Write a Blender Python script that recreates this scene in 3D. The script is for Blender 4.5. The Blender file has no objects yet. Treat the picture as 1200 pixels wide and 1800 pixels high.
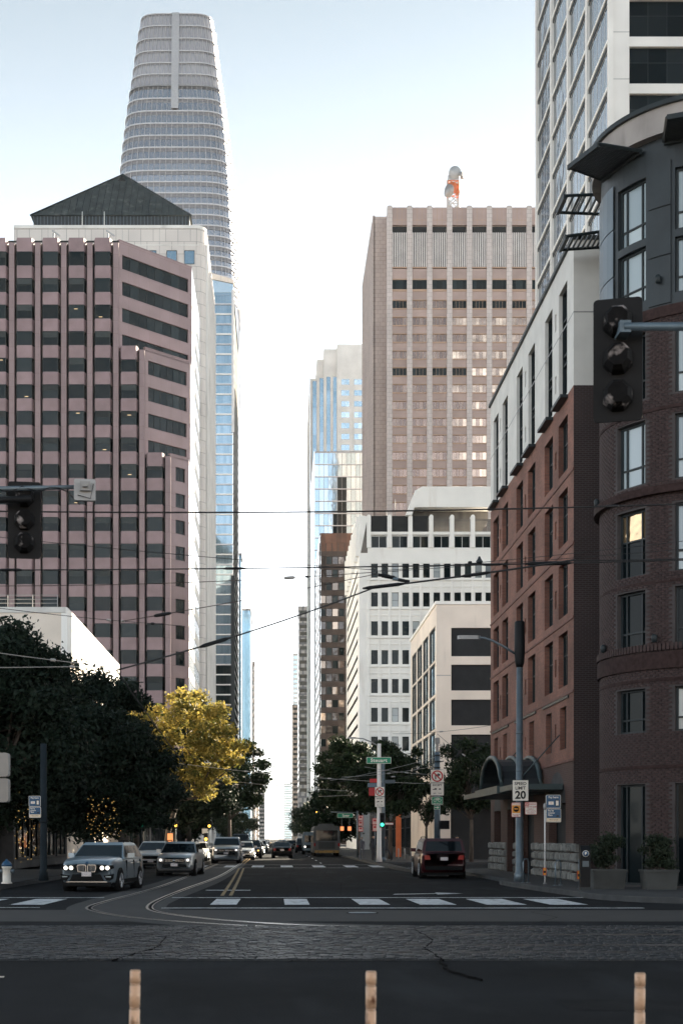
import bpy, math, random
import numpy as np
from mathutils import Vector, Matrix

# ------------------------------------------------------------------ camera, sky, sun, exposure
S = bpy.context.scene
COL = S.collection
R = math.radians
random.seed(7)
F = 2500.0            # focal length in reference pixels (50 mm on a 36 mm tall frame, 1800 px)
EYE = 1.75
VX, VY = 487.0, 1474.0

cam = bpy.data.cameras.new('camera')
cam.sensor_fit = 'VERTICAL'; cam.sensor_height = 36.0; cam.sensor_width = 24.0
cam.lens = 50.0
cam.shift_x = (600 - VX) / 1800.0
cam.shift_y = (VY - 900) / 1800.0
cam.clip_start = 0.1; cam.clip_end = 20000
cam.dof.use_dof = True; cam.dof.focus_distance = 110.0; cam.dof.aperture_fstop = 3.5
cam_o = bpy.data.objects.new('camera', cam); COL.objects.link(cam_o)
cam_o.location = (0, 0, EYE); cam_o.rotation_euler = (R(90), 0, 0)
S.camera = cam_o

SUN_AZ, SUN_EL = 40.0, 28.0       # degrees right of the street axis, above the horizon
world = bpy.data.worlds.new('World'); S.world = world; world.use_nodes = True
wn = world.node_tree.nodes; wl = world.node_tree.links
wn.clear()
sky = wn.new('ShaderNodeTexSky'); sky.sky_type = 'NISHITA'; sky.sun_disc = False
sky.sun_elevation = R(SUN_EL); sky.sun_rotation = R(SUN_AZ)
sky.air_density = 1.0; sky.dust_density = 0.6; sky.ozone_density = 1.0
bg = wn.new('ShaderNodeBackground'); bg.inputs['Strength'].default_value = 0.15
wo = wn.new('ShaderNodeOutputWorld')
hsv = wn.new('ShaderNodeHueSaturation'); hsv.inputs['Saturation'].default_value = .42
gam = wn.new('ShaderNodeGamma'); gam.inputs['Gamma'].default_value = .56     # even, hazy summer sky ...
tc = wn.new('ShaderNodeTexCoord'); sx = wn.new('ShaderNodeSeparateXYZ'); rp = wn.new('ShaderNodeValToRGB')
rp.color_ramp.interpolation = 'B_SPLINE'                                      # ... brightening evenly all round towards the horizon
SKY_STOPS = [(0, 7.0), (.06, 6.2), (.14, 4.2), (.22, 1.8), (.30, .67), (.44, .405), (.60, .245), (1.0, .11)]
el_ = rp.color_ramp.elements
while len(el_) < len(SKY_STOPS): el_.new(.5)
for e_, (p_, v_) in zip(el_, SKY_STOPS): e_.position = p_; e_.color = (v_ * (1 - .14 * p_ - .55 * p_ ** 3), v_ * (1 - .22 * p_ ** 3), v_ * (1 + .10 * p_ ** 3), 1)
mul = wn.new('ShaderNodeMix'); mul.data_type = 'RGBA'; mul.blend_type = 'MULTIPLY'; mul.inputs[0].default_value = 1.0
wl.new(tc.outputs['Generated'], sx.inputs[0]); wl.new(sx.outputs['Z'], rp.inputs[0])
wl.new(sky.outputs[0], hsv.inputs['Color']); wl.new(hsv.outputs[0], gam.inputs['Color'])
wl.new(gam.outputs[0], mul.inputs[6]); wl.new(rp.outputs[0], mul.inputs[7])
wl.new(mul.outputs[2], bg.inputs['Color']); wl.new(bg.outputs[0], wo.inputs['Surface'])

sun = bpy.data.lights.new('sun', 'SUN'); sun.energy = 4.0; sun.angle = R(0.5); sun.color = (1.0, 0.86, 0.66)
sun_o = bpy.data.objects.new('sun', sun); COL.objects.link(sun_o)
sun_o.location = (80, 200, 200); sun_o.rotation_euler = (R(90 - SUN_EL), 0, R(180 - SUN_AZ))

S.view_settings.view_transform = 'Standard'; S.view_settings.look = 'None'
S.view_settings.exposure = 2.75; S.view_settings.gamma = 1.0
S.view_settings.use_curve_mapping = False
HAZE = .000022            # air density (1/m)
S.render.engine = 'CYCLES'
S.cycles.use_denoising = True
S.cycles.max_bounces = 6; S.cycles.diffuse_bounces = 3; S.cycles.glossy_bounces = 4
S.cycles.transmission_bounces = 3; S.cycles.volume_bounces = 1; S.cycles.transparent_max_bounces = 4

def wx(px, Y): return (px - VX) * Y / F
def wz(py, Y): return EYE + (VY - py) * Y / F

# ------------------------------------------------------------------ materials
def mat_new(name):
    m = bpy.data.materials.new(name); m.use_nodes = True
    nt = m.node_tree; b = nt.nodes['Principled BSDF']
    return m, nt, b

def _noise(nt, scale, detail=4, vec=None, stretch=None):
    n = nt.nodes.new('ShaderNodeTexNoise'); n.inputs['Scale'].default_value = scale; n.inputs['Detail'].default_value = detail
    if vec is None:
        g = nt.nodes.new('ShaderNodeNewGeometry'); vec = g.outputs['Position']
    if stretch:
        mp = nt.nodes.new('ShaderNodeMapping'); mp.inputs['Scale'].default_value = stretch
        nt.links.new(vec, mp.inputs['Vector']); vec = mp.outputs[0]
    nt.links.new(vec, n.inputs['Vector'])
    return n

def _mix(nt, fac, a, b, blend='MIX'):
    x = nt.nodes.new('ShaderNodeMix'); x.data_type = 'RGBA'; x.blend_type = blend
    for s, v in ((0, fac), (6, a), (7, b)):
        if hasattr(v, 'is_linked') or isinstance(v, bpy.types.NodeSocket): nt.links.new(v, x.inputs[s])
        elif s == 0: x.inputs[s].default_value = v
        else: x.inputs[s].default_value = (*v, 1)
    return x.outputs[2]

def _ramp(nt, src, p0, p1):
    r = nt.nodes.new('ShaderNodeMapRange'); r.inputs[1].default_value = p0; r.inputs[2].default_value = p1
    nt.links.new(src, r.inputs[0]); return r.outputs[0]

def pmat(name, col, rough=0.7, metal=0.0, var=0.25, scale=1.5, bump=0.0, bscale=20, spec=0.5, stretch=None, dirt=None, emit=None, estr=0, objvar=0.0):
    m, nt, b = mat_new(name)
    b.inputs['Roughness'].default_value = rough; b.inputs['Metallic'].default_value = metal
    b.inputs['Specular IOR Level'].default_value = spec
    out = None
    if var > 0:
        n = _noise(nt, scale, 5, stretch=stretch)
        lo = tuple(c * (1 - var) for c in col); hi = tuple(min(1, c * (1 + var * .6)) for c in col)
        out = _mix(nt, _ramp(nt, n.outputs['Fac'], .32, .68), lo, hi)
    if dirt:
        n2 = _noise(nt, dirt[1], 6, stretch=dirt[3] if len(dirt) > 3 else None)
        f = _ramp(nt, n2.outputs['Fac'], dirt[2], dirt[2] + .18)
        out = _mix(nt, f, out if out is not None else col, dirt[0])
    if objvar > 0:
        oi = nt.nodes.new('ShaderNodeObjectInfo')
        mr = nt.nodes.new('ShaderNodeMapRange'); mr.inputs[3].default_value = 1 - objvar; mr.inputs[4].default_value = 1 + objvar * .4
        nt.links.new(oi.outputs['Random'], mr.inputs[0])
        cc = nt.nodes.new('ShaderNodeCombineColor')
        for i in range(3): nt.links.new(mr.outputs[0], cc.inputs[i])
        out = _mix(nt, 1.0, out if out is not None else col, cc.outputs[0], 'MULTIPLY')
    if out is not None: nt.links.new(out, b.inputs['Base Color'])
    else: b.inputs['Base Color'].default_value = (*col, 1)
    if bump > 0:
        nb = _noise(nt, bscale, 6); bp = nt.nodes.new('ShaderNodeBump'); bp.inputs['Strength'].default_value = bump
        bp.inputs['Distance'].default_value = 0.02
        nt.links.new(nb.outputs['Fac'], bp.inputs['Height']); nt.links.new(bp.outputs[0], b.inputs['Normal'])
    if emit:
        b.inputs['Emission Color'].default_value = (*emit, 1); b.inputs['Emission Strength'].default_value = estr
    return m

def brickmat(name, c1, c2, mortar, bw, bh, ms, rough=0.85, stain=0.3, bump=0.4, sscale=.5):
    """Brick / panel joints laid out in wall coordinates (horizontal run, height)."""
    m, nt, b = mat_new(name)
    g = nt.nodes.new('ShaderNodeNewGeometry'); sp = nt.nodes.new('ShaderNodeSeparateXYZ'); nt.links.new(g.outputs['Position'], sp.inputs[0])
    ad = nt.nodes.new('ShaderNodeMath'); ad.operation = 'ADD'; nt.links.new(sp.outputs[0], ad.inputs[0]); nt.links.new(sp.outputs[1], ad.inputs[1])
    cb = nt.nodes.new('ShaderNodeCombineXYZ'); nt.links.new(ad.outputs[0], cb.inputs[0]); nt.links.new(sp.outputs[2], cb.inputs[1])
    t = nt.nodes.new('ShaderNodeTexBrick'); t.inputs['Scale'].default_value = 1.0
    t.inputs['Color1'].default_value = (*c1, 1); t.inputs['Color2'].default_value = (*c2, 1); t.inputs['Mortar'].default_value = (*mortar, 1)
    t.inputs['Mortar Size'].default_value = ms; t.inputs['Mortar Smooth'].default_value = .2; t.inputs['Bias'].default_value = 0
    t.inputs['Brick Width'].default_value = bw; t.inputs['Row Height'].default_value = bh
    nt.links.new(cb.outputs[0], t.inputs['Vector'])
    n = _noise(nt, sscale, 6)
    st = _mix(nt, _ramp(nt, n.outputs['Fac'], .3, .7), (1 - stain,) * 3, (1, 1, 1))
    o = _mix(nt, 1.0, t.outputs['Color'], st, 'MULTIPLY')
    nt.links.new(o, b.inputs['Base Color']); b.inputs['Roughness'].default_value = rough
    bp = nt.nodes.new('ShaderNodeBump'); bp.inputs['Strength'].default_value = bump; bp.inputs['Distance'].default_value = 0.01; bp.invert = True
    nt.links.new(t.outputs['Fac'], bp.inputs['Height']); nt.links.new(bp.outputs[0], b.inputs['Normal'])
    return m

def glassmat(name, dark, light=None, metal=0.0, rough=0.05, ior=1.7, wob=0.03, wscale=.35, thr=.6, spec=.5):
    """Window glass: reflective pane over a dim room; a share of panes (per object) have blinds drawn."""
    m, nt, b = mat_new(name)
    b.inputs['Roughness'].default_value = rough; b.inputs['Metallic'].default_value = metal; b.inputs['IOR'].default_value = ior; b.inputs['Specular IOR Level'].default_value = spec
    if light:
        oi = nt.nodes.new('ShaderNodeObjectInfo')
        o = _mix(nt, _ramp(nt, oi.outputs['Random'], thr, 1.0), dark, light)
        nt.links.new(o, b.inputs['Base Color'])
    else: b.inputs['Base Color'].default_value = (*dark, 1)
    if wob > 0:
        n = _noise(nt, wscale, 2); bp = nt.nodes.new('ShaderNodeBump'); bp.inputs['Strength'].default_value = wob; bp.inputs['Distance'].default_value = .5
        nt.links.new(n.outputs['Fac'], bp.inputs['Height']); nt.links.new(bp.outputs[0], b.inputs['Normal'])
    return m

def lightmat(name, col, strength):
    m, nt, b = mat_new(name); b.inputs['Base Color'].default_value = (*[c * .3 for c in col], 1)
    b.inputs['Emission Color'].default_value = (*col, 1); b.inputs['Emission Strength'].default_value = strength
    return m

def leafmat(name, c0, c1, trans=.35):
    m = bpy.data.materials.new(name); m.use_nodes = True; nt = m.node_tree
    b = nt.nodes['Principled BSDF']; out = nt.nodes['Material Output']
    n = _noise(nt, 1.1, 3); n2 = _noise(nt, 14, 2)
    f = nt.nodes.new('ShaderNodeMath'); f.operation = 'ADD'; f.inputs[1].default_value = 0
    a = nt.nodes.new('ShaderNodeMath'); a.operation = 'MULTIPLY_ADD'; a.inputs[1].default_value = .5
    nt.links.new(n.outputs['Fac'], a.inputs[0]); h = nt.nodes.new('ShaderNodeMath'); h.operation = 'MULTIPLY'; h.inputs[1].default_value = .5
    nt.links.new(n2.outputs['Fac'], h.inputs[0]); nt.links.new(h.outputs[0], a.inputs[2])
    c = _mix(nt, _ramp(nt, a.outputs[0], .42, .66), c0, c1)
    nt.links.new(c, b.inputs['Base Color']); b.inputs['Roughness'].default_value = .6; b.inputs['Specular IOR Level'].default_value = .2
    tr = nt.nodes.new('ShaderNodeBsdfTranslucent'); nt.links.new(c, tr.inputs['Color'])
    mx = nt.nodes.new('ShaderNodeMixShader'); mx.inputs[0].default_value = trans
    nt.links.new(b.outputs[0], mx.inputs[1]); nt.links.new(tr.outputs[0], mx.inputs[2]); nt.links.new(mx.outputs[0], out.inputs['Surface'])
    return m

M = {}
M['asphalt'] = pmat('asphalt', (.0115, .0135, .0165), .92, var=.4, scale=.35, bump=.6, bscale=45, dirt=((.021, .0245, .029), .55, .52, (1.6, .35, 1)), spec=.10)
M['road_concrete'] = pmat('road_concrete', (.019, .0205, .023), .85, var=.25, scale=.5, bump=.3, bscale=50)
M['cobble'] = pmat('cobble', (.026, .030, .036), .42, var=.5, scale=5, bump=.5, bscale=40, spec=.4)
M['patch'] = pmat('patch', (.019, .020, .022), .95, var=.3, scale=2, bump=.4, bscale=80, spec=.07)
M['joint_dark'] = pmat('joint_dark', (.02, .02, .022), .9, var=.2)
M['sidewalk'] = brickmat('sidewalk', (.028, .031, .035), (.035, .037, .041), (.018, .018, .019), 1.5, 1.5, .02, .8, .35, .2, .8)
M['kerb'] = pmat('kerb', (.05, .055, .06), .8, var=.3, scale=2, bump=.2)
M['roadpaint'] = pmat('roadpaint', (.60, .62, .64), .7, var=.2, scale=3, dirt=((.10, .105, .11), 3.5, .53))
M['yellowpaint'] = pmat('yellowpaint', (.30, .19, .05), .7, var=.3, scale=3, dirt=((.03, .03, .03), 3.0, .47))
M['rail'] = pmat('rail', (.75, .70, .66), .28, metal=1.0, var=.15, scale=2)
M['oldrail'] = pmat('oldrail', (.11, .11, .115), .5, metal=.6, var=.5, scale=.8, spec=.2)
M['tar'] = pmat('tar', (.008, .008, .009), .95, var=.2, spec=.05)
M['ground'] = pmat('ground', (.09, .09, .09), .9, var=.3, scale=.05)
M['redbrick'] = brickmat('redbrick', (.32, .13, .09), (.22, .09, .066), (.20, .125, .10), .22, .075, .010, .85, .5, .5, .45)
M['redbrick_shaded'] = brickmat('redbrick_shaded', (.10, .05, .04), (.08, .04, .033), (.10, .07, .06), .22, .075, .010, .85, .35, .5, .35)  # red brick darkened to paint the shade on the hotel's ground floor
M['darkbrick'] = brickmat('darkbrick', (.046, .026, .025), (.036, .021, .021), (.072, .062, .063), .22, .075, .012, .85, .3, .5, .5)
M['brickpiece'] = pmat('brickpiece', (.046, .026, .025), .85, var=.45, scale=9, bump=.2, bscale=60)
M['mortar'] = pmat('mortar', (.066, .058, .059), .95, var=.25, scale=1.2)
M['stringcourse'] = pmat('stringcourse', (.16, .075, .06), .85, var=.3, scale=1.5)
M['stucco'] = pmat('stucco', (.66, .65, .62), .85, var=.10, scale=.8, dirt=((.56, .54, .51), 1.2, .58, (1, 1, .15)))
M['whitewall'] = pmat('whitewall', (.88, .865, .83), .8, var=.06, scale=.3, dirt=((.66, .62, .57), .5, .60, (1, 1, .2)))
M['whitetrim'] = pmat('whitetrim', (.86, .84, .80), .8, var=.08, scale=.6)
M['beige'] = pmat('beige', (.80, .71, .62), .8, var=.10, scale=.4, dirt=((.52, .46, .40), .9, .6, (1, 1, .15)))
M['granite'] = brickmat('granite', (.52, .43, .395), (.465, .385, .355), (.26, .20, .18), 1.3, .98, .03, .7, .22, .2, .12)
M['granite_pier'] = brickmat('granite_pier', (.61, .54, .515), (.56, .495, .47), (.31, .26, .24), 1.3, .98, .03, .7, .18, .2, .12)
M['granite_panel'] = pmat('granite_panel', (.41, .305, .275), .7, var=.14, scale=.25, objvar=.12)
M['granite_trim'] = pmat('granite_trim', (.42, .28, .20), .7, var=.12, scale=.4)
M['mauve'] = pmat('mauve', (.29, .205, .215), .65, var=.16, scale=.5, objvar=.10, bump=.1)
M['mauve_pier'] = brickmat('mauve_pier', (.325, .24, .248), (.30, .22, .228), (.24, .16, .17), 3.0, 2.07, .03, .65, .2, .2, .3)
M['brownpanel'] = pmat('brownpanel', (.032, .024, .022), .5, var=.3, scale=.3, objvar=.3)
M['rustpanel'] = pmat('rustpanel', (.10, .052, .036), .6, var=.35, scale=.3, objvar=.4)
M['greystone'] = brickmat('greystone', (.72, .67, .63), (.66, .61, .58), (.36, .33, .32), 2.4, 2.4, .05, .8, .15, .15, .1)
M['palestone'] = pmat('palestone', (.76, .74, .71), .8, var=.12, scale=.2, dirt=((.5, .48, .46), .3, .58, (1, 1, .15)))
M['roofmetal'] = pmat('roofmetal', (.055, .065, .065), .6, metal=.2, var=.4, scale=.5, stretch=(1, 1, .1), dirt=((.13, .14, .13), .35, .56, (2, 2, .15)), spec=.3)
M['darkmetal'] = pmat('darkmetal', (.022, .029, .034), .5, metal=.3, var=.25, scale=.8)
M['bluemetal'] = pmat('bluemetal', (.09, .12, .145), .4, metal=.4, var=.2, scale=.6)
M['concrete_band'] = pmat('concrete_band', (.33, .30, .285), .85, var=.2, scale=.8, dirt=((.19, .175, .165), 1.6, .55, (1, 1, .12)))
M['frame_dark'] = pmat('frame_dark', (.016, .023, .027), .5, var=.2, scale=2, spec=.3)
M['frame_grey'] = pmat('frame_grey', (.30, .30, .30), .5, metal=.3, var=.15)
M['frame_white'] = pmat('frame_white', (.62, .62, .62), .5, var=.1)
M['louver'] = pmat('louver', (.70, .65, .63), .6, var=.12, scale=.5)
M['slat_brown'] = pmat('slat_brown', (.15, .135, .12), .7, var=.35, scale=1.0, stretch=(1, 1, .2))
M['interior'] = pmat('interior', (.02, .022, .024), .9, var=.2)
M['g_dark'] = glassmat('g_dark', (.003, .009, .011), (.022, .034, .038), ior=1.45, wob=.03, spec=.2, thr=.5)
M['g_hotel'] = glassmat('g_hotel', (.004, .008, .010), (.018, .025, .028), ior=1.45, wob=.04, thr=.6, spec=.13)
M['g_office'] = glassmat('g_office', (.005, .008, .010), (.11, .12, .12), ior=1.5, wob=.25, wscale=.4, thr=.35, spec=.5)
M['g_warm_reflection'] = glassmat('g_warm_reflection', (.62, .44, .26), metal=.8, rough=.08, wob=.3, wscale=1.2)  # golden reflection painted as a tint on one window's upper panes
M['g_pale'] = glassmat('g_pale', (.30, .37, .41), (.52, .60, .63), ior=1.6, wob=.02, thr=.2)
M['g_blind'] = glassmat('g_blind', (.16, .19, .21), (.45, .50, .52), ior=1.6, wob=.02, thr=.3)
M['g_bronze'] = glassmat('g_bronze', (.17, .125, .11), (.26, .19, .16), metal=.8, rough=.10, wob=.12, wscale=.15, thr=.2)
M['g_gold_reflection'] = glassmat('g_gold_reflection', (.32, .24, .20), (.75, .58, .45), metal=.85, rough=.08, wob=.25, wscale=.25, thr=.4)  # bright warm reflection in the granite tower's right-hand columns, put into the tint
M['g_brown'] = glassmat('g_brown', (.07, .065, .065), (.42, .34, .28), metal=.7, rough=.08, wob=.2, wscale=.2, thr=.62)
M['g_blue'] = glassmat('g_blue', (.17, .255, .32), (.24, .33, .40), metal=.8, rough=.06, wob=.05, thr=.2, wscale=.2)
M['g_sky'] = glassmat('g_sky', (.28, .38, .45), (.44, .53, .59), metal=.85, rough=.07, wob=.05, thr=.3)
M['g_white'] = glassmat('g_white', (.80, .82, .84), metal=.85, rough=.15, wob=.04)
M['g_tower'] = glassmat('g_tower', (.33, .35, .40), (.43, .46, .52), metal=.75, rough=.12, wob=.05, thr=.0)
M['g_tower_top'] = glassmat('g_tower_top', (.42, .40, .42), (.52, .50, .52), metal=.5, rough=.25, wob=.06, thr=.0)
M['g_street'] = glassmat('g_street', (.10, .13, .16), (.20, .24, .28), metal=.6, rough=.04, wob=.05, thr=.3)
M['fin'] = pmat('fin', (.50, .49, .50), .4, metal=.5, var=.1)
M['fin_dark'] = pmat('fin_dark', (.19, .185, .195), .4, metal=.5, var=.15)
M['blindcloth'] = pmat('blindcloth', (.035, .045, .047), .8, var=.15, objvar=.5, scale=3)
M['bark'] = pmat('bark', (.075, .06, .048), .9, var=.4, scale=6, bump=.6, bscale=15, stretch=(1, 1, .25))
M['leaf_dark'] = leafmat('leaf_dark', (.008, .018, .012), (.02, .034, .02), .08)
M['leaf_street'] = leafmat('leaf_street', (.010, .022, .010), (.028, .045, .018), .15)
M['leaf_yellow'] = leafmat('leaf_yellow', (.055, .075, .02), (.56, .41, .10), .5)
M['plantleaf'] = leafmat('plantleaf', (.02, .032, .02), (.035, .05, .03), .2)
M['galv'] = pmat('galv', (.15, .19, .22), .45, metal=.5, var=.2, scale=3)
M['poledark'] = pmat('poledark', (.018, .026, .033), .75, metal=0, var=.2, scale=3, spec=.1)
M['poleblue'] = pmat('poleblue', (.12, .17, .21), .45, metal=.4, var=.2, scale=3)
M['blackpaint'] = pmat('blackpaint', (.008, .009, .011), .55, var=.2, spec=.2)
M['peel'] = pmat('peel', (.009, .009, .010), .8, var=.3, scale=8, dirt=((.50, .45, .44), 5.0, .585), bump=.3, spec=.1)
M['brickdark'] = pmat('brickdark', (.040, .024, .023), .9, var=.4, scale=7, bump=.4, bscale=50, spec=.2)
M['wire'] = pmat('wire', (.02, .02, .022), .5, metal=.3, var=0)
M['wire_copper'] = pmat('wire_copper', (.05, .035, .03), .45, metal=.5, var=0)
M['insul'] = pmat('insul', (.35, .34, .33), .5, var=.2)
M['s_white'] = pmat('s_white', (.80, .76, .68), .5, var=.06)
M['s_black'] = pmat('s_black', (.01, .01, .01), .5, var=0)
M['s_red'] = pmat('s_red', (.50, .03, .03), .5, var=.05)
M['s_green'] = pmat('s_green', (.01, .25, .13), .45, var=.05)
M['s_blue'] = pmat('s_blue', (.02, .08, .17), .45, var=.05)
M['s_orange'] = pmat('s_orange', (.75, .30, .03), .5, var=.05)
M['s_pink'] = pmat('s_pink', (.70, .46, .40), .5, var=.05)
M['s_cream'] = pmat('s_cream', (.75, .62, .45), .5, var=.05)
M['stoneblock'] = pmat('stoneblock', (.22, .225, .215), .9, var=.35, scale=3, bump=.8, bscale=12, objvar=.25)
M['planter'] = pmat('planter', (.055, .06, .06), .85, var=.25, scale=2)
M['postwrap'] = pmat('postwrap', (.76, .53, .38), .55, var=.15, scale=9, dirt=((.15, .06, .03), 14, .54, (1, 1, .8)))
M['postplastic'] = pmat('postplastic', (.50, .33, .23), .5, var=.15, scale=20)
M['busgrey'] = pmat('busgrey', (.075, .085, .095), .6, var=.15, spec=.2)
M['tyre'] = pmat('tyre', (.010, .010, .011), .9, var=.1, spec=.1)
M['rim'] = pmat('rim', (.30, .31, .33), .35, metal=.8, var=0)
M['carglass'] = pmat('carglass', (.006, .010, .013), .04, var=0, spec=.5)
M['chrome'] = pmat('chrome', (.55, .57, .6), .18, metal=1, var=0)
M['trimblack'] = pmat('trimblack', (.008, .009, .010), .7, var=0, spec=.12)
M['plate'] = pmat('plate', (.62, .58, .58), .5, var=.1, scale=30, dirt=((.14, .14, .30), 40, .55))
M['headlamp'] = lightmat('headlamp', (1.0, .93, .8), .55)
M['lampglow'] = lightmat('lampglow', (1.0, .62, .25), 4)
M['lens'] = pmat('lens', (.35, .38, .42), .15, metal=.5, var=0)
M['taillight'] = pmat('taillight', (.14, .006, .008), .2, var=0, emit=(1, .03, .03), estr=.008)
M['l_green'] = lightmat('l_green', (.05, 1.0, .55), .5)
M['l_red'] = lightmat('l_red', (1.0, .16, .05), 3)
M['l_amber'] = lightmat('l_amber', (1.0, .45, .06), .8)
M['l_fairy'] = lightmat('l_fairy', (1.0, .62, .18), .35)
M['l_sign'] = lightmat('l_sign', (1.0, .35, .12), .18)
M['l_room'] = lightmat('l_room', (1.0, .70, .38), .25)
M['tower_orange'] = pmat('tower_orange', (.60, .16, .06), .6, var=.15)
M['tower_white'] = pmat('tower_white', (.40, .41, .42), .6, var=.08)
M['cloth'] = pmat('cloth', (.03, .032, .04), .9, var=.3, scale=5)
M['cloth2'] = pmat('cloth2', (.10, .10, .12), .9, var=.3, scale=5)
M['skin'] = pmat('skin', (.45, .28, .2), .6, var=0)
M['hair'] = pmat('hair', (.03, .02, .015), .8, var=0)
M['canopy'] = pmat('canopy', (.05, .075, .08), .5, metal=.3, var=.2)
M['darkwall'] = pmat('darkwall', (.05, .05, .052), .85, var=.3)
M['greenlamp'] = pmat('greenlamp', (.2, .22, .2), .5)
M['far_tan'] = brickmat('far_tan', (.46, .36, .28), (.42, .33, .26), (.20, .16, .14), 3, 3.6, .5, .85, .2, .1, .05)
M['far_grey'] = brickmat('far_grey', (.38, .36, .34), (.33, .31, .30), (.13, .13, .14), 3, 3.6, .6, .85, .2, .1, .05)
M['far_blue'] = glassmat('far_blue', (.33, .47, .56), metal=.8, rough=.1, wob=.05)

def paint(name, col, metal=.3, rough=.3):
    m, nt, b = mat_new(name)
    b.inputs['Base Color'].default_value = (*col, 1); b.inputs['Metallic'].default_value = metal; b.inputs['Roughness'].default_value = rough
    b.inputs['Coat Weight'].default_value = .6; b.inputs['Coat Roughness'].default_value = .06
    n = _noise(nt, 300, 2); bp = nt.nodes.new('ShaderNodeBump'); bp.inputs['Strength'].default_value = .03
    nt.links.new(n.outputs['Fac'], bp.inputs['Height']); nt.links.new(bp.outputs[0], b.inputs['Normal'])
    return m

# ------------------------------------------------------------------ mesh helpers
ident = lambda x, y, z: (x, y, z)
uvw = lambda u, v, w: (u, -w, v)

class MB:
    def __init__(s): s.v = []; s.f = []; s.mi = []; s.mats = []; s.sm = []
    def m(s, mat):
        if mat not in s.mats: s.mats.append(mat)
        return s.mats.index(mat)
    def add(s, vs, fs, mat, xf=ident, smooth=False):
        o = len(s.v); s.v += [xf(*p) for p in vs]; k = s.m(mat)
        for f in fs: s.f.append([i + o for i in f]); s.mi.append(k); s.sm.append(smooth)
        return s
    def box(s, x0, x1, y0, y1, z0, z1, mat, xf=ident):
        return s.add([(x0, y0, z0), (x1, y0, z0), (x1, y1, z0), (x0, y1, z0), (x0, y0, z1), (x1, y0, z1), (x1, y1, z1), (x0, y1, z1)],
                     [(0, 3, 2, 1), (4, 5, 6, 7), (0, 1, 5, 4), (1, 2, 6, 5), (2, 3, 7, 6), (3, 0, 4, 7)], mat, xf)
    def quad(s, a, b, c, d, mat, xf=ident): return s.add([a, b, c, d], [(0, 1, 2, 3)], mat, xf)
    def prism(s, poly, z0, z1, mat, xf=ident, top=None):
        n = len(poly); vs = [(x, y, z0) for x, y in poly] + [(x, y, z1) for x, y in (top or poly)]
        fs = [tuple(range(n))[::-1], tuple(range(n, 2 * n))] + [(i, (i + 1) % n, n + (i + 1) % n, n + i) for i in range(n)]
        return s.add(vs, fs, mat, xf)
    def tube(s, pts, r, mat, n=8, xf=ident, caps=True, r2=None):
        pts = [Vector(p) for p in pts]; vs = []; fs = []; L = len(pts)
        for i, p in enumerate(pts):
            t = (pts[min(i + 1, L - 1)] - pts[max(i - 1, 0)]).normalized()
            a = Vector((0, 0, 1)) if abs(t.z) < .9 else Vector((1, 0, 0))
            e = t.cross(a).normalized(); g = t.cross(e).normalized()
            rr = r if r2 is None else r + (r2 - r) * i / (L - 1)
            if isinstance(r, (list, tuple)): rr = r[i]
            for k in range(n):
                th = 2 * math.pi * k / n; vs.append(tuple(p + (e * math.cos(th) + g * math.sin(th)) * rr))
        for i in range(L - 1):
            for k in range(n): fs.append((i * n + k, i * n + (k + 1) % n, (i + 1) * n + (k + 1) % n, (i + 1) * n + k))
        if caps: fs += [tuple(range(n))[::-1], tuple(range((L - 1) * n, L * n))]
        return s.add(vs, fs, mat, xf, smooth=n > 5)
    def cyl(s, c, r, z0, z1, mat, n=16, r2=None, xf=ident):
        return s.tube([(c[0], c[1], z0), (c[0], c[1], z1)], r, mat, n, xf, True, r2)
    def lathe(s, prof, mat, n=20, xf=ident):
        vs = []; fs = []
        for (r, z) in prof:
            for k in range(n): th = 2 * math.pi * k / n; vs.append((r * math.cos(th), r * math.sin(th), z))
        for i in range(len(prof) - 1):
            for k in range(n): fs.append((i * n + k, i * n + (k + 1) % n, (i + 1) * n + (k + 1) % n, (i + 1) * n + k))
        fs += [tuple(range(n))[::-1], tuple(range((len(prof) - 1) * n, len(prof) * n))]
        return s.add(vs, fs, mat, xf, smooth=True)
    def mesh(s, name):
        me = bpy.data.meshes.new(name); me.from_pydata(s.v, [], s.f)
        for mt in s.mats: me.materials.append(M[mt] if isinstance(mt, str) else mt)
        if len(s.mats) > 1: me.polygons.foreach_set('material_index', s.mi)
        if any(s.sm): me.polygons.foreach_set('use_smooth', s.sm)
        me.update(); return me
    def build(s, name, parent=None, loc=(0, 0, 0), rz=0):
        return obj(name, s.mesh(name), parent, loc, rz)

def obj(name, me, parent=None, loc=(0, 0, 0), rz=0, scale=None):
    o = bpy.data.objects.new(name, me); COL.objects.link(o); o.location = loc
    if rz: o.rotation_euler = (0, 0, rz)
    if scale: o.scale = scale
    if parent is not None: o.parent = parent
    return o
def thing(name, label, cat, loc=(0, 0, 0), rz=0, group=None):
    o = obj(name, None, None, loc, rz); o['label'] = label; o['category'] = cat
    if group: o['group'] = group
    return o
def tag(o, label, cat, group=None):
    o['label'] = label; o['category'] = cat
    if group: o['group'] = group
    return o
def struct(o): o['kind'] = 'structure'; return o
def stuff(o): o['kind'] = 'stuff'; return o
KIDS = {}
def copy_tree(o, parent=None):
    c = o.copy(); COL.objects.link(c)
    if parent is not None: c.parent = parent
    for ch in list(o.children): copy_tree(ch, c)
    return c

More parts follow.
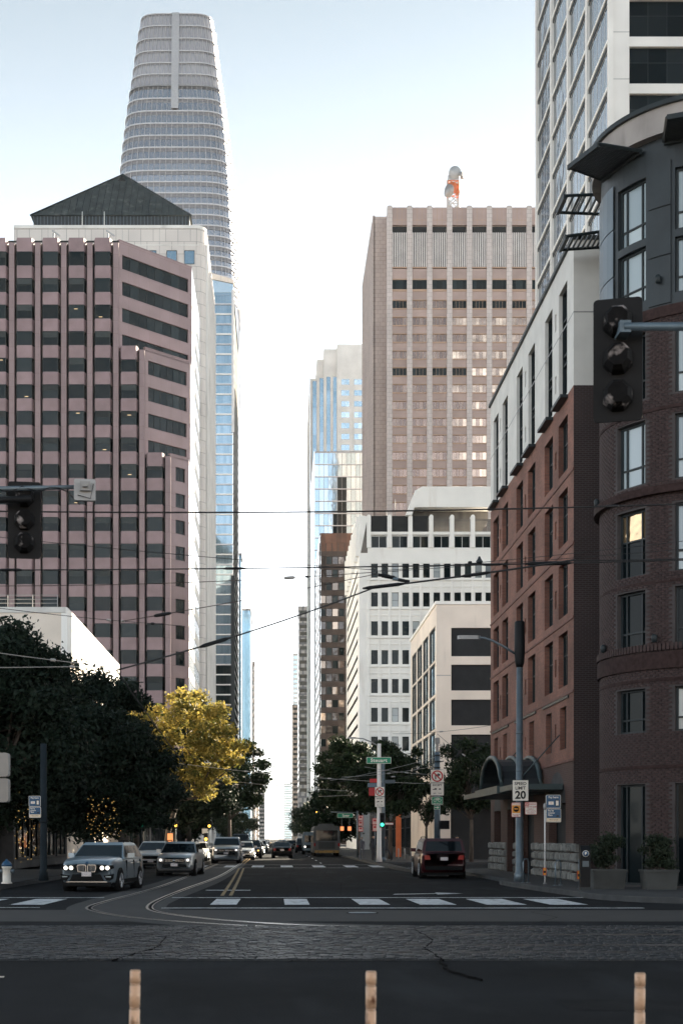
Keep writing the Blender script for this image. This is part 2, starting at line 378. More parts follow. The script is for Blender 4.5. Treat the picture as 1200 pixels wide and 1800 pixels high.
def np_mesh(name, verts, quads, mat):
    me = bpy.data.meshes.new(name); nv, nq = len(verts), len(quads); k = quads.shape[1]
    me.vertices.add(nv); me.vertices.foreach_set('co', np.ascontiguousarray(verts, dtype=np.float32).ravel())
    me.loops.add(nq * k); me.loops.foreach_set('vertex_index', np.ascontiguousarray(quads, dtype=np.int32).ravel())
    me.polygons.add(nq); me.polygons.foreach_set('loop_start', np.arange(0, nq * k, k, dtype=np.int32))
    me.update(calc_edges=True); me.materials.append(M[mat]); return me

def np_boxes(name, c, half, ux, mat):
    """Many small boxes: centres c (n,3), half sizes (n,3), horizontal axis ux (n,2)."""
    n = len(c); sg = np.array([(-1, -1, -1), (1, -1, -1), (1, 1, -1), (-1, 1, -1), (-1, -1, 1), (1, -1, 1), (1, 1, 1), (-1, 1, 1)], float)
    l = sg[None] * half[:, None, :]
    x = c[:, None, 0] + l[..., 0] * ux[:, None, 0] - l[..., 1] * ux[:, None, 1]
    y = c[:, None, 1] + l[..., 0] * ux[:, None, 1] + l[..., 1] * ux[:, None, 0]
    z = c[:, None, 2] + l[..., 2]
    v = np.stack([x, y, z], -1).reshape(-1, 3)
    f = np.array([(4, 5, 6, 7), (0, 1, 5, 4), (1, 2, 6, 5), (2, 3, 7, 6), (3, 0, 4, 7)])
    q = (np.arange(n)[:, None, None] * 8 + f[None]).reshape(-1, 4)
    return np_mesh(name, v, q, mat)

class Fac:
    """A facade plane: u along it, v up, w outwards."""
    def __init__(s, parent, ox, oy, a=0.0, oz=0.0):
        s.p = parent; s.o = (ox, oy, oz); s.a = R(a); s.c = math.cos(s.a); s.s = math.sin(s.a)
    def P(s, u, v, w=0.0):
        return (s.o[0] + u * s.c + w * s.s, s.o[1] + u * s.s - w * s.c, s.o[2] + v)
    def put(s, name, me, u, v, w=0.0, parent=None):
        return obj(name, me, parent or s.p, s.P(u, v, w), s.a)
    def win(s, gw, u, v, w=0.0, name='window', prob=None):
        fr, panes = gw
        o = s.put(name, fr, u, v, w)
        for (pm, du, dv) in panes:
            obj('pane', pm, o, (du, 0, dv))
        return o

def wall_open(mb, U0, U1, V0, V1, ops, d, mat, xf, reveal=None):
    us = sorted({U0, U1, *[x for o in ops for x in (o[0], o[1])]}); vs = sorted({V0, V1, *[x for o in ops for x in (o[2], o[3])]})
    for j in range(len(vs) - 1):
        run = None
        for i in range(len(us) - 1):
            cu, cv = (us[i] + us[i + 1]) / 2, (vs[j] + vs[j + 1]) / 2
            hole = any(o[0] < cu < o[1] and o[2] < cv < o[3] for o in ops)
            if not hole: run = (run[0] if run else us[i], us[i + 1])
            if (hole or i == len(us) - 2) and run:
                mb.quad((run[0], vs[j], 0), (run[1], vs[j], 0), (run[1], vs[j + 1], 0), (run[0], vs[j + 1], 0), mat, xf); run = None
    r = reveal or mat
    for (a, b, c, e) in ops:
        mb.quad((a, c, 0), (b, c, 0), (b, c, -d), (a, c, -d), r, xf); mb.quad((a, e, -d), (b, e, -d), (b, e, 0), (a, e, 0), r, xf)
        mb.quad((a, c, -d), (a, e, -d), (a, e, 0), (a, c, 0), r, xf); mb.quad((b, c, 0), (b, e, 0), (b, e, -d), (b, c, -d), r, xf)

_pm = {}
def pane_mesh(w, h, mat):
    k = (round(w, 3), round(h, 3), mat)
    if k not in _pm:
        mb = MB(); mb.box(0, w, 0, h, -.045, -.02, mat, uvw); _pm[k] = mb.mesh('pane')
    return _pm[k]
def gridwin(w, h, cols, rows, fw=.06, frame='frame_dark', glass='g_dark', fd=.06):
    """frame mesh + panes; cols/rows are lists of relative sizes."""
    mb = MB(); cs = sum(cols); rs = sum(rows)
    mb.box(0, fw, 0, h, -.05, fd, frame, uvw); mb.box(w - fw, w, 0, h, -.05, fd, frame, uvw)
    mb.box(fw, w - fw, 0, fw, -.05, fd, frame, uvw); mb.box(fw, w - fw, h - fw, h, -.05, fd, frame, uvw)
    panes = []; iw = w - 2 * fw; ih = h - 2 * fw; u = fw
    for i, c in enumerate(cols):
        cw = iw * c / cs; v = fw
        if i: mb.box(u - fw * .4, u + fw * .4, fw, h - fw, -.05, fd * .8, frame, uvw)
        for j, r in enumerate(rows):
            rh = ih * r / rs
            if j and i == 0: mb.box(fw, w - fw, v - fw * .4, v + fw * .4, -.05, fd * .7, frame, uvw)
            panes.append((pane_mesh(cw, rh, glass), u, v)); v += rh
        u += cw
    return mb.mesh('window'), panes

def text(body, parent, loc, size, mat, rot=(R(90), 0, 0), offset=0.0, sx=1.0, align='CENTER', name='lettering', space=1.0):
    c = bpy.data.curves.new(name, 'FONT'); c.body = body; c.size = size; c.align_x = align; c.align_y = 'CENTER'
    c.offset = offset; c.extrude = 0.0015; c.resolution_u = 3; c.space_character = space
    c.materials.append(M[mat]); tmp = bpy.data.objects.new(name, c); COL.objects.link(tmp); bpy.context.view_layer.update()
    me = bpy.data.meshes.new_from_object(tmp); bpy.data.objects.remove(tmp); bpy.data.curves.remove(c); me.name = name
    o = bpy.data.objects.new(name, me); COL.objects.link(o); o.parent = parent
    o.location = loc; o.rotation_euler = rot; o.scale = (sx, 1, 1); return o

# ------------------------------------------------------------------ ground, roads, pavements
def ribbon(mb, pts, w, z0, z1, mat, off=0.0):
    """a strip of width w along a plan polyline (a box section from z0 to z1)."""
    P = [Vector((p[0], p[1])) for p in pts]; L = []; Rr = []
    for i, p in enumerate(P):
        t = (P[min(i + 1, len(P) - 1)] - P[max(i - 1, 0)]).normalized(); n = Vector((-t.y, t.x))
        L.append(p + n * (off + w / 2)); Rr.append(p + n * (off - w / 2))
    for i in range(len(P) - 1):
        q = [Rr[i], Rr[i + 1], L[i + 1], L[i]]
        mb.prism([(a.x, a.y) for a in q], z0, z1, mat) if z1 - z0 > .01 else mb.quad(*[(a.x, a.y, z1) for a in q], mat)
def smooth(pts, n=6):
    out = []
    for i in range(len(pts) - 1):
        p0, p1, p2, p3 = [Vector(pts[min(max(k, 0), len(pts) - 1)]) for k in (i - 1, i, i + 1, i + 2)]
        for k in range(n):
            t = k / n
            out.append(tuple(.5 * ((2 * p1) + (p2 - p0) * t + (2 * p0 - 5 * p1 + 4 * p2 - p3) * t * t + (3 * p1 - p0 - 3 * p2 + p3) * t ** 3)))
    out.append(tuple(pts[-1])); return out

g = MB(); g.quad((-6000, -3000, -.05), (6000, -3000, -.05), (6000, 9000, -.05), (-6000, 9000, -.05), 'ground'); struct(g.build('ground'))
g = MB()
g.quad((-200, -60, 0), (200, -60, 0), (200, 44, 0), (-200, 44, 0), 'asphalt')
g.quad((-12.5, 44, 0), (10.5, 44, 0), (10.5, 1600, 0), (-12.5, 1600, 0), 'asphalt')
g.quad((10.5, 76, 0), (120, 76, 0), (120, 97, 0), (10.5, 97, 0), 'asphalt'); g.quad((-120, 74, 0), (-12.5, 74, 0), (-12.5, 95, 0), (-120, 95, 0), 'asphalt')
struct(g.build('road'))
RK1 = [(60, 37.4), (16, 37.4), (12.4, 37.7), (10.4, 38.6), (9.3, 40.6), (9.0, 44), (8.5, 53.5), (9.1, 57), (9.2, 72), (9.8, 75), (12, 76.2), (60, 76.2)]
RK2 = [(60, 96), (11, 96), (8.4, 96.4), (7.0, 97.6), (6.6, 100), (6.6, 125), (6.2, 160), (7.2, 175), (7.2, 1600)]
LK1 = [(-60, 46.5), (-13, 46.5), (-11, 47), (-9.9, 48.4), (-9.5, 51), (-9.4, 70), (-9.9, 73), (-12, 74), (-60, 74)]
LK2 = [(-60, 95), (-12.5, 95), (-10.4, 96), (-9.6, 98.5), (-9.5, 130), (-9.2, 1600)]
def pavement(k, close):
    mb = MB(); mb.prism([(p[0], p[1]) for p in k] + close, 0, .15, 'sidewalk'); o = struct(mb.build('sidewalk'))
    kb = MB(); ribbon(kb, smooth(k, 4), .16, 0, .154, 'kerb'); struct(kb.build('kerb')); return o
pavement(RK1[::-1], []); pavement(RK2, [(60, 1600)]); pavement(LK1[::-1], []); pavement(LK2[::-1], [(-60, 95), (-60, 1600)])
# concrete band of the curved tracks, cobbled track bed, rails
railA = [(-4.1, 100), (-4.15, 72), (-4.25, 54), (-4.5, 45.6), (-4.77, 40.1), (-4.85, 36.6), (-4.5, 34.4), (-3.4, 31.7), (-1.86, 29.6), (0, 28.0), (3.0, 26.6), (8, 25.7), (20, 25.3), (60, 25.2)]
railB = [(-2.6, 100), (-2.65, 72), (-2.85, 60), (-3.2, 50), (-3.4, 42), (-3.36, 37), (-2.95, 34.0), (-1.95, 31.6), (-.9, 30.0), (.6, 28.6), (3.4, 27.6), (8, 27.0), (20, 26.75), (60, 26.7)]
mid = [((a[0] + b[0]) / 2, (a[1] + b[1]) / 2) for a, b in zip(railA, railB)]
g = MB(); ribbon(g, smooth(mid, 8), 2.5, 0, .004, 'road_concrete'); struct(g.build('track_slab'))
g = MB(); g.quad((-60, 20.3, .005), (60, 20.3, .005), (60, 28.2, .005), (-60, 28.2, .005), 'joint_dark'); struct(g.build('track_bed'))
def rails(name, line, w=.07, z=.0):
    mb = MB(); ribbon(mb, line, w, .007, .012 + z, 'rail'); ribbon(mb, line, .06, .007, .0085, 'tar', .085); ribbon(mb, line, .035, .007, .0105, 'rail', .135)
    return struct(mb.build(name))
for l in (railA, railB): rails('tram_rail', smooth(l, 10), .065)
for y in (21.6, 23.05, 25.6, 27.05): mb = MB(); ribbon(mb, [(-60, y), (60, y)], .045, .007, .034, 'oldrail'); struct(mb.build('tram_rail'))
rng = np.random.default_rng(3)
cs = []; hs = []
y = 20.38
while y < 28.1:
    pitch = .118; x = -13 + rng.uniform(0, .2)
    while x < 14:
        L = rng.uniform(.13, .19)
        if all(abs(y + .055 - ry) > .10 for ry in (21.6, 23.05, 25.6, 27.05)):
            cs.append((x + L / 2, y + .055, .012 + rng.normal(0, .005))); hs.append((L / 2 - .010, .048, .018))
        x += L
    y += pitch
cs = np.array(cs); hs = np.array(hs); hs[:, 2] *= rng.uniform(.5, 1.2, len(hs))
ang = rng.normal(0, .04, len(cs)); ux = np.stack([np.cos(ang), np.sin(ang)], -1)
stuff(obj('cobblestones', np_boxes('cobblestones', cs, hs, ux, 'cobble')))
# painted markings: crosswalk near, crosswalk beyond the junction, lane lines
def flat(name, quads, mat, z=.006):
    mb = MB()
    for q in quads: mb.add([(x, y, z) for x, y in q], [tuple(range(len(q)))], mat)
    return struct(mb.build(name))
sk = lambda x, w, y0, y1: [(x - w / 2, y0), (x + w / 2, y0), (x + w / 2 * 1.0, y1), (x - w / 2, y1)]
def hline(x0, x1, y, w=.3): return [(x0, y), (x1, y), (x1, y + w), (x0, y + w)]
for q in (hline(-2.9, 9.2, 35.6, .28), hline(-9.6, -5.1, 41.9, .28), hline(-3.1, 9.2, 41.9, .28), hline(-9.6, -6.0, 35.9, .2)):
    flat('crosswalk_line', [q], 'roadpaint')
for x, w in ((-1.42, .70), (.53, .66), (2.58, .80), (4.25, .95), (6.05, 1.05), (7.7, 1.0), (-6.6, .9), (-8.3, .9)):
    s = .13 * x * .18
    flat('crosswalk_bar', [[(x - w / 2, 37.5), (x + w / 2, 37.5), (x + w / 2 - .05 * x * .3, 41.1), (x - w / 2 - .05 * x * .3, 41.1)]], 'roadpaint', .007)
flat('stop_line', [hline(-2.4, -.9, 47.8, .5)], 'roadpaint')
flat('crosswalk_line', [hline(-6.5, 8.5, 84.5, .3)], 'roadpaint'); flat('crosswalk_line', [hline(-2.6, 6.5, 94.5, .3)], 'roadpaint')
for x in (-6.8, -4.8, -2.9, -1.2, .6, 2.6, 4.6, 6.2): flat('crosswalk_bar', [sk(x, .75, 86.5, 92.0)], 'roadpaint', .007)
for dx in (-.13, .13):
    mb = MB(); ribbon(mb, smooth([(-1.55 + dx, 43.5), (-1.75 + dx, 60), (-2.1 + dx, 84)], 6), .11, .004, .007, 'yellowpaint'); struct(mb.build('centre_line'))
    mb = MB(); ribbon(mb, [(-2.4 + dx, 97), (-2.6 + dx, 200), (-2.6 + dx, 700)], .13, .004, .007, 'yellowpaint'); struct(mb.build('centre_line'))
for k in range(26): flat('lane_line', [sk(3.1, .12, 100 + k * 12, 103 + k * 12)], 'roadpaint')
flat('turn_arrow', [[(3.6, 44.3), (5.2, 45.0), (5.4, 45.4), (3.7, 44.8)], [(5.0, 44.4), (5.9, 45.2), (5.1, 46)]], 'roadpaint')
# cracks sealed with tar
for pts in ([(.15, 20.0), (.4, 21.4), (.42, 23), (.72, 25.2), (.75, 27.2)], [(2.35, 20.2), (2.3, 22.2), (2.65, 24.2), (2.6, 26.8)],
            [(2.3, 20.1), (2.25, 18.6), (2.5, 17.4)], [(.6, 43), (.75, 52), (.55, 63), (1.0, 84)], [(2.0, 44), (2.5, 56), (2.3, 70), (3.0, 84)],
            [(-2.3, 20.2), (-1.9, 22.5), (-1.95, 25), (-1.5, 28)], [(-2.3, 18.9), (.8, 19.0), (4.5, 18.8)], [(5.2, 29), (6.2, 31.5), (6.0, 33.8), (7.0, 35.2)]):
    P = []
    for a, b in zip(pts[:-1], pts[1:]):
        for k in range(6):
            t = k / 6; P.append((a[0] + (b[0] - a[0]) * t + random.gauss(0, .018), a[1] + (b[1] - a[1]) * t))
    P.append(pts[-1]); mb = MB(); ribbon(mb, P, .022, .004, .034 if pts[0][1] < 28.2 and pts[0][1] > 20 else .008, 'tar'); struct(mb.build('tar_seam'))
for q in ([(-2.0, 46), (.8, 46.3), (.7, 52), (-1.9, 51.6)], [(3.4, 56), (5.8, 56), (5.9, 70), (3.5, 70)], [(-7, 10.5), (-3.2, 10.2), (-3.1, 13.2), (-6.9, 13.4)], [(3.0, 14.5), (9, 14.2), (9, 15.1), (3.0, 15.5)]):
    flat('asphalt_patch', [q], 'patch', .0035)
flat('road_patch', [[(-12, 30.0), (12, 30.0), (12, 34.6), (5.5, 34.8), (-12, 34.8)]], 'joint_dark', .002)
mb = MB(); mb.tube([(2.0, 33.4, .003), (2.0, 33.4, .009)], .38, 'tar', 20); mb.tube([(2.0, 33.4, .008), (2.0, 33.4, .011)], .33, 'galv', 20); tag(mb.build('manhole_cover'), 'round manhole cover in the asphalt ahead of the crosswalk', 'manhole cover')
mb = MB(); mb.box(-3.53, -3.44, 17.9, 17.96, .002, .012, 's_white'); tag(mb.build('paper_scrap'), 'small white scrap of paper lying on the dark foreground asphalt', 'litter')

# ------------------------------------------------------------------ right: red brick hotel
HX, HY0, HY1 = 11.2, 53.8, 74.7
hotel = thing('brick_hotel', 'red brick hotel with white stucco upper storeys and stone block base', 'building', (HX, HY0, 0.15))
fs = Fac(hotel, 0, 0, -90)            # street face: u = -(Y-HY0) ; so u runs from -(len) to 0
LN = HY1 - HY0
cols = [(54.9, 56.7), (57.85, 59.65), (61.8, 63.6), (64.9, 66.7), (69.1, 70.9), (72.0, 73.8)]
cols = [(-(b - HY0), -(a - HY0)) for a, b in cols]
vents = [-(57.28 - HY0), -(64.25 - HY0), -(71.45 - HY0)]
rows = [(15.9, 18.0), (13.1, 15.2), (10.3, 12.4), (7.55, 9.65)]
ops = [(a, b, c, d) for a, b in cols for c, d in rows] + [(v - .17, v + .17, c + .55, c + 1.25) for v in vents for c, d in rows]
low = [(a + .3, b - .3, 5.1, 6.75) for a, b in cols]
arch = [(-LN + 1.2, -LN + 3.4), (-LN + 5.4, -LN + 7.6), (-LN + 9.3, -LN + 12.6), (-4.9, -1.5)]
ops2 = low + [(v - .15, v + .15, 5.6, 6.2) for v in vents] + [(a, b, .0, 3.0) for a, b in arch]
w = MB(); wall_open(w, -LN, 0, 4.58, 18.75, ops + [o for o in ops2 if o[2] > 4], .32, 'redbrick', fs.P); wall_open(w, -LN, 0, 0, 4.58, [o for o in ops2 if o[2] < 4], .32, 'redbrick_shaded', fs.P)
for a, b in arch:      # arched heads: fill the corners of the square opening up to a round head
    r = (b - a) / 2; c = (a + b) / 2
    for k in range(8):
        t0, t1 = math.pi * k / 8, math.pi * (k + 1) / 8
        p0 = (c - r * math.cos(t0), 3.0 + r * .75 * math.sin(t0)); p1 = (c - r * math.cos(t1), 3.0 + r * .75 * math.sin(t1))
        w.add([(p0[0], 3.0, .006), (p1[0], 3.0, .006), (p1[0], p1[1], .006), (p0[0], p0[1], .006)], [(0, 1, 2, 3)], 'darkwall', fs.P)
w.box(-LN + .02, -.3, 0, 18.7, -9, -.36, 'interior', fs.P)
fe = Fac(hotel, 0, 0, 0)
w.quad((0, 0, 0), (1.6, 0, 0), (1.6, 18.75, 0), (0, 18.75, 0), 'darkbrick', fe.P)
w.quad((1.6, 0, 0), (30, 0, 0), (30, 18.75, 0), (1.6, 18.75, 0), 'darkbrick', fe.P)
w.quad((-LN, 0, 0), (-LN, 0, -30), (-LN, 18.75, -30), (-LN, 18.75, 0), 'redbrick', fs.P)
w.build('wall', hotel)
wm = MB()
wops = [(a + .1, b - .1, 18.85, 23.2) for a, b in cols] + [(v - .14, v + .14, c, c + .7) for v in vents for c in (19.5, 22.0)]
wall_open(wm, -LN, 0, 18.75, 24.25, wops, .25, 'stucco', fs.P)
wm.quad((0, 18.75, 0), (30, 18.75, 0), (30, 24.25, 0), (0, 24.25, 0), 'stucco', fe.P)
wm.quad((-LN, 18.75, 0), (-LN, 18.75, -30), (-LN, 24.25, -30), (-LN, 24.25, 0), 'stucco', fs.P)
wm.box(-LN + .02, -.3, 18.75, 24.2, -9, -.30, 'interior', fs.P)
wm.quad((0, 24.25, 0), (30, 24.25, 0), (30, 24.25, -LN), (0, 24.25, -LN), 'roofmetal', fe.P)
wm.build('upper_wall', hotel)
e = MB(); e.box(-LN - .15, .08, 24.25, 24.4, -.4, .10, 'frame_dark', fs.P); e.box(.08, 12, 24.25, 24.4, -.4, .08, 'frame_dark', fe.P); e.build('roof_edge', hotel)
for z in (15.55, 12.75, 9.95, 7.15, 4.55):
    t = MB(); t.box(-LN - .02, .03, z, z + .09, -.01, .035, 'stringcourse', fs.P); t.build('string_course', hotel)
for z in (21.5,):
    t = MB(); t.box(-LN, .004, z, z + .05, -.01, .004, 'frame_grey', fs.P); t.box(.0, 10, z, z + .05, -.01, .005, 'frame_grey', fe.P); t.build('joint', hotel)
for k in range(3):
    u0 = (cols[2 * k + 1][0]) - .25; u1 = cols[2 * k][1] + .25
    t = MB(); t.box(u0, u1, 7.02, 7.12, 0, .06, 'frame_dark', fs.P); t.build('panel_head', hotel)
for a, b in cols:
    t = MB(); t.box(a - .05, b + .05, 18.62, 18.74, 0, .30, 'frame_dark', fs.P); t.build('ledge', hotel)
hw = gridwin(1.8, 2.1, [1, 1.5, 1], [1.6, 1], .07, glass='g_hotel')
uw = gridwin(1.6, 4.35, [1, 1], [1.3, .35, 1.3, 1], .07, glass='g_hotel')
lw = gridwin(1.2, 1.65, [1, 1], [1], .07, glass='g_hotel')
vw = gridwin(.34, .7, [1], [1], .05, glass='g_dark')
for a, b in cols:
    for c, d in rows: fs.win(hw, a, c, -.26)
    fs.win(uw, a + .1, 18.85, -.2); fs.win(lw, a + .3, 5.1, -.26)
for v in vents:
    for c, d in rows: fs.put('vent', vw[0], v - .17, c + .55, -.2)
    for c in (19.5, 22.0): fs.put('vent', vw[0], v - .17, c, -.2)
# rusticated stone base, block by block
sb = MB(); sb.box(0, 1, 0, 1, -.1, 0, 'stoneblock', uvw)
def stone_mesh(w_, h_):
    mb = MB(); b = .055
    mb.prism([(0, 0), (w_, 0), (w_, h_), (0, h_)], -.1, .02, 'stoneblock', uvw)
    mb.prism([(0, 0), (w_, 0), (w_, h_), (0, h_)], .02, .11, 'stoneblock', uvw, top=[(b, b), (w_ - b, b * 1.2), (w_ - b * 1.3, h_ - b), (b * 1.1, h_ - b)])
    return mb.mesh('stone_block')
st = [stone_mesh(.41, .34), stone_mesh(.36, .33), stone_mesh(.42, .30)]
u = -LN
while u < 0.3:
    if not any(a - .05 < u + .2 < b + .05 for a, b in arch[1:3]):
        for r in range(4):
            m_ = st[random.randrange(3)]
            fs.put('stone_block', m_, u + (0 if r % 2 else .02), .0 + r * .36, .02 + random.uniform(-.02, .03))
    u += .43
# wall brick end pier: separate courses as relief
# canopy over the hotel door
cn = thing('door_canopy', 'dark green barrel vaulted metal canopy over hotel doorway on the pavement', 'canopy', (11.15, 62.6, 3.95))
def arcpts(r, h, n=12): return [(r * math.cos(math.pi * k / n), h * math.sin(math.pi * k / n)) for k in range(n + 1)]
for i, xx in enumerate((-1.75, -.9, -.1)):
    c = MB(); pts = [(xx, y, z) for y, z in arcpts(2.9, 1.35)]; c.tube(pts, .11, 'canopy', 6); c.build('rib', cn)
c = MB(); a = arcpts(2.8, 1.27)
for k in range(12):
    c.quad((-1.75, *a[k]), (0, *a[k]), (0, *a[k + 1]), (-1.75, *a[k + 1]), 'darkmetal')
c.build('vault', cn)
c = MB(); c.box(-2.0, 0, -3.3, 3.3, -.32, 0, 'canopy'); c.box(-1.9, 0, -7.0, -3.3, -.28, -.06, 'canopy'); c.box(-1.9, 0, 3.3, 8.0, -.28, -.06, 'canopy'); c.build('beam', cn)
for y in (-6.4, 3.2):
    c = MB(); c.tube([(-1.7, y, 0), (0, y, 1.9)], .025, 'canopy', 6); c.build('tie_rod', cn)

# ------------------------------------------------------------------ right: dark brick corner building with a round bay
RC = (14.85, 49.2); RR = 3.6
rb = thing('round_brick_building', 'dark brick corner building with rounded bay and black metal upper storeys', 'building', (RC[0], RC[1], .15))
def cyl_pt(th, r): return (-r * math.cos(th), -r * math.sin(th))
T0, T1 = R(-75), R(90)
def ring(mb, z0, z1, r, mat, t0=T0, t1=T1, n=44, close=True, smooth_=True):
    vs = []; fs_ = []
    for i in range(n + 1):
        x, y = cyl_pt(t0 + (t1 - t0) * i / n, r); vs += [(x, y, z0), (x, y, z1)]
    for i in range(n): fs_.append((2 * i, 2 * i + 2, 2 * i + 3, 2 * i + 1))
    mb.add(vs, fs_, mat, smooth=smooth_)
    if close:
        for z, flip in ((z1, 0), (z0, 1)):
            vs = []; fs_ = []
            for i in range(n + 1):
                x, y = cyl_pt(t0 + (t1 - t0) * i / n, r); x2, y2 = cyl_pt(t0 + (t1 - t0) * i / n, r - .9); vs += [(x, y, z), (x2, y2, z)]
            for i in range(n): fs_.append((2 * i, 2 * i + 2, 2 * i + 3, 2 * i + 1))
            mb.add(vs, fs_, mat)
wincols = [(R(19.5), R(40.5)), (R(57), R(77))]
brows = [(16.1, 18.3), (13.3, 15.4), (10.3, 12.5), (7.85, 9.8), (5.1, 6.55), (.05, 3.4)]
trows = [(19.35, 21.15), (21.4, 23.4)]
allw = [(a, b, c, d) for a, b in wincols for c, d in brows]
def curved_wall(mb, z0, z1, r, mat, wins, d=.3):
    ts = sorted({T0, T1, *[T0 + (T1 - T0) * i / 40 for i in range(41)], *[x for o in wins for x in o[:2]]}); zs = sorted({z0, z1, *[x for o in wins for x in o[2:]]})
    for i in range(len(ts) - 1):
        for j in range(len(zs) - 1):
            ct, cz = (ts[i] + ts[i + 1]) / 2, (zs[j] + zs[j + 1]) / 2
            if any(o[0] < ct < o[1] and o[2] < cz < o[3] for o in wins): continue
            a, b = cyl_pt(ts[i], r), cyl_pt(ts[i + 1], r); mb.quad((*a, zs[j]), (*b, zs[j]), (*b, zs[j + 1]), (*a, zs[j + 1]), mat)
    for (t0, t1, c, e_) in wins:
        a, b, a2, b2 = cyl_pt(t0, r), cyl_pt(t1, r), cyl_pt(t0, r - d), cyl_pt(t1, r - d)
        mb.quad((*a, c), (*a2, c), (*a2, e_), (*a, e_), mat); mb.quad((*b, c), (*b, e_), (*b2, e_), (*b2, c), mat)
        mb.quad((*a, c), (*b, c), (*b2, c), (*a2, c), mat); mb.quad((*a, e_), (*a2, e_), (*b2, e_), (*b, e_), mat)
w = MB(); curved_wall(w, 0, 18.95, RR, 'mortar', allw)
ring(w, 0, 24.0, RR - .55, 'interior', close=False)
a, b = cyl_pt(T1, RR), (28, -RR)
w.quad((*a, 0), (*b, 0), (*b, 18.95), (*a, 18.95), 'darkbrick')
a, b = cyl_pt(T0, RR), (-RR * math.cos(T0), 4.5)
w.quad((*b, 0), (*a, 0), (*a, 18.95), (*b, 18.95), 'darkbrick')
w.build('wall', rb)
# courses of real bricks on the bay (too many to single out: one part)
cs = []; hs = []; ux = []
z = .04; row = 0; bl = .225
while z < 18.9:
    n_ = int((T1 - T0) * RR / bl)
    for i in range(n_):
        th = T0 + ((i + (.5 if row % 2 else 0)) * bl + .11) / RR
        if th > T1: continue
        if any(o[0] - .028 < th < o[1] + .028 and o[2] - .03 < z + .03 < o[3] + .03 for o in allw): continue
        x, yy = cyl_pt(th, RR + .006 + rng.uniform(-.003, .004)); cs.append((x, yy, z + .033)); hs.append((.104, .02, .0315)); ux.append((-math.sin(th), -(-math.cos(th)) * -1))
    z += .0755; row += 1
ux = np.array([(math.sin(0), 1)] * len(cs), float)
for i, c in enumerate(cs):
    n2 = math.hypot(c[0], c[1]); ux[i] = (-c[1] / n2, c[0] / n2)
stuff(obj('bricks', np_boxes('bricks', np.array(cs), np.array(hs), ux, 'brickpiece'), rb))
for z0, z1, d in ((12.85, 13.1, .22), (7.15, 7.7, .10), (6.75, 6.85, .05), (9.95, 10.05, .03), (15.6, 15.7, .05), (18.6, 18.95, .10), (3.9, 4.0, .05)):
    t = MB(); ring(t, z0, z1, RR + d, 'brickdark'); t.build('cornice', rb)
# soldier course bricks along the main band
for k in range(52):
    th = R(-20) + R(110) * k / 52; x, yy = cyl_pt(th, RR + .112)
    if k == 0:
        t = MB(); t.box(-.05, .05, -.012, .02, 0, .22, 'brickpiece'); bm_ = t.mesh('brick')
    obj('brick', bm_, rb, (x, yy, 7.75), th - R(90))
t = MB(); curved_wall(t, 18.95, 24.5, RR - .03, 'darkmetal', [(a, b, c, d) for a, b in wincols for c, d in trows], .2); 
t.quad((*cyl_pt(T1, RR - .03), 18.95), (28, -RR + .03, 18.95), (28, -RR + .03, 24.5), (*cyl_pt(T1, RR - .03), 24.5), 'darkmetal')
t.quad((-RR * math.cos(T0), 4.5, 18.95), (*cyl_pt(T0, RR - .03), 18.95), (*cyl_pt(T0, RR - .03), 24.5), (-RR * math.cos(T0), 4.5, 24.5), 'darkmetal')
t.build('metal_wall', rb)
def curved_panel(t0, t1, z0, z1, r, mat, d=.025, n=4):
    mb = MB(); vs = []; fs_ = []
    for i in range(n + 1):
        th = t0 + (t1 - t0) * i / n
        for (rr, z) in ((r, z0), (r, z1), (r - d, z0), (r - d, z1)): vs.append((*cyl_pt(th, rr), z))
    for i in range(n):
        o = 4 * i; fs_ += [(o, o + 4, o + 5, o + 1), (o + 1, o + 5, o + 7, o + 3), (o + 4, o, o + 2, o + 6)]
    fs_ += [(0, 1, 3, 2), (4 * n, 4 * n + 2, 4 * n + 3, 4 * n + 1)]
    mb.add(vs, fs_, mat); return mb
for z0, z1 in ((19.05, 20.6), (20.64, 22.2), (22.24, 23.7)):
    curved_panel(R(-12), R(16), z0, z1, RR + .03, 'bluemetal').build('panel', rb)
    curved_panel(R(42.5), R(55), z0, z1, RR + .02, 'darkmetal').build('panel', rb)
    curved_panel(R(79), R(90), z0, z1, RR + .02, 'darkmetal').build('panel', rb)
t = MB(); ring(t, 24.5, 25.35, RR + .28, 'concrete_band'); t.quad((*cyl_pt(T1, RR + .28), 24.5), (28, -RR - .28, 24.5), (28, -RR - .28, 25.35), (*cyl_pt(T1, RR + .28), 25.35), 'concrete_band'); t.build('concrete_band', rb)
t = MB(); ring(t, 25.35, 25.5, RR + .40, 'frame_dark'); t.box(0, 28, -RR - .40, -RR + 1, 25.35, 25.5, 'frame_dark')
t.prism([cyl_pt(T0 + (T1 - T0) * i / 20, RR - .4) for i in range(21)] + [(28, -RR + .4), (28, 4.5), (-.9, 4.5)], 25.3, 25.4, 'roofmetal'); t.build('roof_edge', rb)
def bay_window(t0, t1, z0, z1, glass, split, top=None):
    a, b = Vector(cyl_pt(t0, RR - .2)), Vector(cyl_pt(t1, RR - .2)); d = b - a; L = d.length; ang = math.atan2(d.y, d.x)
    fr, ps = gridwin(L, z1 - z0, [.5, 1.8, .5], split, .07, 'frame_dark', glass, .05)
    o = obj('window', fr, rb, (a.x, a.y, z0), ang)
    for n_, (pm, du, dv) in enumerate(ps):
        if top and n_ % 2: pm = pm.copy(); pm.materials[0] = M[top]
        obj('pane', pm, o, (du, 0, dv))
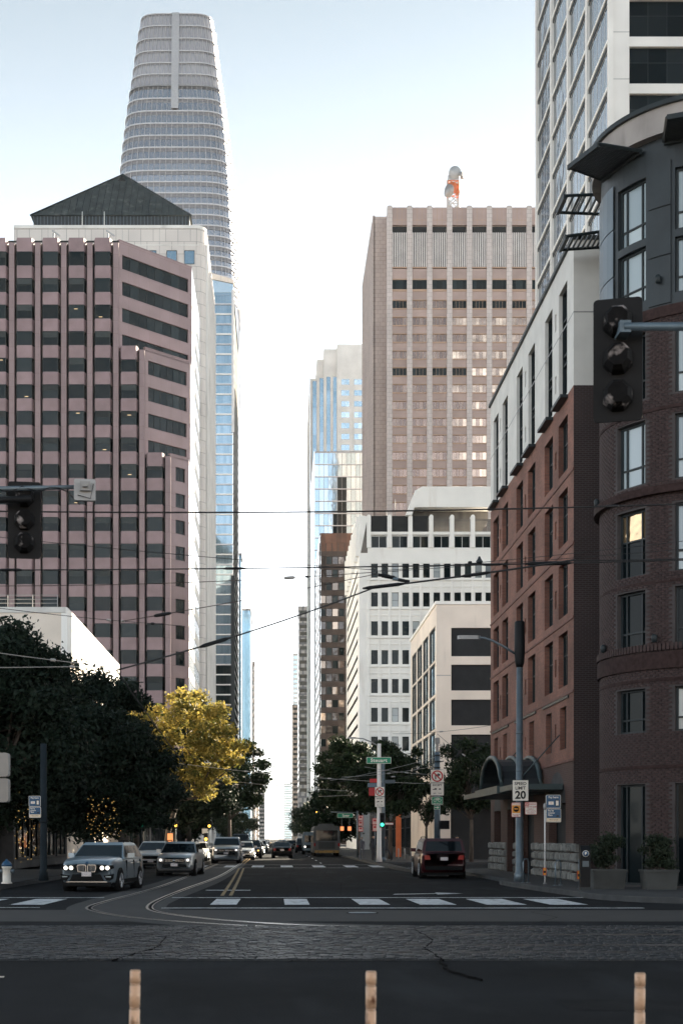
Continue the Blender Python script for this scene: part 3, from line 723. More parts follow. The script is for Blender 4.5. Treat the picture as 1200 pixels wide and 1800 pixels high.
for i, (a, b) in enumerate(wincols):
    for j, (c, d) in enumerate(brows):
        gl = 'g_pale' if (i == 0 and j == 1) or (i == 1 and j in (0, 1, 2, 4)) else 'g_hotel'
        bay_window(a, b, c, d, gl, ([1.3, 1] if (i, j) == (0, 2) else [1, 2.4]) if j < 5 else [1], 'g_warm_reflection' if (i, j) == (0, 2) else None)
    for c, d in trows: bay_window(a, b, c, d, 'g_pale', [1, 2.6])
# louvred sun canopies on the bay and beyond it
def canopy(th, z, depth, width, tilt, r0=RR + .28, org=None, nsl=9):
    t = MB(); hw_ = width / 2
    if org is None: ox, oy = cyl_pt(th, r0); ang = math.atan2(-math.sin(th), -math.cos(th))
    else: ox, oy = org; ang = th
    xf = lambda x, y, zz: (ox + x * math.cos(ang) - y * math.sin(ang), oy + x * math.sin(ang) + y * math.cos(ang), z + zz + x * tilt)
    t.box(0, .1, -hw_, hw_, -.1, .06, 'frame_dark', xf); t.box(depth - .1, depth, -hw_ * .8, hw_ * .8, -.1, .06, 'frame_dark', xf)
    t.tube([(.05, -hw_, 0), (depth - .05, -hw_ * .8, 0)], .06, 'frame_dark', 4, xf); t.tube([(.05, hw_, 0), (depth - .05, hw_ * .8, 0)], .06, 'frame_dark', 4, xf)
    c_ = t.build('canopy', rb)
    for k in range(nsl):
        x = .14 + (depth - .28) * k / (nsl - 1); sl = MB(); hy = hw_ * (1 - .2 * x / depth) - .03
        sl.box(x - .03, x + .03, -hy, hy, -.03, .035, 'darkmetal', xf); sl.build('slat', c_)
canopy(R(22), 24.25, 1.6, 2.2, .04, r0=RR - .1, nsl=15); canopy(R(70), 24.25, 1.6, 2.3, .04, r0=RR - .1, nsl=15)
canopy(R(180), 24.75, 2.0, 1.7, .0, org=(-2.55, 2.7)); canopy(R(180), 23.75, 1.75, 1.5, -.10, org=(-2.6, 3.3), nsl=9)
for k, (th, z) in enumerate(((R(8), 7.95), (R(47), 8.0), (R(49), 19.7), (R(-6), 13.15))):
    t = MB(); x, yy = cyl_pt(th, RR + .14); t.lathe([(.03, 0), (.09, .04), (.10, .22), (.05, .28)], 'frame_dark', 10, lambda a_, b_, c_: (a_ + x, b_ + yy, c_ + z)); t.build('wall_lamp', rb)
ff = Fac(rb, 0, -RR); gw_b = {}
for k in range(6):
    for j, (c, d) in enumerate(brows[:5] + trows):
        gw = gw_b.setdefault((round(d - c, 2), (k + j) % 2), gridwin(1.5, d - c, [.5, 1.8, .5], [1, 2.4], .07, 'frame_dark', 'g_pale' if (k + j) % 2 else 'g_hotel', .05)); ff.win(gw, 3.0 + k * 3.6, c, .07)

# ------------------------------------------------------------------ right: tall office tower behind the hotel
tt = thing('office_tower', 'tall pale concrete tower with blue glass grid rising behind the brick hotel', 'office tower', (27, 116, 0))
fs = Fac(tt, 0, 0, -90); fe = Fac(tt, 0, 0, 0)
w = MB(); w.box(.4, 34, .45, 32, 0, 97, 'interior'); w.box(0, 34, .2, 32, 97, 97.6, 'palestone'); w.box(-.02, 34, -.02, 32, 0, 38, 'palestone'); w.build('core', tt)
FH = 3.83; NB = 4; BW = 8.0
for k in range(5):
    c = MB(); c.box(-BW * k - (.35 if k else 0) - .0, -BW * k + .35, 36, 97, -.3, .12, 'palestone', fs.P); c.build('column', tt)
c = MB(); c.box(.0, 1.65, 36, 97.2, -.5, .15, 'palestone', fe.P); c.build('corner_pier', tt)
sp = MB(); sp.box(0, BW - .7, 0, .28, -.25, .05, 'whitetrim', uvw); sp.box(0, BW - .7, -.35, 0, -.25, -.02, 'frame_dark', uvw); spm = sp.mesh('spandrel')
wg = gridwin(BW - .7, FH - .63, [1] * 5, [1], .05, 'frame_white', 'g_street', .0)
spf = MB(); spf.box(0, 7.9, 0, .8, -.4, .05, 'palestone', uvw); spf = spf.mesh('spandrel')
wgf = gridwin(7.9, FH - .8, [1] * 5, [1.6, 1], .06, 'frame_dark', 'g_hotel', .0)
jn = MB(); jn.box(0, 1.65, 0, .05, 0, .156, 'frame_grey', uvw); jn = jn.mesh('joint')
z = 63.0 - 7 * FH; z0_ = z
while z < 96:
    for k in range(NB):
        fs.put('spandrel', spm, -BW * (k + 1) + .35, z)
        if z + FH < 98: fs.win(wg, -BW * (k + 1) + .35, z + .28, -.1)
    for k in range(2):
        fe.put('spandrel', spf, 1.65 + k * 7.93, z - .5); fe.win(wgf, 1.65 + k * 7.93, z + .3, -.25)
    fe.put('joint', jn, 0, z + .6)
    z += FH
t = MB(); t.box(17.6, 34, 36, 97, -.3, .1, 'palestone', fe.P); t.build('wall', tt)

# ------------------------------------------------------------------ right: beige low office at the far corner
bo = thing('beige_office', 'low beige concrete office with dark ribbon windows beyond the side street', 'building', (12.3, 110, .15))
fs = Fac(bo, 0, 0, -90); fe = Fac(bo, 0, 0, 0); LB = 21.0; TB = 19.7
bands = [(16.0, 18.35 - .35), (13.35, 15.35), (10.65, 12.65), (7.95, 9.95), (5.2, 7.3)]
bands = [(15.7, 17.9), (13.05, 15.05), (10.35, 12.35), (7.65, 9.65), (5.0, 7.0)]
w = MB(); wcols = [(-19.9, -15.9), (-15.2, -11.0), (-10.2, -5.9), (-5.2, -.9)]
wall_open(w, -LB, 0, 0, TB, [(a, b, c - .2, d + .3) for a, b in wcols for c, d in bands[:4]], .3, 'beige', fs.P)
w.box(-LB + .05, -.2, 0, TB - .1, -6, -.35, 'interior', fs.P)
wall_open(w, 0, 24, 4.6, TB, [(1.15, 23.5, c, d) for c, d in bands], .5, 'beige', fe.P)
w.box(.3, 23.9, 0, TB - .1, -6, -.6, 'interior', fe.P)
w.quad((-LB, 0, 0), (-LB, 0, -24), (-LB, TB, -24), (-LB, TB, 0), 'beige', fs.P)
w.quad((0, TB, 0), (24, TB, 0), (24, TB, -LB), (0, TB, -LB), 'whitetrim', fe.P)
w.box(0, 1.1, 0, 4.6, -1, 0, 'beige', fe.P); w.box(5.2, 6.2, 0, 4.6, -1.4, -.2, 'beige', fe.P); w.box(0, 24, 0, 4.6, -4.2, -4, 'darkwall', fe.P)
w.build('wall', bo)
c = MB(); c.box(-LB, .12, TB, TB + .25, -.4, .1, 'whitetrim', fs.P); c.box(.12, 24, TB, TB + .25, -.4, .1, 'whitetrim', fe.P); c.build('coping', bo)
for z in (14.2, 8.8):
    c = MB(); c.box(0, 1.1, z, z + .05, -.02, .006, 'frame_grey', fe.P); c.build('joint', bo)
for c_, d_ in bands:
    gw = gridwin(22.35, d_ - c_, [1.2, 1, 1.2, .7, 1.2, 1, 1.2, 1, 1], [1], .07, 'frame_grey', 'g_office', .0); fe.win(gw, 1.15, c_, -.3)
for a, b in wcols:
    for c_, d_ in bands[:4]:
        gw = gridwin(b - a, d_ - c_ + .5, [1, 1], [1], .12, 'frame_dark', 'g_street', .05); fs.win(gw, a, c_ - .2, -.10)
c = MB(); c.box(2, 22, 4.35, 4.75, .1, 1.6, 'frame_white', fe.P); c.build('entrance_canopy', bo)
dr = gridwin(4.0, 3.2, [1, 1, 1], [2, 1], .1, 'frame_grey', 'g_dark', .05); fe.win(dr, 7.2, .1, -3.9, 'door')
for u in (1.8, 3.1, 12.4):
    c = MB(); c.box(u, u + .25, 2.6, 2.9, -3.98, -3.8, 'l_room', fe.P); c.build('wall_lamp', bo)

# ------------------------------------------------------------------ right: white office building
wo_ = thing('white_office', 'white concrete office with fin topped piers and rows of narrow windows', 'office building', (12.0, 208, 0))
fs = Fac(wo_, 0, 0, -90); fe = Fac(wo_, 0, 0, 0); sc = 208 / F
TW = 48.0; PX = lambda px: (px - 631) * sc
pit = 36.5 * sc
piers = [PX(647.5) + k * pit for k in range(9)]
wz_ = lambda py: wz(py, 208)
W = MB(); ops = []; wxs = []
for k in range(8):
    for h in (0, 1): wxs.append(piers[k] + .36 + h * pit * .5)
rowz = [(wz_(1015.5 + 50.7 * j), wz_(990.5 + 50.7 * j)) for j in range(9)]
ops = [(u, u + .97, a, b) for u in wxs for a, b in rowz]
up = [(piers[k] + .34, piers[k + 1] - .34, wz_(963), wz_(941.5)) for k in range(8)]
LW = 39.0
wall_open(W, 0, piers[-1] + 1, 0, wz_(941), ops + up, .35, 'whitewall', fe.P)
W.box(.3, piers[-1] + .8, 0, wz_(941), -12, -.4, 'interior', fe.P)
slots = [(-LW + 3 + i * 0, -4.0, b - .75, b - .15) for i in (0,) for a, b in rowz] + [(-LW + 3, -4.0, a - .5, a + .1) for a, b in rowz]
wall_open(W, -LW, 0, 0, wz_(905), slots, .3, 'whitewall', fs.P, 'darkwall'); W.box(-LW + .1, -.3, 0, wz_(906), -10, -.35, 'interior', fs.P)
W.quad((0, wz_(941), 0), (piers[0], wz_(941), 0), (piers[0], wz_(908), 0), (0, wz_(905), 0), 'whitewall', fe.P)
W.build('wall', wo_)
c = MB(); c.prism([(PX(633.5), wz_(972)), (PX(645.5), wz_(972)), (PX(645.5), wz_(909))], -.05, .02, 'slat_brown', fe.P); c.build('corner_louvre', wo_)
pm_ = MB(); hP = wz_(905) - wz_(963); prof = [(-.30, 0), (.30, 0), (.30, hP - .3)] + [(.30 * math.cos(t), hP - .3 + .3 * math.sin(t)) for t in (R(30), R(60), R(90), R(120), R(150))] + [(-.30, hP - .3)]
pm_.prism(prof, -1.2, .25, 'whitewall', uvw); pm_ = pm_.mesh('pier')
for k, u in enumerate(piers):
    fe.put('pier', pm_, u, wz_(963), 0)
sl = MB(); sw = pit - .6
for k in range(14): sl.box(k * sw / 14 + .02, (k + 1) * sw / 14 - .03, 0, wz_(911) - wz_(935), -.5, -.42 + .03 * (k % 2), 'slat_brown', uvw)
sl = sl.mesh('slat_panel')
sill = MB(); sill.box(0, pit - .6, 0, .42, -.5, .12, 'whitetrim', uvw); sill = sill.mesh('ledge')
uw2 = gridwin(pit - .68, wz_(941.5) - wz_(963), [1, 1], [1], .09, 'frame_white', 'g_dark')
for k in range(8):
    fe.put('slat_panel', sl, piers[k] + .3, wz_(935)); fe.put('ledge', sill, piers[k] + .3, wz_(940)); fe.win(uw2, piers[k] + .34, wz_(963), -.25)
nw = gridwin(.97, rowz[0][1] - rowz[0][0], [1], [1], .05, 'frame_dark', 'g_dark', .02)
nwp = gridwin(.97, rowz[0][1] - rowz[0][0], [1], [1, 1.3], .05, 'frame_dark', 'g_blind', .02)
lg = MB(); lg.box(0, piers[-1] - .4, 0, .16, 0, .24, 'whitetrim', uvw); lg.box(0, piers[-1] - .4, -.95, -.85, 0, .12, 'whitetrim', uvw); lg = lg.mesh('ledge')
for a, b in rowz:
    fe.put('ledge', lg, piers[0] - .3, a - .42)
    for u in wxs: fe.win(nwp if random.random() < (.45 if a == rowz[0][0] else .12) else nw, u, a, -.25)
for k in range(17):
    u = piers[0] - .12 + k * pit / 2; c = MB(); c.box(u - .02, u + .26, 0, wz_(988), 0, .20, 'whitewall', fe.P); c.build('pilaster', wo_)
# fins along the street side of the top storeys
for k in range(9):
    c = MB(); c.prism([(-2 - k * 4.2, wz_(975)), (-.9 - k * 4.2, wz_(975)), (-.9 - k * 4.2, wz_(905)), (-2 - k * 4.2, wz_(905))], 0, .45, 'whitewall', fs.P); c.build('fin', wo_)
ph = MB(); zb, zt = wz_(893), wz_(857); x0, x1, x2, x3 = PX(712), PX(728), PX(741), PX(861)
ph.prism([(x0, wz_(907)), (x0 + .9, wz_(907)), (PX(727), zb), (x3, zb), (x3, zt), (x2, zt), (x1, wz_(864))], -12, .6, 'whitewall', fe.P)
ph.prism([(x0 + 1.2, wz_(910)), (x3, wz_(910)), (x3, zb), (PX(728), zb)], -12, -2.2, 'slat_brown', fe.P)
ph.box(0, piers[-1] + 1, wz_(937), wz_(936), -30, -.5, 'whitewall', fe.P)
ph.build('penthouse', wo_)
for px in (700, 684):
    c = MB(); c.cyl((PX(px), 6), .05, wz_(912), wz_(860 if px == 700 else 880), 'frame_grey', 6); c.build('antenna', wo_)

# ------------------------------------------------------------------ right: pink granite tower
gt = thing('granite_tower', 'pink granite office tower with full height piers and dish antennas on top', 'office tower', (wx(680, 335), 335, 0))
sc = 335 / F; Zg = lambda py: wz(py, 335); fe = Fac(gt, 0, 0, 0)
mod = 35.0 * sc; NBY = 8; PW = 1.25; GT = Zg(363)
px0 = .0
pr = MB(); nblk = int(GT / 1.4)
pr.box(-PW / 2, PW / 2, 0, GT, -1.0, 0, 'granite_pier', uvw); pr.box(-PW / 2 + .1, PW / 2 - .1, GT, GT + .25, -.6, -.05, 'granite', uvw); pier_m = pr.mesh('pier')
p_u = [PW / 2 + k * mod for k in range(NBY + 1)]
for u in p_u: fe.put('pier', pier_m, u, 0)
W = MB(); W.box(.2, p_u[-1] + .4, .8, 50, 0, GT - .3, 'granite'); W.build('core', gt)
bw = mod - PW
pt = MB(); pt.box(0, bw, 0, Zg(364) - Zg(395), -.9, -.15, 'granite_panel', uvw); pt.box(bw * .33, bw * .35, 0, Zg(364) - Zg(395), -.2, -.145, 'granite_trim', uvw); pt.box(bw * .66, bw * .68, 0, Zg(364) - Zg(395), -.2, -.145, 'granite_trim', uvw)
pt.box(0, bw, 1.1, 1.2, -.2, -.14, 'granite_trim', uvw); pt = pt.mesh('parapet_panel')
lv = MB(); hl = Zg(408) - Zg(471); lv.box(0, bw, 0, hl + 1.6, -.9, -.75, 'interior', uvw); lv.box(-.05, bw * .99, 0, .25, -.7, .05, 'granite_trim', uvw); lvm = lv.mesh('louvre_bay')
fin = MB(); fin.box(-.11, .11, .25, hl, -.72, -.22, 'louver', uvw); fin = fin.mesh('louvre')
pl = MB(); pl.box(0, bw, 0, Zg(472) - Zg(491.5), -.9, -.2, 'granite_panel', uvw); pl.box(0, bw, 0, .3, -.9, -.14, 'granite_trim', uvw); pl = pl.mesh('spandrel')
w1 = gridwin(bw, Zg(491.5) - Zg(508), [1, 1.6, 1], [1], .05, 'frame_dark', 'g_dark', .02)
wr = gridwin(bw, 13.8 * sc, [1, .9, .9, 1], [1], .07, 'granite_trim', 'g_bronze', .02)
wrg = gridwin(bw, 13.8 * sc, [1, .9, .9, 1], [1], .07, 'granite_trim', 'g_gold_reflection', .02)
wrd = gridwin(bw, 13.8 * sc, [1, .9, .9, 1], [1], .07, 'granite_trim', 'g_dark', .02)
spd = MB(); hs_ = 29.6 * sc - 13.8 * sc; spd.box(0, bw, 0, hs_, -.9, -.22, 'granite_panel', uvw)
spd.box(0, bw, hs_ - .28, hs_, -.3, -.10, 'granite_trim', uvw); spd.box(0, bw, .0, .16, -.3, -.15, 'granite_trim', uvw); spd.box(0, bw, hs_ * .5, hs_ * .5 + .05, -.3, -.215, 'granite_trim', uvw); spd = spd.mesh('spandrel')
sp1 = MB(); h1 = Zg(508) - Zg(527.5); sp1.box(0, bw, 0, h1, -.9, -.22, 'granite_panel', uvw); sp1.box(0, bw, h1 - .5, h1, -.3, -.12, 'granite_trim', uvw); sp1.box(0, bw, 0, .2, -.3, -.15, 'granite_trim', uvw); sp1 = sp1.mesh('spandrel')
dark_rows = {(0, 0), (0, 3), (0, 4), (0, 5), (0, 6), (4, 0), (4, 1), (4, 2), (4, 3)}
for k in range(NBY):
    u = p_u[k] + PW / 2
    fe.put('parapet_panel', pt, u, Zg(395))
    o = fe.put('louvre_bay', lvm, u, Zg(471))
    for j in range(8): obj('louvre', fin, o, ((j + .5) * bw / 8, 0, 0))
    fe.put('spandrel', pl, u, Zg(491.5)); fe.win(w1, u, Zg(508), -.3)
    fe.put('spandrel', sp1, u, Zg(527.5))
    for r in range(14):
        zt = Zg(527.5 + 29.6 * r)
        fe.win(wrd if (r, k) in dark_rows else (wrg if k >= 4 or (k == 3 and r % 2) else wr), u, zt - 13.8 * sc, -.4)
        fe.put('spandrel', spd, u, zt - 29.6 * sc)
lw_ = MB(); lw_.box(0, p_u[-1], 0, Zg(527.5 + 29.6 * 14) + .05, -.9, -.25, 'granite', fe.P); lw_.build('lower_wall', gt)
# stepped left flank
xl = wx(657, 340.6) - wx(680, 335)
fl = MB(); fl.box(xl, .4, 5.6, 50, 0, wz(380.5, 340.6), 'granite'); fl.build('flank', gt)
for k in range(11):
    y0 = 5.6 + k * 4.1
    c = MB(); c.box(xl - .30, xl + .2, y0, y0 + 2.3, 0, wz(380.5, 340.6) + .25, 'granite'); c.build('rib', gt)
for px, py in ((697, 344), (764, 345)):
    c = MB(); c.cyl(((px - 680) * sc, 6), .09, GT - .3, Zg(py), 'frame_grey', 6); c.build('antenna', gt)
# lattice mast with dish antennas
ms = thing('antenna_mast', 'red and white lattice mast with round dishes standing on granite tower roof', 'antenna mast', (wx(796, 345), 345, GT - .2))
def seg(z0, z1, hw0, mt):
    def bar(nm, p, q, r):
        c = MB(); c.tube([p, q], r, mt, 5); c.build(nm, ms)
    for sx in (-1, 1):
        for sy in (-1, 1): bar('mast_leg', (sx * hw0, sy * hw0, z0), (sx * hw0, sy * hw0, z1), .2)
    n = 3
    for k in range(n):
        a, b = z0 + (z1 - z0) * k / n, z0 + (z1 - z0) * (k + 1) / n
        for sy in (-1, 1): bar('brace', (-hw0, sy * hw0, a), (hw0, sy * hw0, b), .12); bar('brace', (hw0, sy * hw0, a), (-hw0, sy * hw0, b), .12)
        bar('rung', (-hw0, -hw0, b), (hw0, -hw0, b), .12)
MO = 4.4
seg(0, 2.8 + MO, 1.25, 'tower_white'); seg(2.8 + MO, 6.0 + MO, 1.25, 'tower_orange'); seg(6.0 + MO, 7.2 + MO, 1.25, 'tower_white')
def dish(x, z, r, yaw, mt, y=-1.6):
    a = R(yaw); c = MB()
    xf = lambda p, q, s_: (x + p * math.cos(a) - s_ * math.sin(a), y + p * math.sin(a) + s_ * math.cos(a), z + q)
    c.lathe([(r, 0), (r, .55 * r), (r * .9, .68 * r), (.02, .72 * r)], mt, 20, xf); c.build('dish', ms)
dish(.25, 7.9 + MO, 1.45, 0, 'tower_white'); dish(-.4, 4.3 + MO, 1.2, 5, 'tower_orange'); dish(-1.6, 3.4 + MO, 1.5, -65, 'frame_grey'); dish(2.2, 7.1 + MO, .85, 60, 'frame_grey')
c = MB(); c.box(.5, 1.4, -1.4, -.6, 2.4 + MO, 3.6 + MO, 'tower_orange'); c.build('equipment_box', ms)
c = MB(); c.tube([(.3, 0, 8.5 + MO), (.3, 0, 12.0 + MO)], .1, 'frame_grey', 5); c.build('antenna', ms)

# ------------------------------------------------------------------ right, farther down the street
bb = thing('dark_brown_office', 'dark brown stone office block with gridded windows at the street line', 'office building', (12.3, 410, 0))
sc = 410 / F; Zb = lambda py: wz(py, 410); fe = Fac(bb, 0, 0, 0); fs = Fac(bb, 0, 0, -90)
W = MB(); W.box(.2, 22, .6, 48, 0, Zb(937), 'brownpanel'); W.build('core', bb)
tp = MB(); tp.box(0, 1.55, 0, 2.6, -.6, 0, 'rustpanel', uvw); tp = tp.mesh('panel')
tp2 = MB(); tp2.box(0, 1.75, 0, 1.45, -.6, 0, 'brownpanel', uvw); tp2 = tp2.mesh('panel')
for r in range(2):
    for k in range(14): fe.put('panel', tp, k * 1.57, Zb(937) - 2.62 * (r + 1))
gb = gridwin(1.7, 2.25, [1], [1], .08, 'frame_dark', 'g_brown', .1); gb2 = gridwin(1.7, 2.25, [1], [1], .08, 'frame_dark', 'g_dark', .1)
fh = 22.9 * sc
for r in range(20):
    zt = Zb(955) - fh * r
    for k in range(12):
        fe.put('panel', tp2, k * 1.78, zt - fh); 
        if k in (1, 2, 3, 5, 6, 7) or r > 3: fe.win(gb2 if (k * 7 + r * 3) % 5 < 2 or k > 6 else gb, k * 1.78 + .02, zt - 2.27, -.15)
for k in range(13):
    c = MB(); c.box(k * 1.78 - .12, k * 1.78 + .12, 0, Zb(955), -.4, .12, 'brownpanel', fe.P); c.build('mullion', bb)
ss = MB(); ss.box(-48, 0, 0, Zb(937), -.3, -.05, 'g_white', fs.P)
for r in range(22): ss.box(-48, 0, Zb(955) - fh * r - 1.4, Zb(955) - fh * r, -.2, .02, 'palestone', fs.P)
ss.build('street_wall', bb)
gb_ = thing('blue_glass_block', 'blue mirror glass block rising behind the dark brown office', 'office building', (12.15, 462, 0))
sc = 462 / F; Zc = lambda py: wz(py, 462); fe = Fac(gb_, 0, 0, 0)
W = MB(); W.box(.05, 24, .3, 50, 0, Zc(793), 'darkmetal'); W.box(-.1, .05, 0, 50, 0, Zc(793), 'g_white'); W.build('core', gb_)
cpan = gridwin(1.45, 21 * sc, [1], [1], .05, 'frame_grey', 'g_sky', .03); cpan2 = gridwin(1.45, 21 * sc, [1], [1], .05, 'frame_grey', 'g_dark', .03)
for r in range(12):
    for k in range(11): fe.win(cpan2 if (k in (5, 6) and r > 1) or (k == 4 and r > 4) else cpan, .1 + k * 1.47, Zc(795) - 21.5 * sc * (r + 1), -.2)
c = MB()
for r in range(13): c.box(0, 16.3, Zc(795) - 21.5 * sc * r - .1, Zc(795) - 21.5 * sc * r + .15, -.2, .08, 'fin', fe.P)
c.build('floor_band', gb_)
ft = thing('stepped_white_tower', 'pale stepped tower with blue window strips behind the blue glass block', 'office tower', (12.2, 526, 0))
sc = 526 / F; Zd = lambda py: wz(py, 526); fe = Fac(ft, 0, 0, 0)
tops = [(545, 557, 658), (557, 569, 627), (569, 592, 611), (592, 660, 605)]
for i, (a, b, t_) in enumerate(tops):
    c = MB(); c.box((a - 545) * sc, (b - 545) * sc, 1.6 * (3 - i) if i < 3 else 0, 45, 0, Zd(t_), 'palestone'); c.build('wall_step', ft)
ro = gridwin(14.5 * sc, 10 * sc, [1, 1], [1], .06, 'frame_white', 'g_sky', .02)
for r in range(10):
    for k in range(3): fe.win(ro, (599.5 + 22.5 * k - 545) * sc, Zd(676.5 + 19.2 * r), .03)
for i, px in enumerate((550, 562, 574, 585.5)):
    gw = gridwin(7 * sc, 120, [1], [1] * 24, .05, 'frame_grey', 'g_blue', .02); y = (1.6 * 3, 1.6 * 2, 1.6, 1.6)[i]
    fe.win(gw, (px - 545) * sc, Zd(660) - 120 - (0 if i else .5), -y + .05)
c = MB()
for k in range(9): c.box(-.25, .1, 1 + k * 4.9, 3 + k * 4.9, 0, Zd(660) - k * 1.0, 'palestone')
c.box(-.1, .05, 0, 45, 0, Zd(662), 'g_white'); c.build('street_wall', ft)
def far_block(name, label, x0, x1, y0, y1, h, mt, extra=None, cat='building'):
    t = thing(name, label, cat, ((x0 + x1) / 2, y0, 0)); hx = (x1 - x0) / 2
    c = MB(); c.box(-hx, hx, 0, y1 - y0, 0, h, mt); c.build('wall', t)
    c = MB(); c.box(-hx - .3, hx + .3, -.3, y1 - y0, h, h + .8, 'far_grey'); c.build('cornice', t)
    f_ = Fac(t, -hx, 0, 0); fl_ = Fac(t, -hx if x0 > 0 else hx, 0, -90 if x0 > 0 else 90)
    n = min(26, int(h / 4)); band = MB(); band.box(.6, 2 * hx - .6, 0, 1.9, -.1, .04, extra or 'g_dark', uvw); band = band.mesh('window'); d = y1 - y0
    b2 = MB(); b2.box(-d + 2 if x0 > 0 else 2, -2 if x0 > 0 else d - 2, 0, 1.9, -.1, .04, extra or 'g_white', uvw); b2 = b2.mesh('window')
    for k in range(n):
        z = h - 3.6 - k * 4.0; f_.put('window', band, 0, z); fl_.put('window', b2, 0, z)
    c = MB(); c.box(-hx * .5, hx * .5, 6, 14, h, h + 4, mt); c.build('roof_plant', t); return t
far_block('old_masonry_tower', 'narrow grey tower with stacked ledges beyond the white pleated facade', 12.2, 40, 800, 850, wz(1068, 800), 'far_grey')
far_block('slim_tan_tower', 'slim tan tower with pale top far along the right side', 12.2, 44, 1130, 1180, wz(1240, 1130), 'far_tan')
far_block('pale_glass_tower', 'pale glass tower topping the slim tan block far down the street', 13.5, 44, 1190, 1240, wz(1150, 1190), 'palestone', 'far_blue')
far_block('hazy_tower', 'hazy pale tower closing the street at its far end', 12, 52, 2400, 2450, wz(1378, 2400), 'palestone', 'far_blue')

# ------------------------------------------------------------------ left side
# mauve office with bay windows and stepped chamfered corner
YM = 223.0; scm = YM / F; XM = -14.0
mv = thing('mauve_office', 'mauve granite office with bay windows and a stepped chamfered corner', 'office building', (XM, YM, 0))
fe = Fac(mv, 0, 0, 0); Zm = lambda py: wz(py, YM)
mo = 4.07; bx = [wx(45, YM) - XM + mo * k for k in range(-3, 6)]   # bay centres
FHm = 46.5 * scm; topz = Zm(422); r0 = Zm(446)
lev = [(3, 0, 4, topz), (4, 4, 8, Zm(611)), (5, 8, 21, Zm(798))]
bwid = 2.85; cw_ = 2.3; dep = 1.0; hs_ = FHm - 2.2
plan = lambda g_=0: [(-bwid / 2, -.05), (-bwid / 2, 0), (-cw_ / 2, dep), (cw_ / 2, dep), (bwid / 2, 0), (bwid / 2, -.05)]
def bayprism(mb, z0, z1, mt, g_=0.0):
    p = plan(); p = [(x * (1 - g_ * .02), y - g_) for x, y in p]
    mb.prism([(x, -y) for x, y in p], z0, z1, mt)
b = MB(); bayprism(b, 0, hs_, 'mauve'); bsp = b.mesh('spandrel')
b = MB(); bayprism(b, 0, Zm(422) - Zm(446), 'mauve'); btop = b.mesh('parapet')
b = MB(); bayprism(b, 0, .07, 'frame_dark', .04); bayprism(b, 2.13, 2.2, 'frame_dark', .04)
for sx in (-1, 1): b.box(sx * cw_ / 2 - .05, sx * cw_ / 2 + .05, -dep + .0, -dep + .14, 0, 2.2, 'frame_dark')
bwin = b.mesh('window')
b = MB(); p = plan(); b.add([(p[2][0], -p[2][1] + .07, .05), (p[3][0], -p[3][1] + .07, .05), (p[3][0], -p[3][1] + .07, 2.15), (p[2][0], -p[2][1] + .07, 2.15)], [(0, 1, 2, 3)], 'g_dark'); bpane = b.mesh('pane')
def sidepane(i):
    b = MB(); a_, c_ = p[i], p[i + 1]; b.add([(a_[0], -a_[1] + .07, .05), (c_[0], -c_[1] + .07, .05), (c_[0], -c_[1] + .07, 2.15), (a_[0], -a_[1] + .07, 2.15)], [(0, 1, 2, 3)], 'g_dark'); return b.mesh('pane')
sp_l, sp_r = sidepane(1), sidepane(3)
b = MB(); b.box(0, .55, -dep + .03, -dep + .05, 0, .07, 'l_room'); clm = b.mesh('ceiling_light')
b = MB(); b.box(-cw_ / 2 + .06, cw_ / 2 - .06, -dep + .05, -dep + .06, 1.25, 2.12, 'blindcloth'); blm = b.mesh('blind')
pier_mesh = {}
def mpier(u, h):
    k = round(h, 2)
    if k not in pier_mesh:
        c = MB(); c.box(-.42, .42, 0, h, -.6, .55, 'mauve_pier', uvw); pier_mesh[k] = c.mesh('pier')
    fe.put('pier', pier_mesh[k], u, 0, .0)
def nrows(k):   # first row present for bay index k (-3..5 -> 0..8)
    kk = k - 3
    return 0 if kk <= 3 else (4 if kk == 4 else 8)
lt = {0: topz, 4: Zm(611), 8: Zm(798)}
for k, u in enumerate(bx):
    n0 = nrows(k); fe.put('parapet', btop, u, lt[n0] - (topz - r0), -.1)
    for n in range(n0, 18):
        z1 = r0 - FHm * n
        o = fe.put('window', bwin, u, z1 - 2.2, -.1); obj('pane', bpane, o)
        if random.random() < .10: obj('ceiling_light', clm, o, (random.uniform(-.8, .3), 0, random.choice((.25, .5, 1.5, 1.8))))
        if random.random() < .35: obj('blind', blm, o, (0, 0, 0)); obj('pane', sp_l, o); obj('pane', sp_r, o)
        fe.put('spandrel', bsp, u, z1 - FHm, -.1)
    mpier(u - mo / 2, lt[nrows(max(k - 1, 0))] - .6)
mpier(bx[-1] + mo / 2, lt[8] - .6)
W = MB()
ch = [bx[6] + mo / 2 + .45, bx[7] + mo / 2 + .45, bx[8] + mo / 2 + .3]
for i, (_, n0, n1, zt) in enumerate(lev):
    zb = lev[i + 1][3] if i < 2 else 0; x0 = ch[i] - .3
    W.prism([(bx[0] - 3, .55), (x0, .55), (-.4, -x0 - .4 + .55), (-.4, 34), (bx[0] - 3, 34)], zb, zt - .4, 'interior')
W.prism([(bx[0] - 3, .7), (ch[0] - .4, .7), (-.6, -ch[0] + .1), (-.6, 34), (bx[0] - 3, 34)], lev[0][3] - .55, lev[0][3] - .35, 'roofmetal'); W.build('core', mv)
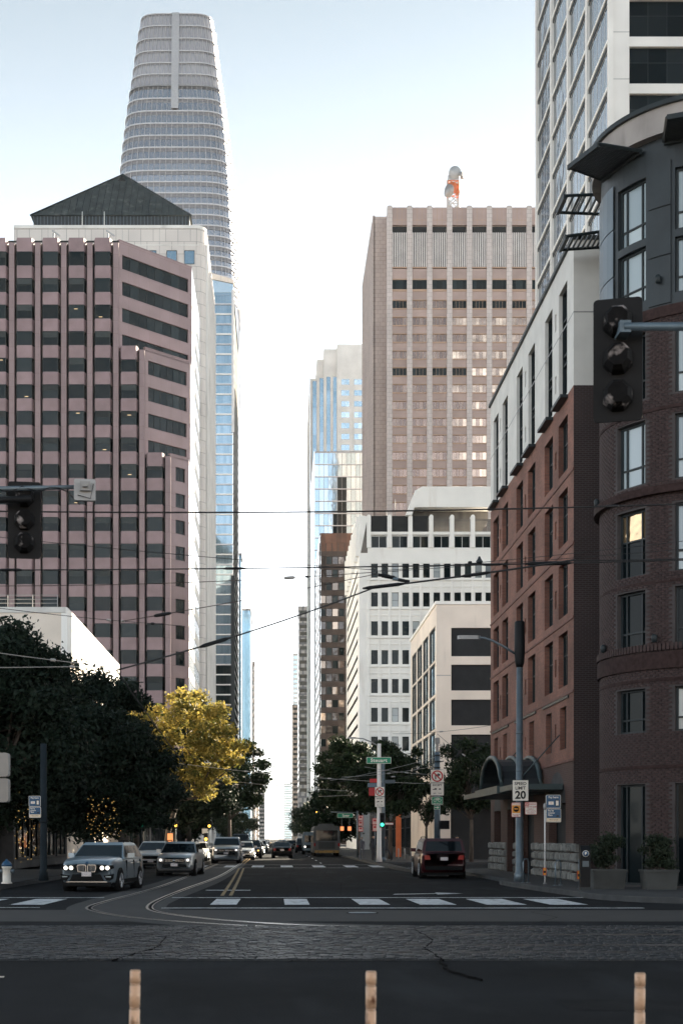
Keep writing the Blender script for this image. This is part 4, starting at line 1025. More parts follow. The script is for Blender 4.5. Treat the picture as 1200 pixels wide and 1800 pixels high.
for i, (_, n0, n1, zt) in enumerate(lev):
    x0 = ch[i]; L = -x0 * math.sqrt(2); fc = Fac(mv, x0, 0, 45); n1 = min(n1, 18)
    zb = lev[i + 1][3] - .2 if i < 2 else 0
    np_ = (8, 6, 2)[i]; m0 = .62 if i < 2 else 1.15; m1 = .75
    c = MB(); wall_open(c, 0, L, zb, zt, [(m0, L - m1, max(r0 - FHm * n - 2.2, zb + .1), r0 - FHm * n) for n in range(n0, n1)], .35, 'mauve_pier', fc.P)
    c.box(0, L, zt, zt + .12, -.5, .05, 'mauve', fc.P)
    if i < 2: c.prism([(ch[i] - .2, .0), (ch[i + 1], 0), (0, -ch[i + 1]), (0, -ch[i])], zb - .3, zb - .1, 'mauve')
    c.build('chamfer_wall', mv)
    for n in range(n0, n1):
        zb_ = max(r0 - FHm * n - 2.2, zb + .1)
        gw = gridwin(L - m0 - m1, r0 - FHm * n - zb_, [1] * np_, [1], .06, 'frame_dark', 'g_dark', .03); fc.win(gw, m0, zb_, -.25)
fm = Fac(mv, 0, 0, 90)
c = MB(); c.box(-ch[0], 34, 0, topz, -.4, -.02, 'g_white', fm.P); c.box(-ch[1], -ch[0], 0, lev[1][3], -.4, -.02, 'g_white', fm.P); c.box(-ch[2], -ch[1], 0, lev[2][3], -.4, -.02, 'g_white', fm.P)
for n in range(22):
    c.box(-ch[0 if n < 4 else (1 if n < 8 else 2)], 34, r0 - FHm * n - 2.2 - 1.7, r0 - FHm * n - 2.25, -.3, .03, 'palestone', fm.P)
c.build('street_wall', mv)
for u in (bx[3] + mo * 1.05, bx[5] + mo * 1.15):
    c = MB(); xf = lambda x, y, z: (u + x, 1.0 + y, topz + z); c.tube([(0, 0, -1), (0, 0, 1.5)], .16, 'tower_white', 6, xf); c.tube([(-.2, 0, 1.9), (1.1, -.8, .75)], .13, 'tower_white', 5, xf); c.tube([(0, 0, .3), (.6, -.5, 1.1)], .08, 'tower_white', 5, xf); c.build('roof_davit', mv)
rb2 = MB(); rb2.box(bx[0] - 3, ch[0], topz - .15, topz - .02, -.6, -.15, 'frame_dark', fe.P); rb2.build('coping', mv)

# pale stone block with pyramid roof
YS = 276.0; scs = YS / F; so = thing('stone_office', 'pale stone office block with a dark pyramid roof behind mauve building', 'office building', (-14.0, YS, 0))
fe = Fac(so, 0, 0, 0); fm = Fac(so, 0, 0, 90); Zs = lambda py: wz(py, YS); x = lambda px: wx(px, YS) + 14.0
zt = Zs(397); r_ = 2.2
pl_ = [(x(25), 0), (x(362) - r_, 0)] + [(x(362) - r_ + r_ * math.sin(t), r_ - r_ * math.cos(t)) for t in [R(15 * k) for k in range(1, 7)]] + [(x(362), 40), (x(25), 40)]
W = MB(); W.prism(pl_, 0, zt, 'greystone'); W.box(x(-20), x(25), 3, 40, 0, Zs(416), 'greystone'); W.build('wall', so)
c = MB(); c.prism([(a * 1.001 + .02, b_ - .12) for a, b_ in pl_], zt - .5, zt + .1, 'palestone'); c.build('coping', so)
gw = gridwin(18 * scs, 24 * scs, [1], [1], .08, 'frame_dark', 'g_blue', .05)
for px in (324, 293, 257, 221): fe.win(gw, x(px), Zs(464.5), .06)
for n in range(26):
    z = Zs(437 + 36 * n)
    for k in range(6):
        c = None
        u = 3.8 + k * 5.2; gw2 = gridwin(3.0, 2.7, [1, 1], [1], .1, 'frame_grey', 'g_dark', .05); o = fm.put('window', gw2[0], u, z - 2.7, .02)
        for pm2, du, dv in gw2[1]: obj('pane', pm2, o, (du, 0, dv))
c = MB()
for k in range(8): c.box(1.6 + k * 5.2, 3.3 + k * 5.2, 0, zt - 3, 0, .45, 'palestone', fm.P)
c.build('pilaster', so)
c = MB()
for k in range(10): c.box(x(25) + 3 + k * 3.6, x(25) + 3.05 + k * 3.6, Zs(430), zt - .5, 0, .012, 'frame_grey', fe.P)
c.box(x(25), x(350), Zs(431.5), Zs(430), 0, .03, 'palestone', fe.P); c.build('joint', so)
yb = 9.0; s2 = (YS + yb) / F; X2 = lambda px: wx(px, YS + yb) + 14.0; ze = wz(380, YS + yb)
c = MB(); c.box(X2(60), X2(333), yb, yb + 26, zt - 1, ze, 'darkmetal')
for k in range(46): u = X2(60) + (X2(333) - X2(60)) * k / 45; c.box(u - .05, u + .05, yb - .12, yb, zt, ze, 'bluemetal')
c.build('roof_curb', so)
c = MB(); ap = ((X2(58) + X2(333)) / 2 + 1.0, yb + 13, wz(307, YS + yb + 13)); e_ = .4
cn_ = [(X2(58) - e_, yb - e_, ze), (X2(333) + e_, yb - e_, ze), (X2(333) + e_, yb + 26 + e_, ze), (X2(58) - e_, yb + 26 + e_, ze)]
c.add(cn_ + [ap], [(0, 1, 4), (1, 2, 4), (2, 3, 4), (3, 0, 4), (3, 2, 1, 0)], 'roofmetal')
c.build('pyramid_roof', so)
for k in range(24):   # standing seams on the visible slope
    t = (k + .5) / 24; a = Vector(cn_[0]).lerp(Vector(cn_[1]), t); top = Vector(ap); m_ = 1 - abs(2 * t - 1)
    b_ = a.lerp(Vector(((cn_[0][0] + cn_[1][0]) / 2 + (a.x - (cn_[0][0] + cn_[1][0]) / 2), ap[1], ap[2])), m_ * .97)
    c = MB(); c.tube([tuple(a + Vector((0, -.02, .05))), tuple(b_ + Vector((0, -.02, .05)))], .055, 'darkmetal', 4, caps=False); c.build('seam', so)
for i in (0, 1):
    c = MB(); c.tube([cn_[i], ap], .2, 'darkmetal', 5); c.build('hip_cap', so)
c = MB(); c.prism([(-1.0, 0), (1.0, 0), (0, 1.5)], -.3, .3, 'interior', lambda u, v, w_: (ap[0] + u, ap[1] - 1.9 - w_, ap[2] - 2.6 + v)); c.build('roof_vent', so)
for px in (151, 189):
    c = MB(); c.cyl((X2(px), 4), .07, zt - .2, wz(372, YS + 4), 'whitetrim', 6); c.build('antenna', so)

# blue glass tower
YB = 467.0; scb = YB / F; bt = thing('blue_glass_tower', 'slim blue glass tower with white floor lines beside the stone block', 'office tower', (-14.4, YB, 0))
fe = Fac(bt, 0, 0, 0); fm = Fac(bt, 0, 0, 90); Zt = lambda py: wz(py, YB); xl = wx(366, YB) + 14.4
c = MB(); c.prism([(xl - 4, Zt(478)), (xl - 4, 0), (0, 0), (0, Zt(497))], -60, -.3, 'g_blue', fe.P); c.build('core', bt)
c = MB(); c.prism([(xl - 4, Zt(472)), (xl - 4, Zt(485)), (.3, Zt(499)), (.3, Zt(492))], -3, .3, 'beige', fe.P); c.prism([(xl, Zt(485)), (xl, Zt(514)), (0, Zt(514)), (0, Zt(499))], -.29, -.1, 'g_sky', fe.P); c.build('crown', bt)
gw = gridwin(-xl - .2, 15.4 * scb, [1] * 8, [1], .05, 'fin_dark', 'g_blue', .02); gwd = gridwin(-xl - .2, 15.0 * scb, [1] * 8, [1], .05, 'frame_dark', 'g_dark', .02)
c = MB()
for n in range(44):
    z = Zt(533.5 + 17.6 * n)
    if z < 20: break
    fe.win(gw if n < 37 else gwd, xl, z, -.2); c.box(xl, 0, z - .40, z, -.25, .1, 'whitetrim' if n % 2 else 'fin', fe.P)
c.build('floor_band', bt)
c = MB(); c.box(-.5, .35, Zt(760), Zt(510), -.5, .3, 'frame_white', fe.P); c.box(-.75, .55, 0, Zt(1012), -.6, .4, 'frame_dark', fe.P); c.build('corner_column', bt)
c = MB(); c.box(0, 70, 0, Zt(500), -.2, 0, 'g_white', fm.P); c.build('street_wall', bt)
for n in range(44):
    z = Zt(533.5 + 17.6 * n)
    if z < 4: break
    c = MB(); c.box(0, 70, z - .75, z, 0, .08, 'palestone', fm.P); c.build('ledge', bt)
far_block('pale_blue_tower', 'light blue glass tower seen just right of the slim tower', -44, -12.2, 650, 700, wz(1073, 650), 'far_blue', 'far_blue')
far_block('sliver_tower', 'thin grey green tower edge showing beside the blue glass tower', -52, -14.2, 560, 575, wz(976, 560), 'far_blue', 'g_blue')
far_block('brown_slab', 'thin brown building sliver beyond the light blue tower', -50, -12.6, 780, 800, wz(1165, 780), 'far_tan')
far_block('orange_block', 'low sunlit tan block on the left far down the street', -50, -14, 1050, 1120, wz(1392, 1050), 'far_tan')
far_block('far_grey_block', 'grey block with a gridded side at the far left end', -60, -13, 1500, 1560, wz(1388, 1500), 'far_grey')
far_block('far_tan_row', 'small tan building on the left below the grey block', -50, -13.5, 880, 940, wz(1420, 880), 'far_tan')

# curved glass skyscraper
YT = 600.0; sct = YT / F; sk = thing('curved_skyscraper', 'rounded tapering glass skyscraper with a louvred crown and centre notch', 'skyscraper', (wx(308.5, YT + 8), YT + 26, 0))
prof = [(20, 58), (24, 63), (40, 66.5), (60, 70), (90, 74), (120, 78), (160, 85), (200, 90.5), (250, 96.5), (300, 101), (350, 104), (400, 107.5), (480, 111), (600, 112), (800, 114), (1474, 116)]
YC = YT + 26
def hw_at(py):
    k = prof[-1][1]
    for (a, b), (c_, d) in zip(prof[:-1], prof[1:]):
        if a <= py <= c_: k = b + (d - b) * (py - a) / (c_ - a); break
    return k * YC / (F + k)
def zk(py): return wz(py, YC - hw_at(py))
def sq(hw_, n=64, e=5.0):
    o = []
    for k in range(n):
        t = 2 * math.pi * (k + .5) / n; c_, s_ = math.cos(t), math.sin(t); rr = (abs(c_) ** e + abs(s_) ** e) ** (-1 / e); o.append((rr * c_ * hw_, rr * s_ * hw_))
    return o
NK = 64
def skin_part(name, pys, mt, off=0.0):
    vs = []; fs_ = []
    for py in pys:
        for (x_, y_) in sq(hw_at(py) + off, NK): vs.append((x_, y_, zk(py)))
    for i in range(len(pys) - 1):
        for k in range(NK): fs_.append((i * NK + k, (i + 1) * NK + k, (i + 1) * NK + (k + 1) % NK, i * NK + (k + 1) % NK))
    c = MB(); c.add(vs, fs_, mt); return c
fl_py = [20 + 7.6 * 0]
py = 150.0; floors = []
while py < 520: floors.append(py); py += 22.5 - (py - 150) * .018
for a, b in zip(floors[:-1], floors[1:]):
    skin_part('glass', [a, b], 'g_tower').build('glass_band', sk)
skin_part('glass', [floors[-1], 700, 900, 1474], 'g_tower').build('lower_glass', sk)
crown = [24, 45, 67, 89, 110, 130, 150]
for a, b in zip(crown[:-1], crown[1:]): skin_part('c', [a, b], 'g_tower_top').build('crown_band', sk)
c = MB(); c.prism(sq(hw_at(30) - 1, NK), zk(40), zk(32), 'fin_dark'); c.build('roof', sk)
for py in crown + floors:
    hw_ = hw_at(py); pts = sq(hw_ + .55, NK); pin = sq(hw_ - .1, NK); c = MB(); h = .45 if py < 145 else .55; z = zk(py)
    vs = [(x_, y_, z) for x_, y_ in pts] + [(x_, y_, z - h) for x_, y_ in pts] + [(x_, y_, z) for x_, y_ in pin] + [(x_, y_, z - h) for x_, y_ in pin]
    fs_ = []
    for k in range(NK):
        q = (k + 1) % NK; fs_ += [(k, k + NK, q + NK, q), (k + 2 * NK, k, q, q + 2 * NK), (k + NK, k + 3 * NK, q + 3 * NK, q + NK)]
    c.add(vs, fs_, 'fin'); 
    pts2 = sq(hw_ + .25, NK); vs = [(x_, y_, z - h) for x_, y_ in pts2] + [(x_, y_, z - h - (1.5 if py > 145 else .8)) for x_, y_ in pts2]
    c.add(vs, [(k, k + NK, (k + 1) % NK + NK, (k + 1) % NK) for k in range(NK)], 'fin_dark'); c.build('floor_fin', sk)
# vertical mullions on the visible faces
mpys = crown + floors + [700]
for j in range(26):
    t = -math.pi / 2 + (j - 18) * .0 
    f_ = (j + .5) / 26
    pts = []
    for py in mpys:
        hw_ = hw_at(py) + .28; s_ = -1.0 + 2.6 * f_
        if s_ <= 1: xx = s_ * hw_; yy = -(max(0, 1 - abs(s_) ** 5)) ** .2 * hw_
        else: yy = (-1 + (s_ - 1) * 1.6) * hw_; xx = (max(0, 1 - abs(yy / hw_) ** 5)) ** .2 * hw_
        pts.append((xx, yy, zk(py)))
    c = MB(); c.tube(pts, .11, 'fin', 4, caps=False); c.build('mullion', sk)
nt_ = MB(); pys = crown[:-1] + [150, 170, 192]
for a, b in zip(pys[:-1], pys[1:]):
    for (p0, p1, y_) in ((a, b, .95),):
        za, zb_ = zk(p0), zk(p1); ya, yb_ = -hw_at(p0) - y_, -hw_at(p1) - y_; hw2 = 1.55
        nt_.add([(-hw2, yb_, zb_), (hw2, yb_, zb_), (hw2, ya, za), (-hw2, ya, za), (-hw2, yb_ + 1.2, zb_), (hw2, yb_ + 1.2, zb_), (hw2, ya + 1.2, za), (-hw2, ya + 1.2, za)],
                [(0, 1, 2, 3), (1, 5, 6, 2), (4, 0, 3, 7)], 'fin')
        nt_.add([(-hw2 + .3, ya - .05, za - 1.1), (hw2 - .3, ya - .05, za - 1.1), (hw2 - .3, ya - .05, za - .6), (-hw2 + .3, ya - .05, za - .6)], [(0, 1, 2, 3)], 'fin_dark')
nt_.build('maintenance_track', sk)

# pale low building on the left corner, with a railing on its roof
XW = -14.4; wl_ = thing('cream_corner_building', 'low cream building with roof railing behind the big dark trees', 'building', (XW, 97, .15))
fe = Fac(wl_, 0, 0, 0); fm = Fac(wl_, 0, 0, 90); H = wz(1068, 97) - .15
c = MB(); c.box(-40, 0, 0, H, -32, 0, 'beige', fe.P); c.build('wall', wl_)
c = MB(); c.box(-.02, 32, H - 3.4, H + .02, -.3, .12, 'whitewall', fm.P); c.box(-40, 0, H - .35, H + .03, -.3, .08, 'stucco', fe.P); c.build('parapet', wl_)
gw = gridwin(4.4, 2.0, [1, 1, 1], [1], .08, 'frame_dark', 'g_dark', .04)
for k in range(5):
    for z in (4.2, 8.2, 11.0): fm.win(gw, 2 + k * 6, z, .0)
for k in range(4):
    for z in (4.2, 8.2, 11.2): fe.win(gw, -8 - k * 6.5, z, .0)
c = MB()
for v in (.35, .62, .9): c.tube([fe.P(-40, H + v, -.3), fe.P(-.6, H + v, -.3)], .025, 'frame_grey', 5)
for k in range(24): c.tube([fe.P(-.6 - 1.7 * k, H, -.3), fe.P(-.6 - 1.7 * k, H + .9, -.3)], .025, 'frame_grey', 5)
c.build('railing', wl_)
lb = thing('street_block', 'dark low frontage in the shade behind the yellow tree', 'building', (-13.5, 130, .15))
c = MB(); c.box(-30, 0, 0, 80, 0, 9, 'darkwall'); c.build('wall', lb)
fm = Fac(lb, 0, 0, 90); gw = gridwin(5, 3.2, [1, 1, 1], [2, 1], .1, 'frame_dark', 'g_hotel', .05)
for k in range(12): fm.win(gw, 1 + k * 6.5, .6, .06)

sf = thing('shop_front', 'dark glazed shop front under the big trees on the left corner', 'shop front', (-13.8, 74.6, .15))
c = MB(); c.box(-40, 0, 0, 19, 0, 5.4, 'darkwall'); c.box(-40, .4, -.4, 19, 5.4, 5.8, 'darkmetal'); c.build('wall', sf)
fe = Fac(sf, 0, 0, 0); fm = Fac(sf, 0, 0, 90); gw = gridwin(3.6, 3.2, [1, 1], [2.4, 1], .1, 'frame_dark', 'g_hotel', .05)
for k in range(5): fe.win(gw, -4.4 - 4.4 * k, .5, .06)
for k in range(4): fm.win(gw, .6 + 4.5 * k, .5, .06)

sun_block = thing('street_block', 'low dark frontage added behind the right street trees to block the sun', 'building', (13.4, 134, .15))  # block added to keep sunlight off the pavement between the two offices
c = MB(); c.box(0, 26, 0, 72, 0, 9.5, 'darkwall'); c.box(-.15, 26, -.1, 72, 9.5, 9.9, 'darkmetal'); c.build('wall', sun_block)
fm = Fac(sun_block, 0, 0, -90); gw = gridwin(5, 3.2, [1, 1, 1], [2, 1], .1, 'frame_dark', 'g_hotel', .05)
for k in range(10): fm.win(gw, -6.5 - 6.8 * k, .6, .06); fm.win(gw, -6.5 - 6.8 * k, 5.4, .06)

# unseen pier shed added behind the viewpoint to block horizon light at street level
pz = thing('unseen_shade_shed', 'long unseen pier shed added behind the viewpoint to shade the street', 'building', (0, -16, 0))
c = MB(); c.prism([(-150, 0), (150, 0), (150, 14), (-150, 14)], 0, 22, 'concrete_band', lambda u, v, w_: (u, -w_, v)); c.build('wall', pz)
c = MB(); c.prism([(0, 14), (-11, 17.5), (-22, 14)], -150, 150, 'roofmetal', lambda a, z, q: (q, a, z)); c.build('roof', pz)
fb = Fac(pz, 0, 0, 180); gw = gridwin(4.5, 6, [1, 1, 1], [1, 1, 1], .15, 'frame_dark', 'g_hotel', .05)
for k in range(-9, 9): fb.win(gw, k * 8 + 2, 4, .06)

# ------------------------------------------------------------------ trees
def leaf_cloud(centres, radii, per, size, seed, flat=.7, shell=.35):
    rg = np.random.default_rng(seed); C_ = []
    for c, r, n in zip(centres, radii, per):
        d = rg.normal(size=(n, 3)); d /= np.linalg.norm(d, axis=1)[:, None]
        rad = r * (shell + (1 - shell) * rg.random(n)) * (1 + .18 * rg.normal(size=n)); p = d * rad[:, None]; p[:, 2] *= flat
        C_.append(np.asarray(c)[None] + p)
    P = np.concatenate(C_); n = len(P)
    a = rg.normal(size=(n, 3)); a /= np.linalg.norm(a, axis=1)[:, None]
    b = rg.normal(size=(n, 3)); b -= (b * a).sum(1)[:, None] * a; b /= np.linalg.norm(b, axis=1)[:, None]
    nn = np.cross(a, b); s = size * rg.uniform(.6, 1.35, n)[:, None]
    v = np.stack([P - a * s, P + b * s * .45 + nn * s * .15, P + a * s, P - b * s * .45 + nn * s * .15], 1).reshape(-1, 3)
    q = np.arange(n * 4).reshape(-1, 4); return v, q
def tree(name, label, loc, crown_c, crown_r, K, per, leaf, seed, mt, trunk_r=.18, fork=2.6, cl=(.22, .34), group=None, lean=(0, 0), droop=0):
    rg = np.random.default_rng(seed); t = thing(name, label, 'tree', loc, 0, group)
    cc = np.array(crown_c); cr = np.array(crown_r); cs_ = []; rs = []
    while len(cs_) < K:
        d = rg.normal(size=3); d /= np.linalg.norm(d); r = rg.uniform(.25, .88) if rg.random() < .35 else rg.uniform(.66, .92)
        p = cc + d * cr * r
        if p[2] < fork - .6 - droop: continue
        cs_.append(p); rs.append(rg.uniform(*cl) * cr.mean())
    ns = [max(20, int(per * (r / (np.mean(rs))) ** 2)) for r in rs]
    v, q = leaf_cloud(cs_, rs, ns, leaf, seed + 1)
    obj('crown', np_mesh('crown', v, q, mt), t)
    tr = MB(); fk = Vector((lean[0], lean[1], fork)); tr.tube([(0, 0, 0), (lean[0] * .3, lean[1] * .3, fork * .5), tuple(fk)], [trunk_r * 1.25, trunk_r, trunk_r * .85], 'bark', 10); tr.build('trunk', t)
    order = rg.permutation(K)[:min(K, 26)]
    for i in order[:8]:
        e = Vector(cs_[i]); m_ = fk.lerp(e, .5) + Vector(rg.normal(size=3)) * .15 * cr.mean() * .4; b = MB()
        b.tube([tuple(fk), tuple(m_), tuple(e)], [trunk_r * .55, trunk_r * .33, .02], 'bark', 6); 
        for j in order[8:]:
            if (Vector(cs_[j]) - e).length < cr.mean() * .8: b.tube([tuple(m_), tuple(m_.lerp(Vector(cs_[j]), .55) + Vector((0, 0, .1))), cs_[j]], [trunk_r * .22, trunk_r * .14, .012], 'bark', 5)
        b.build('limb', t)
    return t
G_L = 'dark street trees on the left pavement'
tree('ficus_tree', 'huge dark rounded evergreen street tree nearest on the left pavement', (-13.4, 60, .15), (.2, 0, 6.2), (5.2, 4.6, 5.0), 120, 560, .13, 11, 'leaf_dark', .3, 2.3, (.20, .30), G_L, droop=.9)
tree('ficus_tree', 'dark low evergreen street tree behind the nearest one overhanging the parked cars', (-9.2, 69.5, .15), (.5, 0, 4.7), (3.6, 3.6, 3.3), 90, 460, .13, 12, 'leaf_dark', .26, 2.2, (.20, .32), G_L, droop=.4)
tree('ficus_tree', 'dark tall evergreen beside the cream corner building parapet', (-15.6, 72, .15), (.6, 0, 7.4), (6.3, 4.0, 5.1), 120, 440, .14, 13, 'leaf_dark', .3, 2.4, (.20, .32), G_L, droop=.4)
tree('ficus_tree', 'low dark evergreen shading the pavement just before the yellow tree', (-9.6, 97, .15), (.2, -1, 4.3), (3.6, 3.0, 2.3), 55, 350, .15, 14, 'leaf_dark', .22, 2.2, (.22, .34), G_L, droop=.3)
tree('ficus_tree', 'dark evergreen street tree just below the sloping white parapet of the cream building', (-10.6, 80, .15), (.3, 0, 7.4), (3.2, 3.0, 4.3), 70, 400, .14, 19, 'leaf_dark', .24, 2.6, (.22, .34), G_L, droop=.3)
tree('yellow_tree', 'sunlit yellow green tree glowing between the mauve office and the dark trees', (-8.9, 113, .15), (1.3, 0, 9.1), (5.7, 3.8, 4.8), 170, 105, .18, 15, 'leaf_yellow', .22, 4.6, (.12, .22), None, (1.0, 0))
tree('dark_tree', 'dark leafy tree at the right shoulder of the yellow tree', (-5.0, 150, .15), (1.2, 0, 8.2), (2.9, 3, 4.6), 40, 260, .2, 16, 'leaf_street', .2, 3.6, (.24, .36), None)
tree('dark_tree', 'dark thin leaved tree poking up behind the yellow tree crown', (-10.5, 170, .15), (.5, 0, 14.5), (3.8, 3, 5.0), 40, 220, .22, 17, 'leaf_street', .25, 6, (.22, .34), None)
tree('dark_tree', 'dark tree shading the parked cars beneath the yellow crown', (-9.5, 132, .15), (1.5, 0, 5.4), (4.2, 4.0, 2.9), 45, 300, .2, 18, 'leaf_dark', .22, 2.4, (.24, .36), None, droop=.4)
G_R = 'street trees on the right pavement'
tree('street_tree', 'dark street tree behind the green street name sign pole', (8.9, 112, .15), (.2, 0, 6.2), (3.1, 3.0, 3.4), 60, 300, .15, 21, 'leaf_street', .17, 2.6, (.2, .32), G_R)
tree('street_tree', 'dark street tree left of the street name pole above the bus', (7.9, 137, .15), (-1.2, 0, 7.3), (3.4, 3.0, 4.2), 60, 280, .18, 22, 'leaf_street', .17, 2.8, (.2, .32), G_R)
tree('street_tree', 'street tree before the beige office entrance next to the hotel', (13.3, 97.5, .15), (-.3, 0, 5.9), (2.3, 2.0, 2.9), 42, 260, .13, 23, 'leaf_street', .13, 2.9, (.22, .34), G_R)
tree('street_tree', 'small street tree between the utility pole and the beige office', (11.0, 105, .15), (.4, 0, 4.6), (1.4, 1.4, 1.8), 22, 180, .13, 24, 'leaf_street', .1, 2.4, (.25, .4), G_R)
far_words = ['first tree after the bus along the right kerb', 'second tree after the bus along the right kerb', 'third tree after the bus on the right kerb', 'distant right kerb tree before the tan tower', 'farthest low tree on the right kerb']
for i, (x_, y_, r_, h_) in enumerate(((6.9, 170, 3.4, 7.5), (7.8, 205, 4, 8.5), (8.0, 250, 4.4, 8), (8.0, 320, 5, 9), (8.5, 420, 6, 10))):
    tree('street_tree', 'dark ' + far_words[i], (x_, y_, .15), (0, 0, h_ * .62), (r_, r_, h_ * .42), 26, 170, .3, 40 + i, 'leaf_street', .2, 2.2, (.28, .42), G_R)
far_words = ['dark tree past the sedan on the left kerb', 'dark tree farther along the left kerb', 'farthest dark tree on the left kerb']
for i, (x_, y_, r_, h_) in enumerate(((-11.5, 200, 3.5, 8), (-10.5, 300, 4, 8.5), (-10.5, 430, 5, 9))):
    tree('street_tree', far_words[i], (x_, y_, .15), (0, 0, h_ * .62), (r_, r_, h_ * .42), 26, 170, .3, 50 + i, 'leaf_street', .2, 2.2, (.28, .42), 'far trees on the left kerb')
# fairy lights wound round the left trunks
for k, (lab, x_, y_, n, w_, h0, h1) in enumerate((('warm fairy lights round the dark trunk behind the fire hydrant', -12.0, 58.6, 90, .55, .6, 4.0), ('warm fairy lights on the trunk left of the blue grey pole', -12.9, 57.9, 70, .45, 1.0, 4.2),
                                      ('warm fairy lights on stems beside the pay sign', -10.6, 60.0, 60, .5, .8, 3.8), ('warm fairy lights on low branches behind the blue grey suv', -7.9, 64.6, 60, .9, 1.9, 3.6))):
    c = MB()
    for j in range(n):
        th = j * 2.4; z = h0 + (h1 - h0) * j / n + random.uniform(-.1, .1); rr = w_ * random.uniform(.4, 1.0)
        a = Vector((x_ + rr * math.cos(th), y_ - abs(rr * math.sin(th)) * .8, z)); s_ = .013
        c.add([(a.x - s_, a.y, a.z), (a.x + s_, a.y, a.z), (a.x, a.y - s_, a.z), (a.x, a.y + s_, a.z), (a.x, a.y, a.z + s_), (a.x, a.y, a.z - s_)], [(0, 2, 4), (2, 1, 4), (1, 3, 4), (3, 0, 4), (2, 0, 5), (1, 2, 5), (3, 1, 5), (0, 3, 5)], 'l_fairy')
    tag(c.build('string_lights'), lab, 'string lights', 'fairy lights in the dark trees')

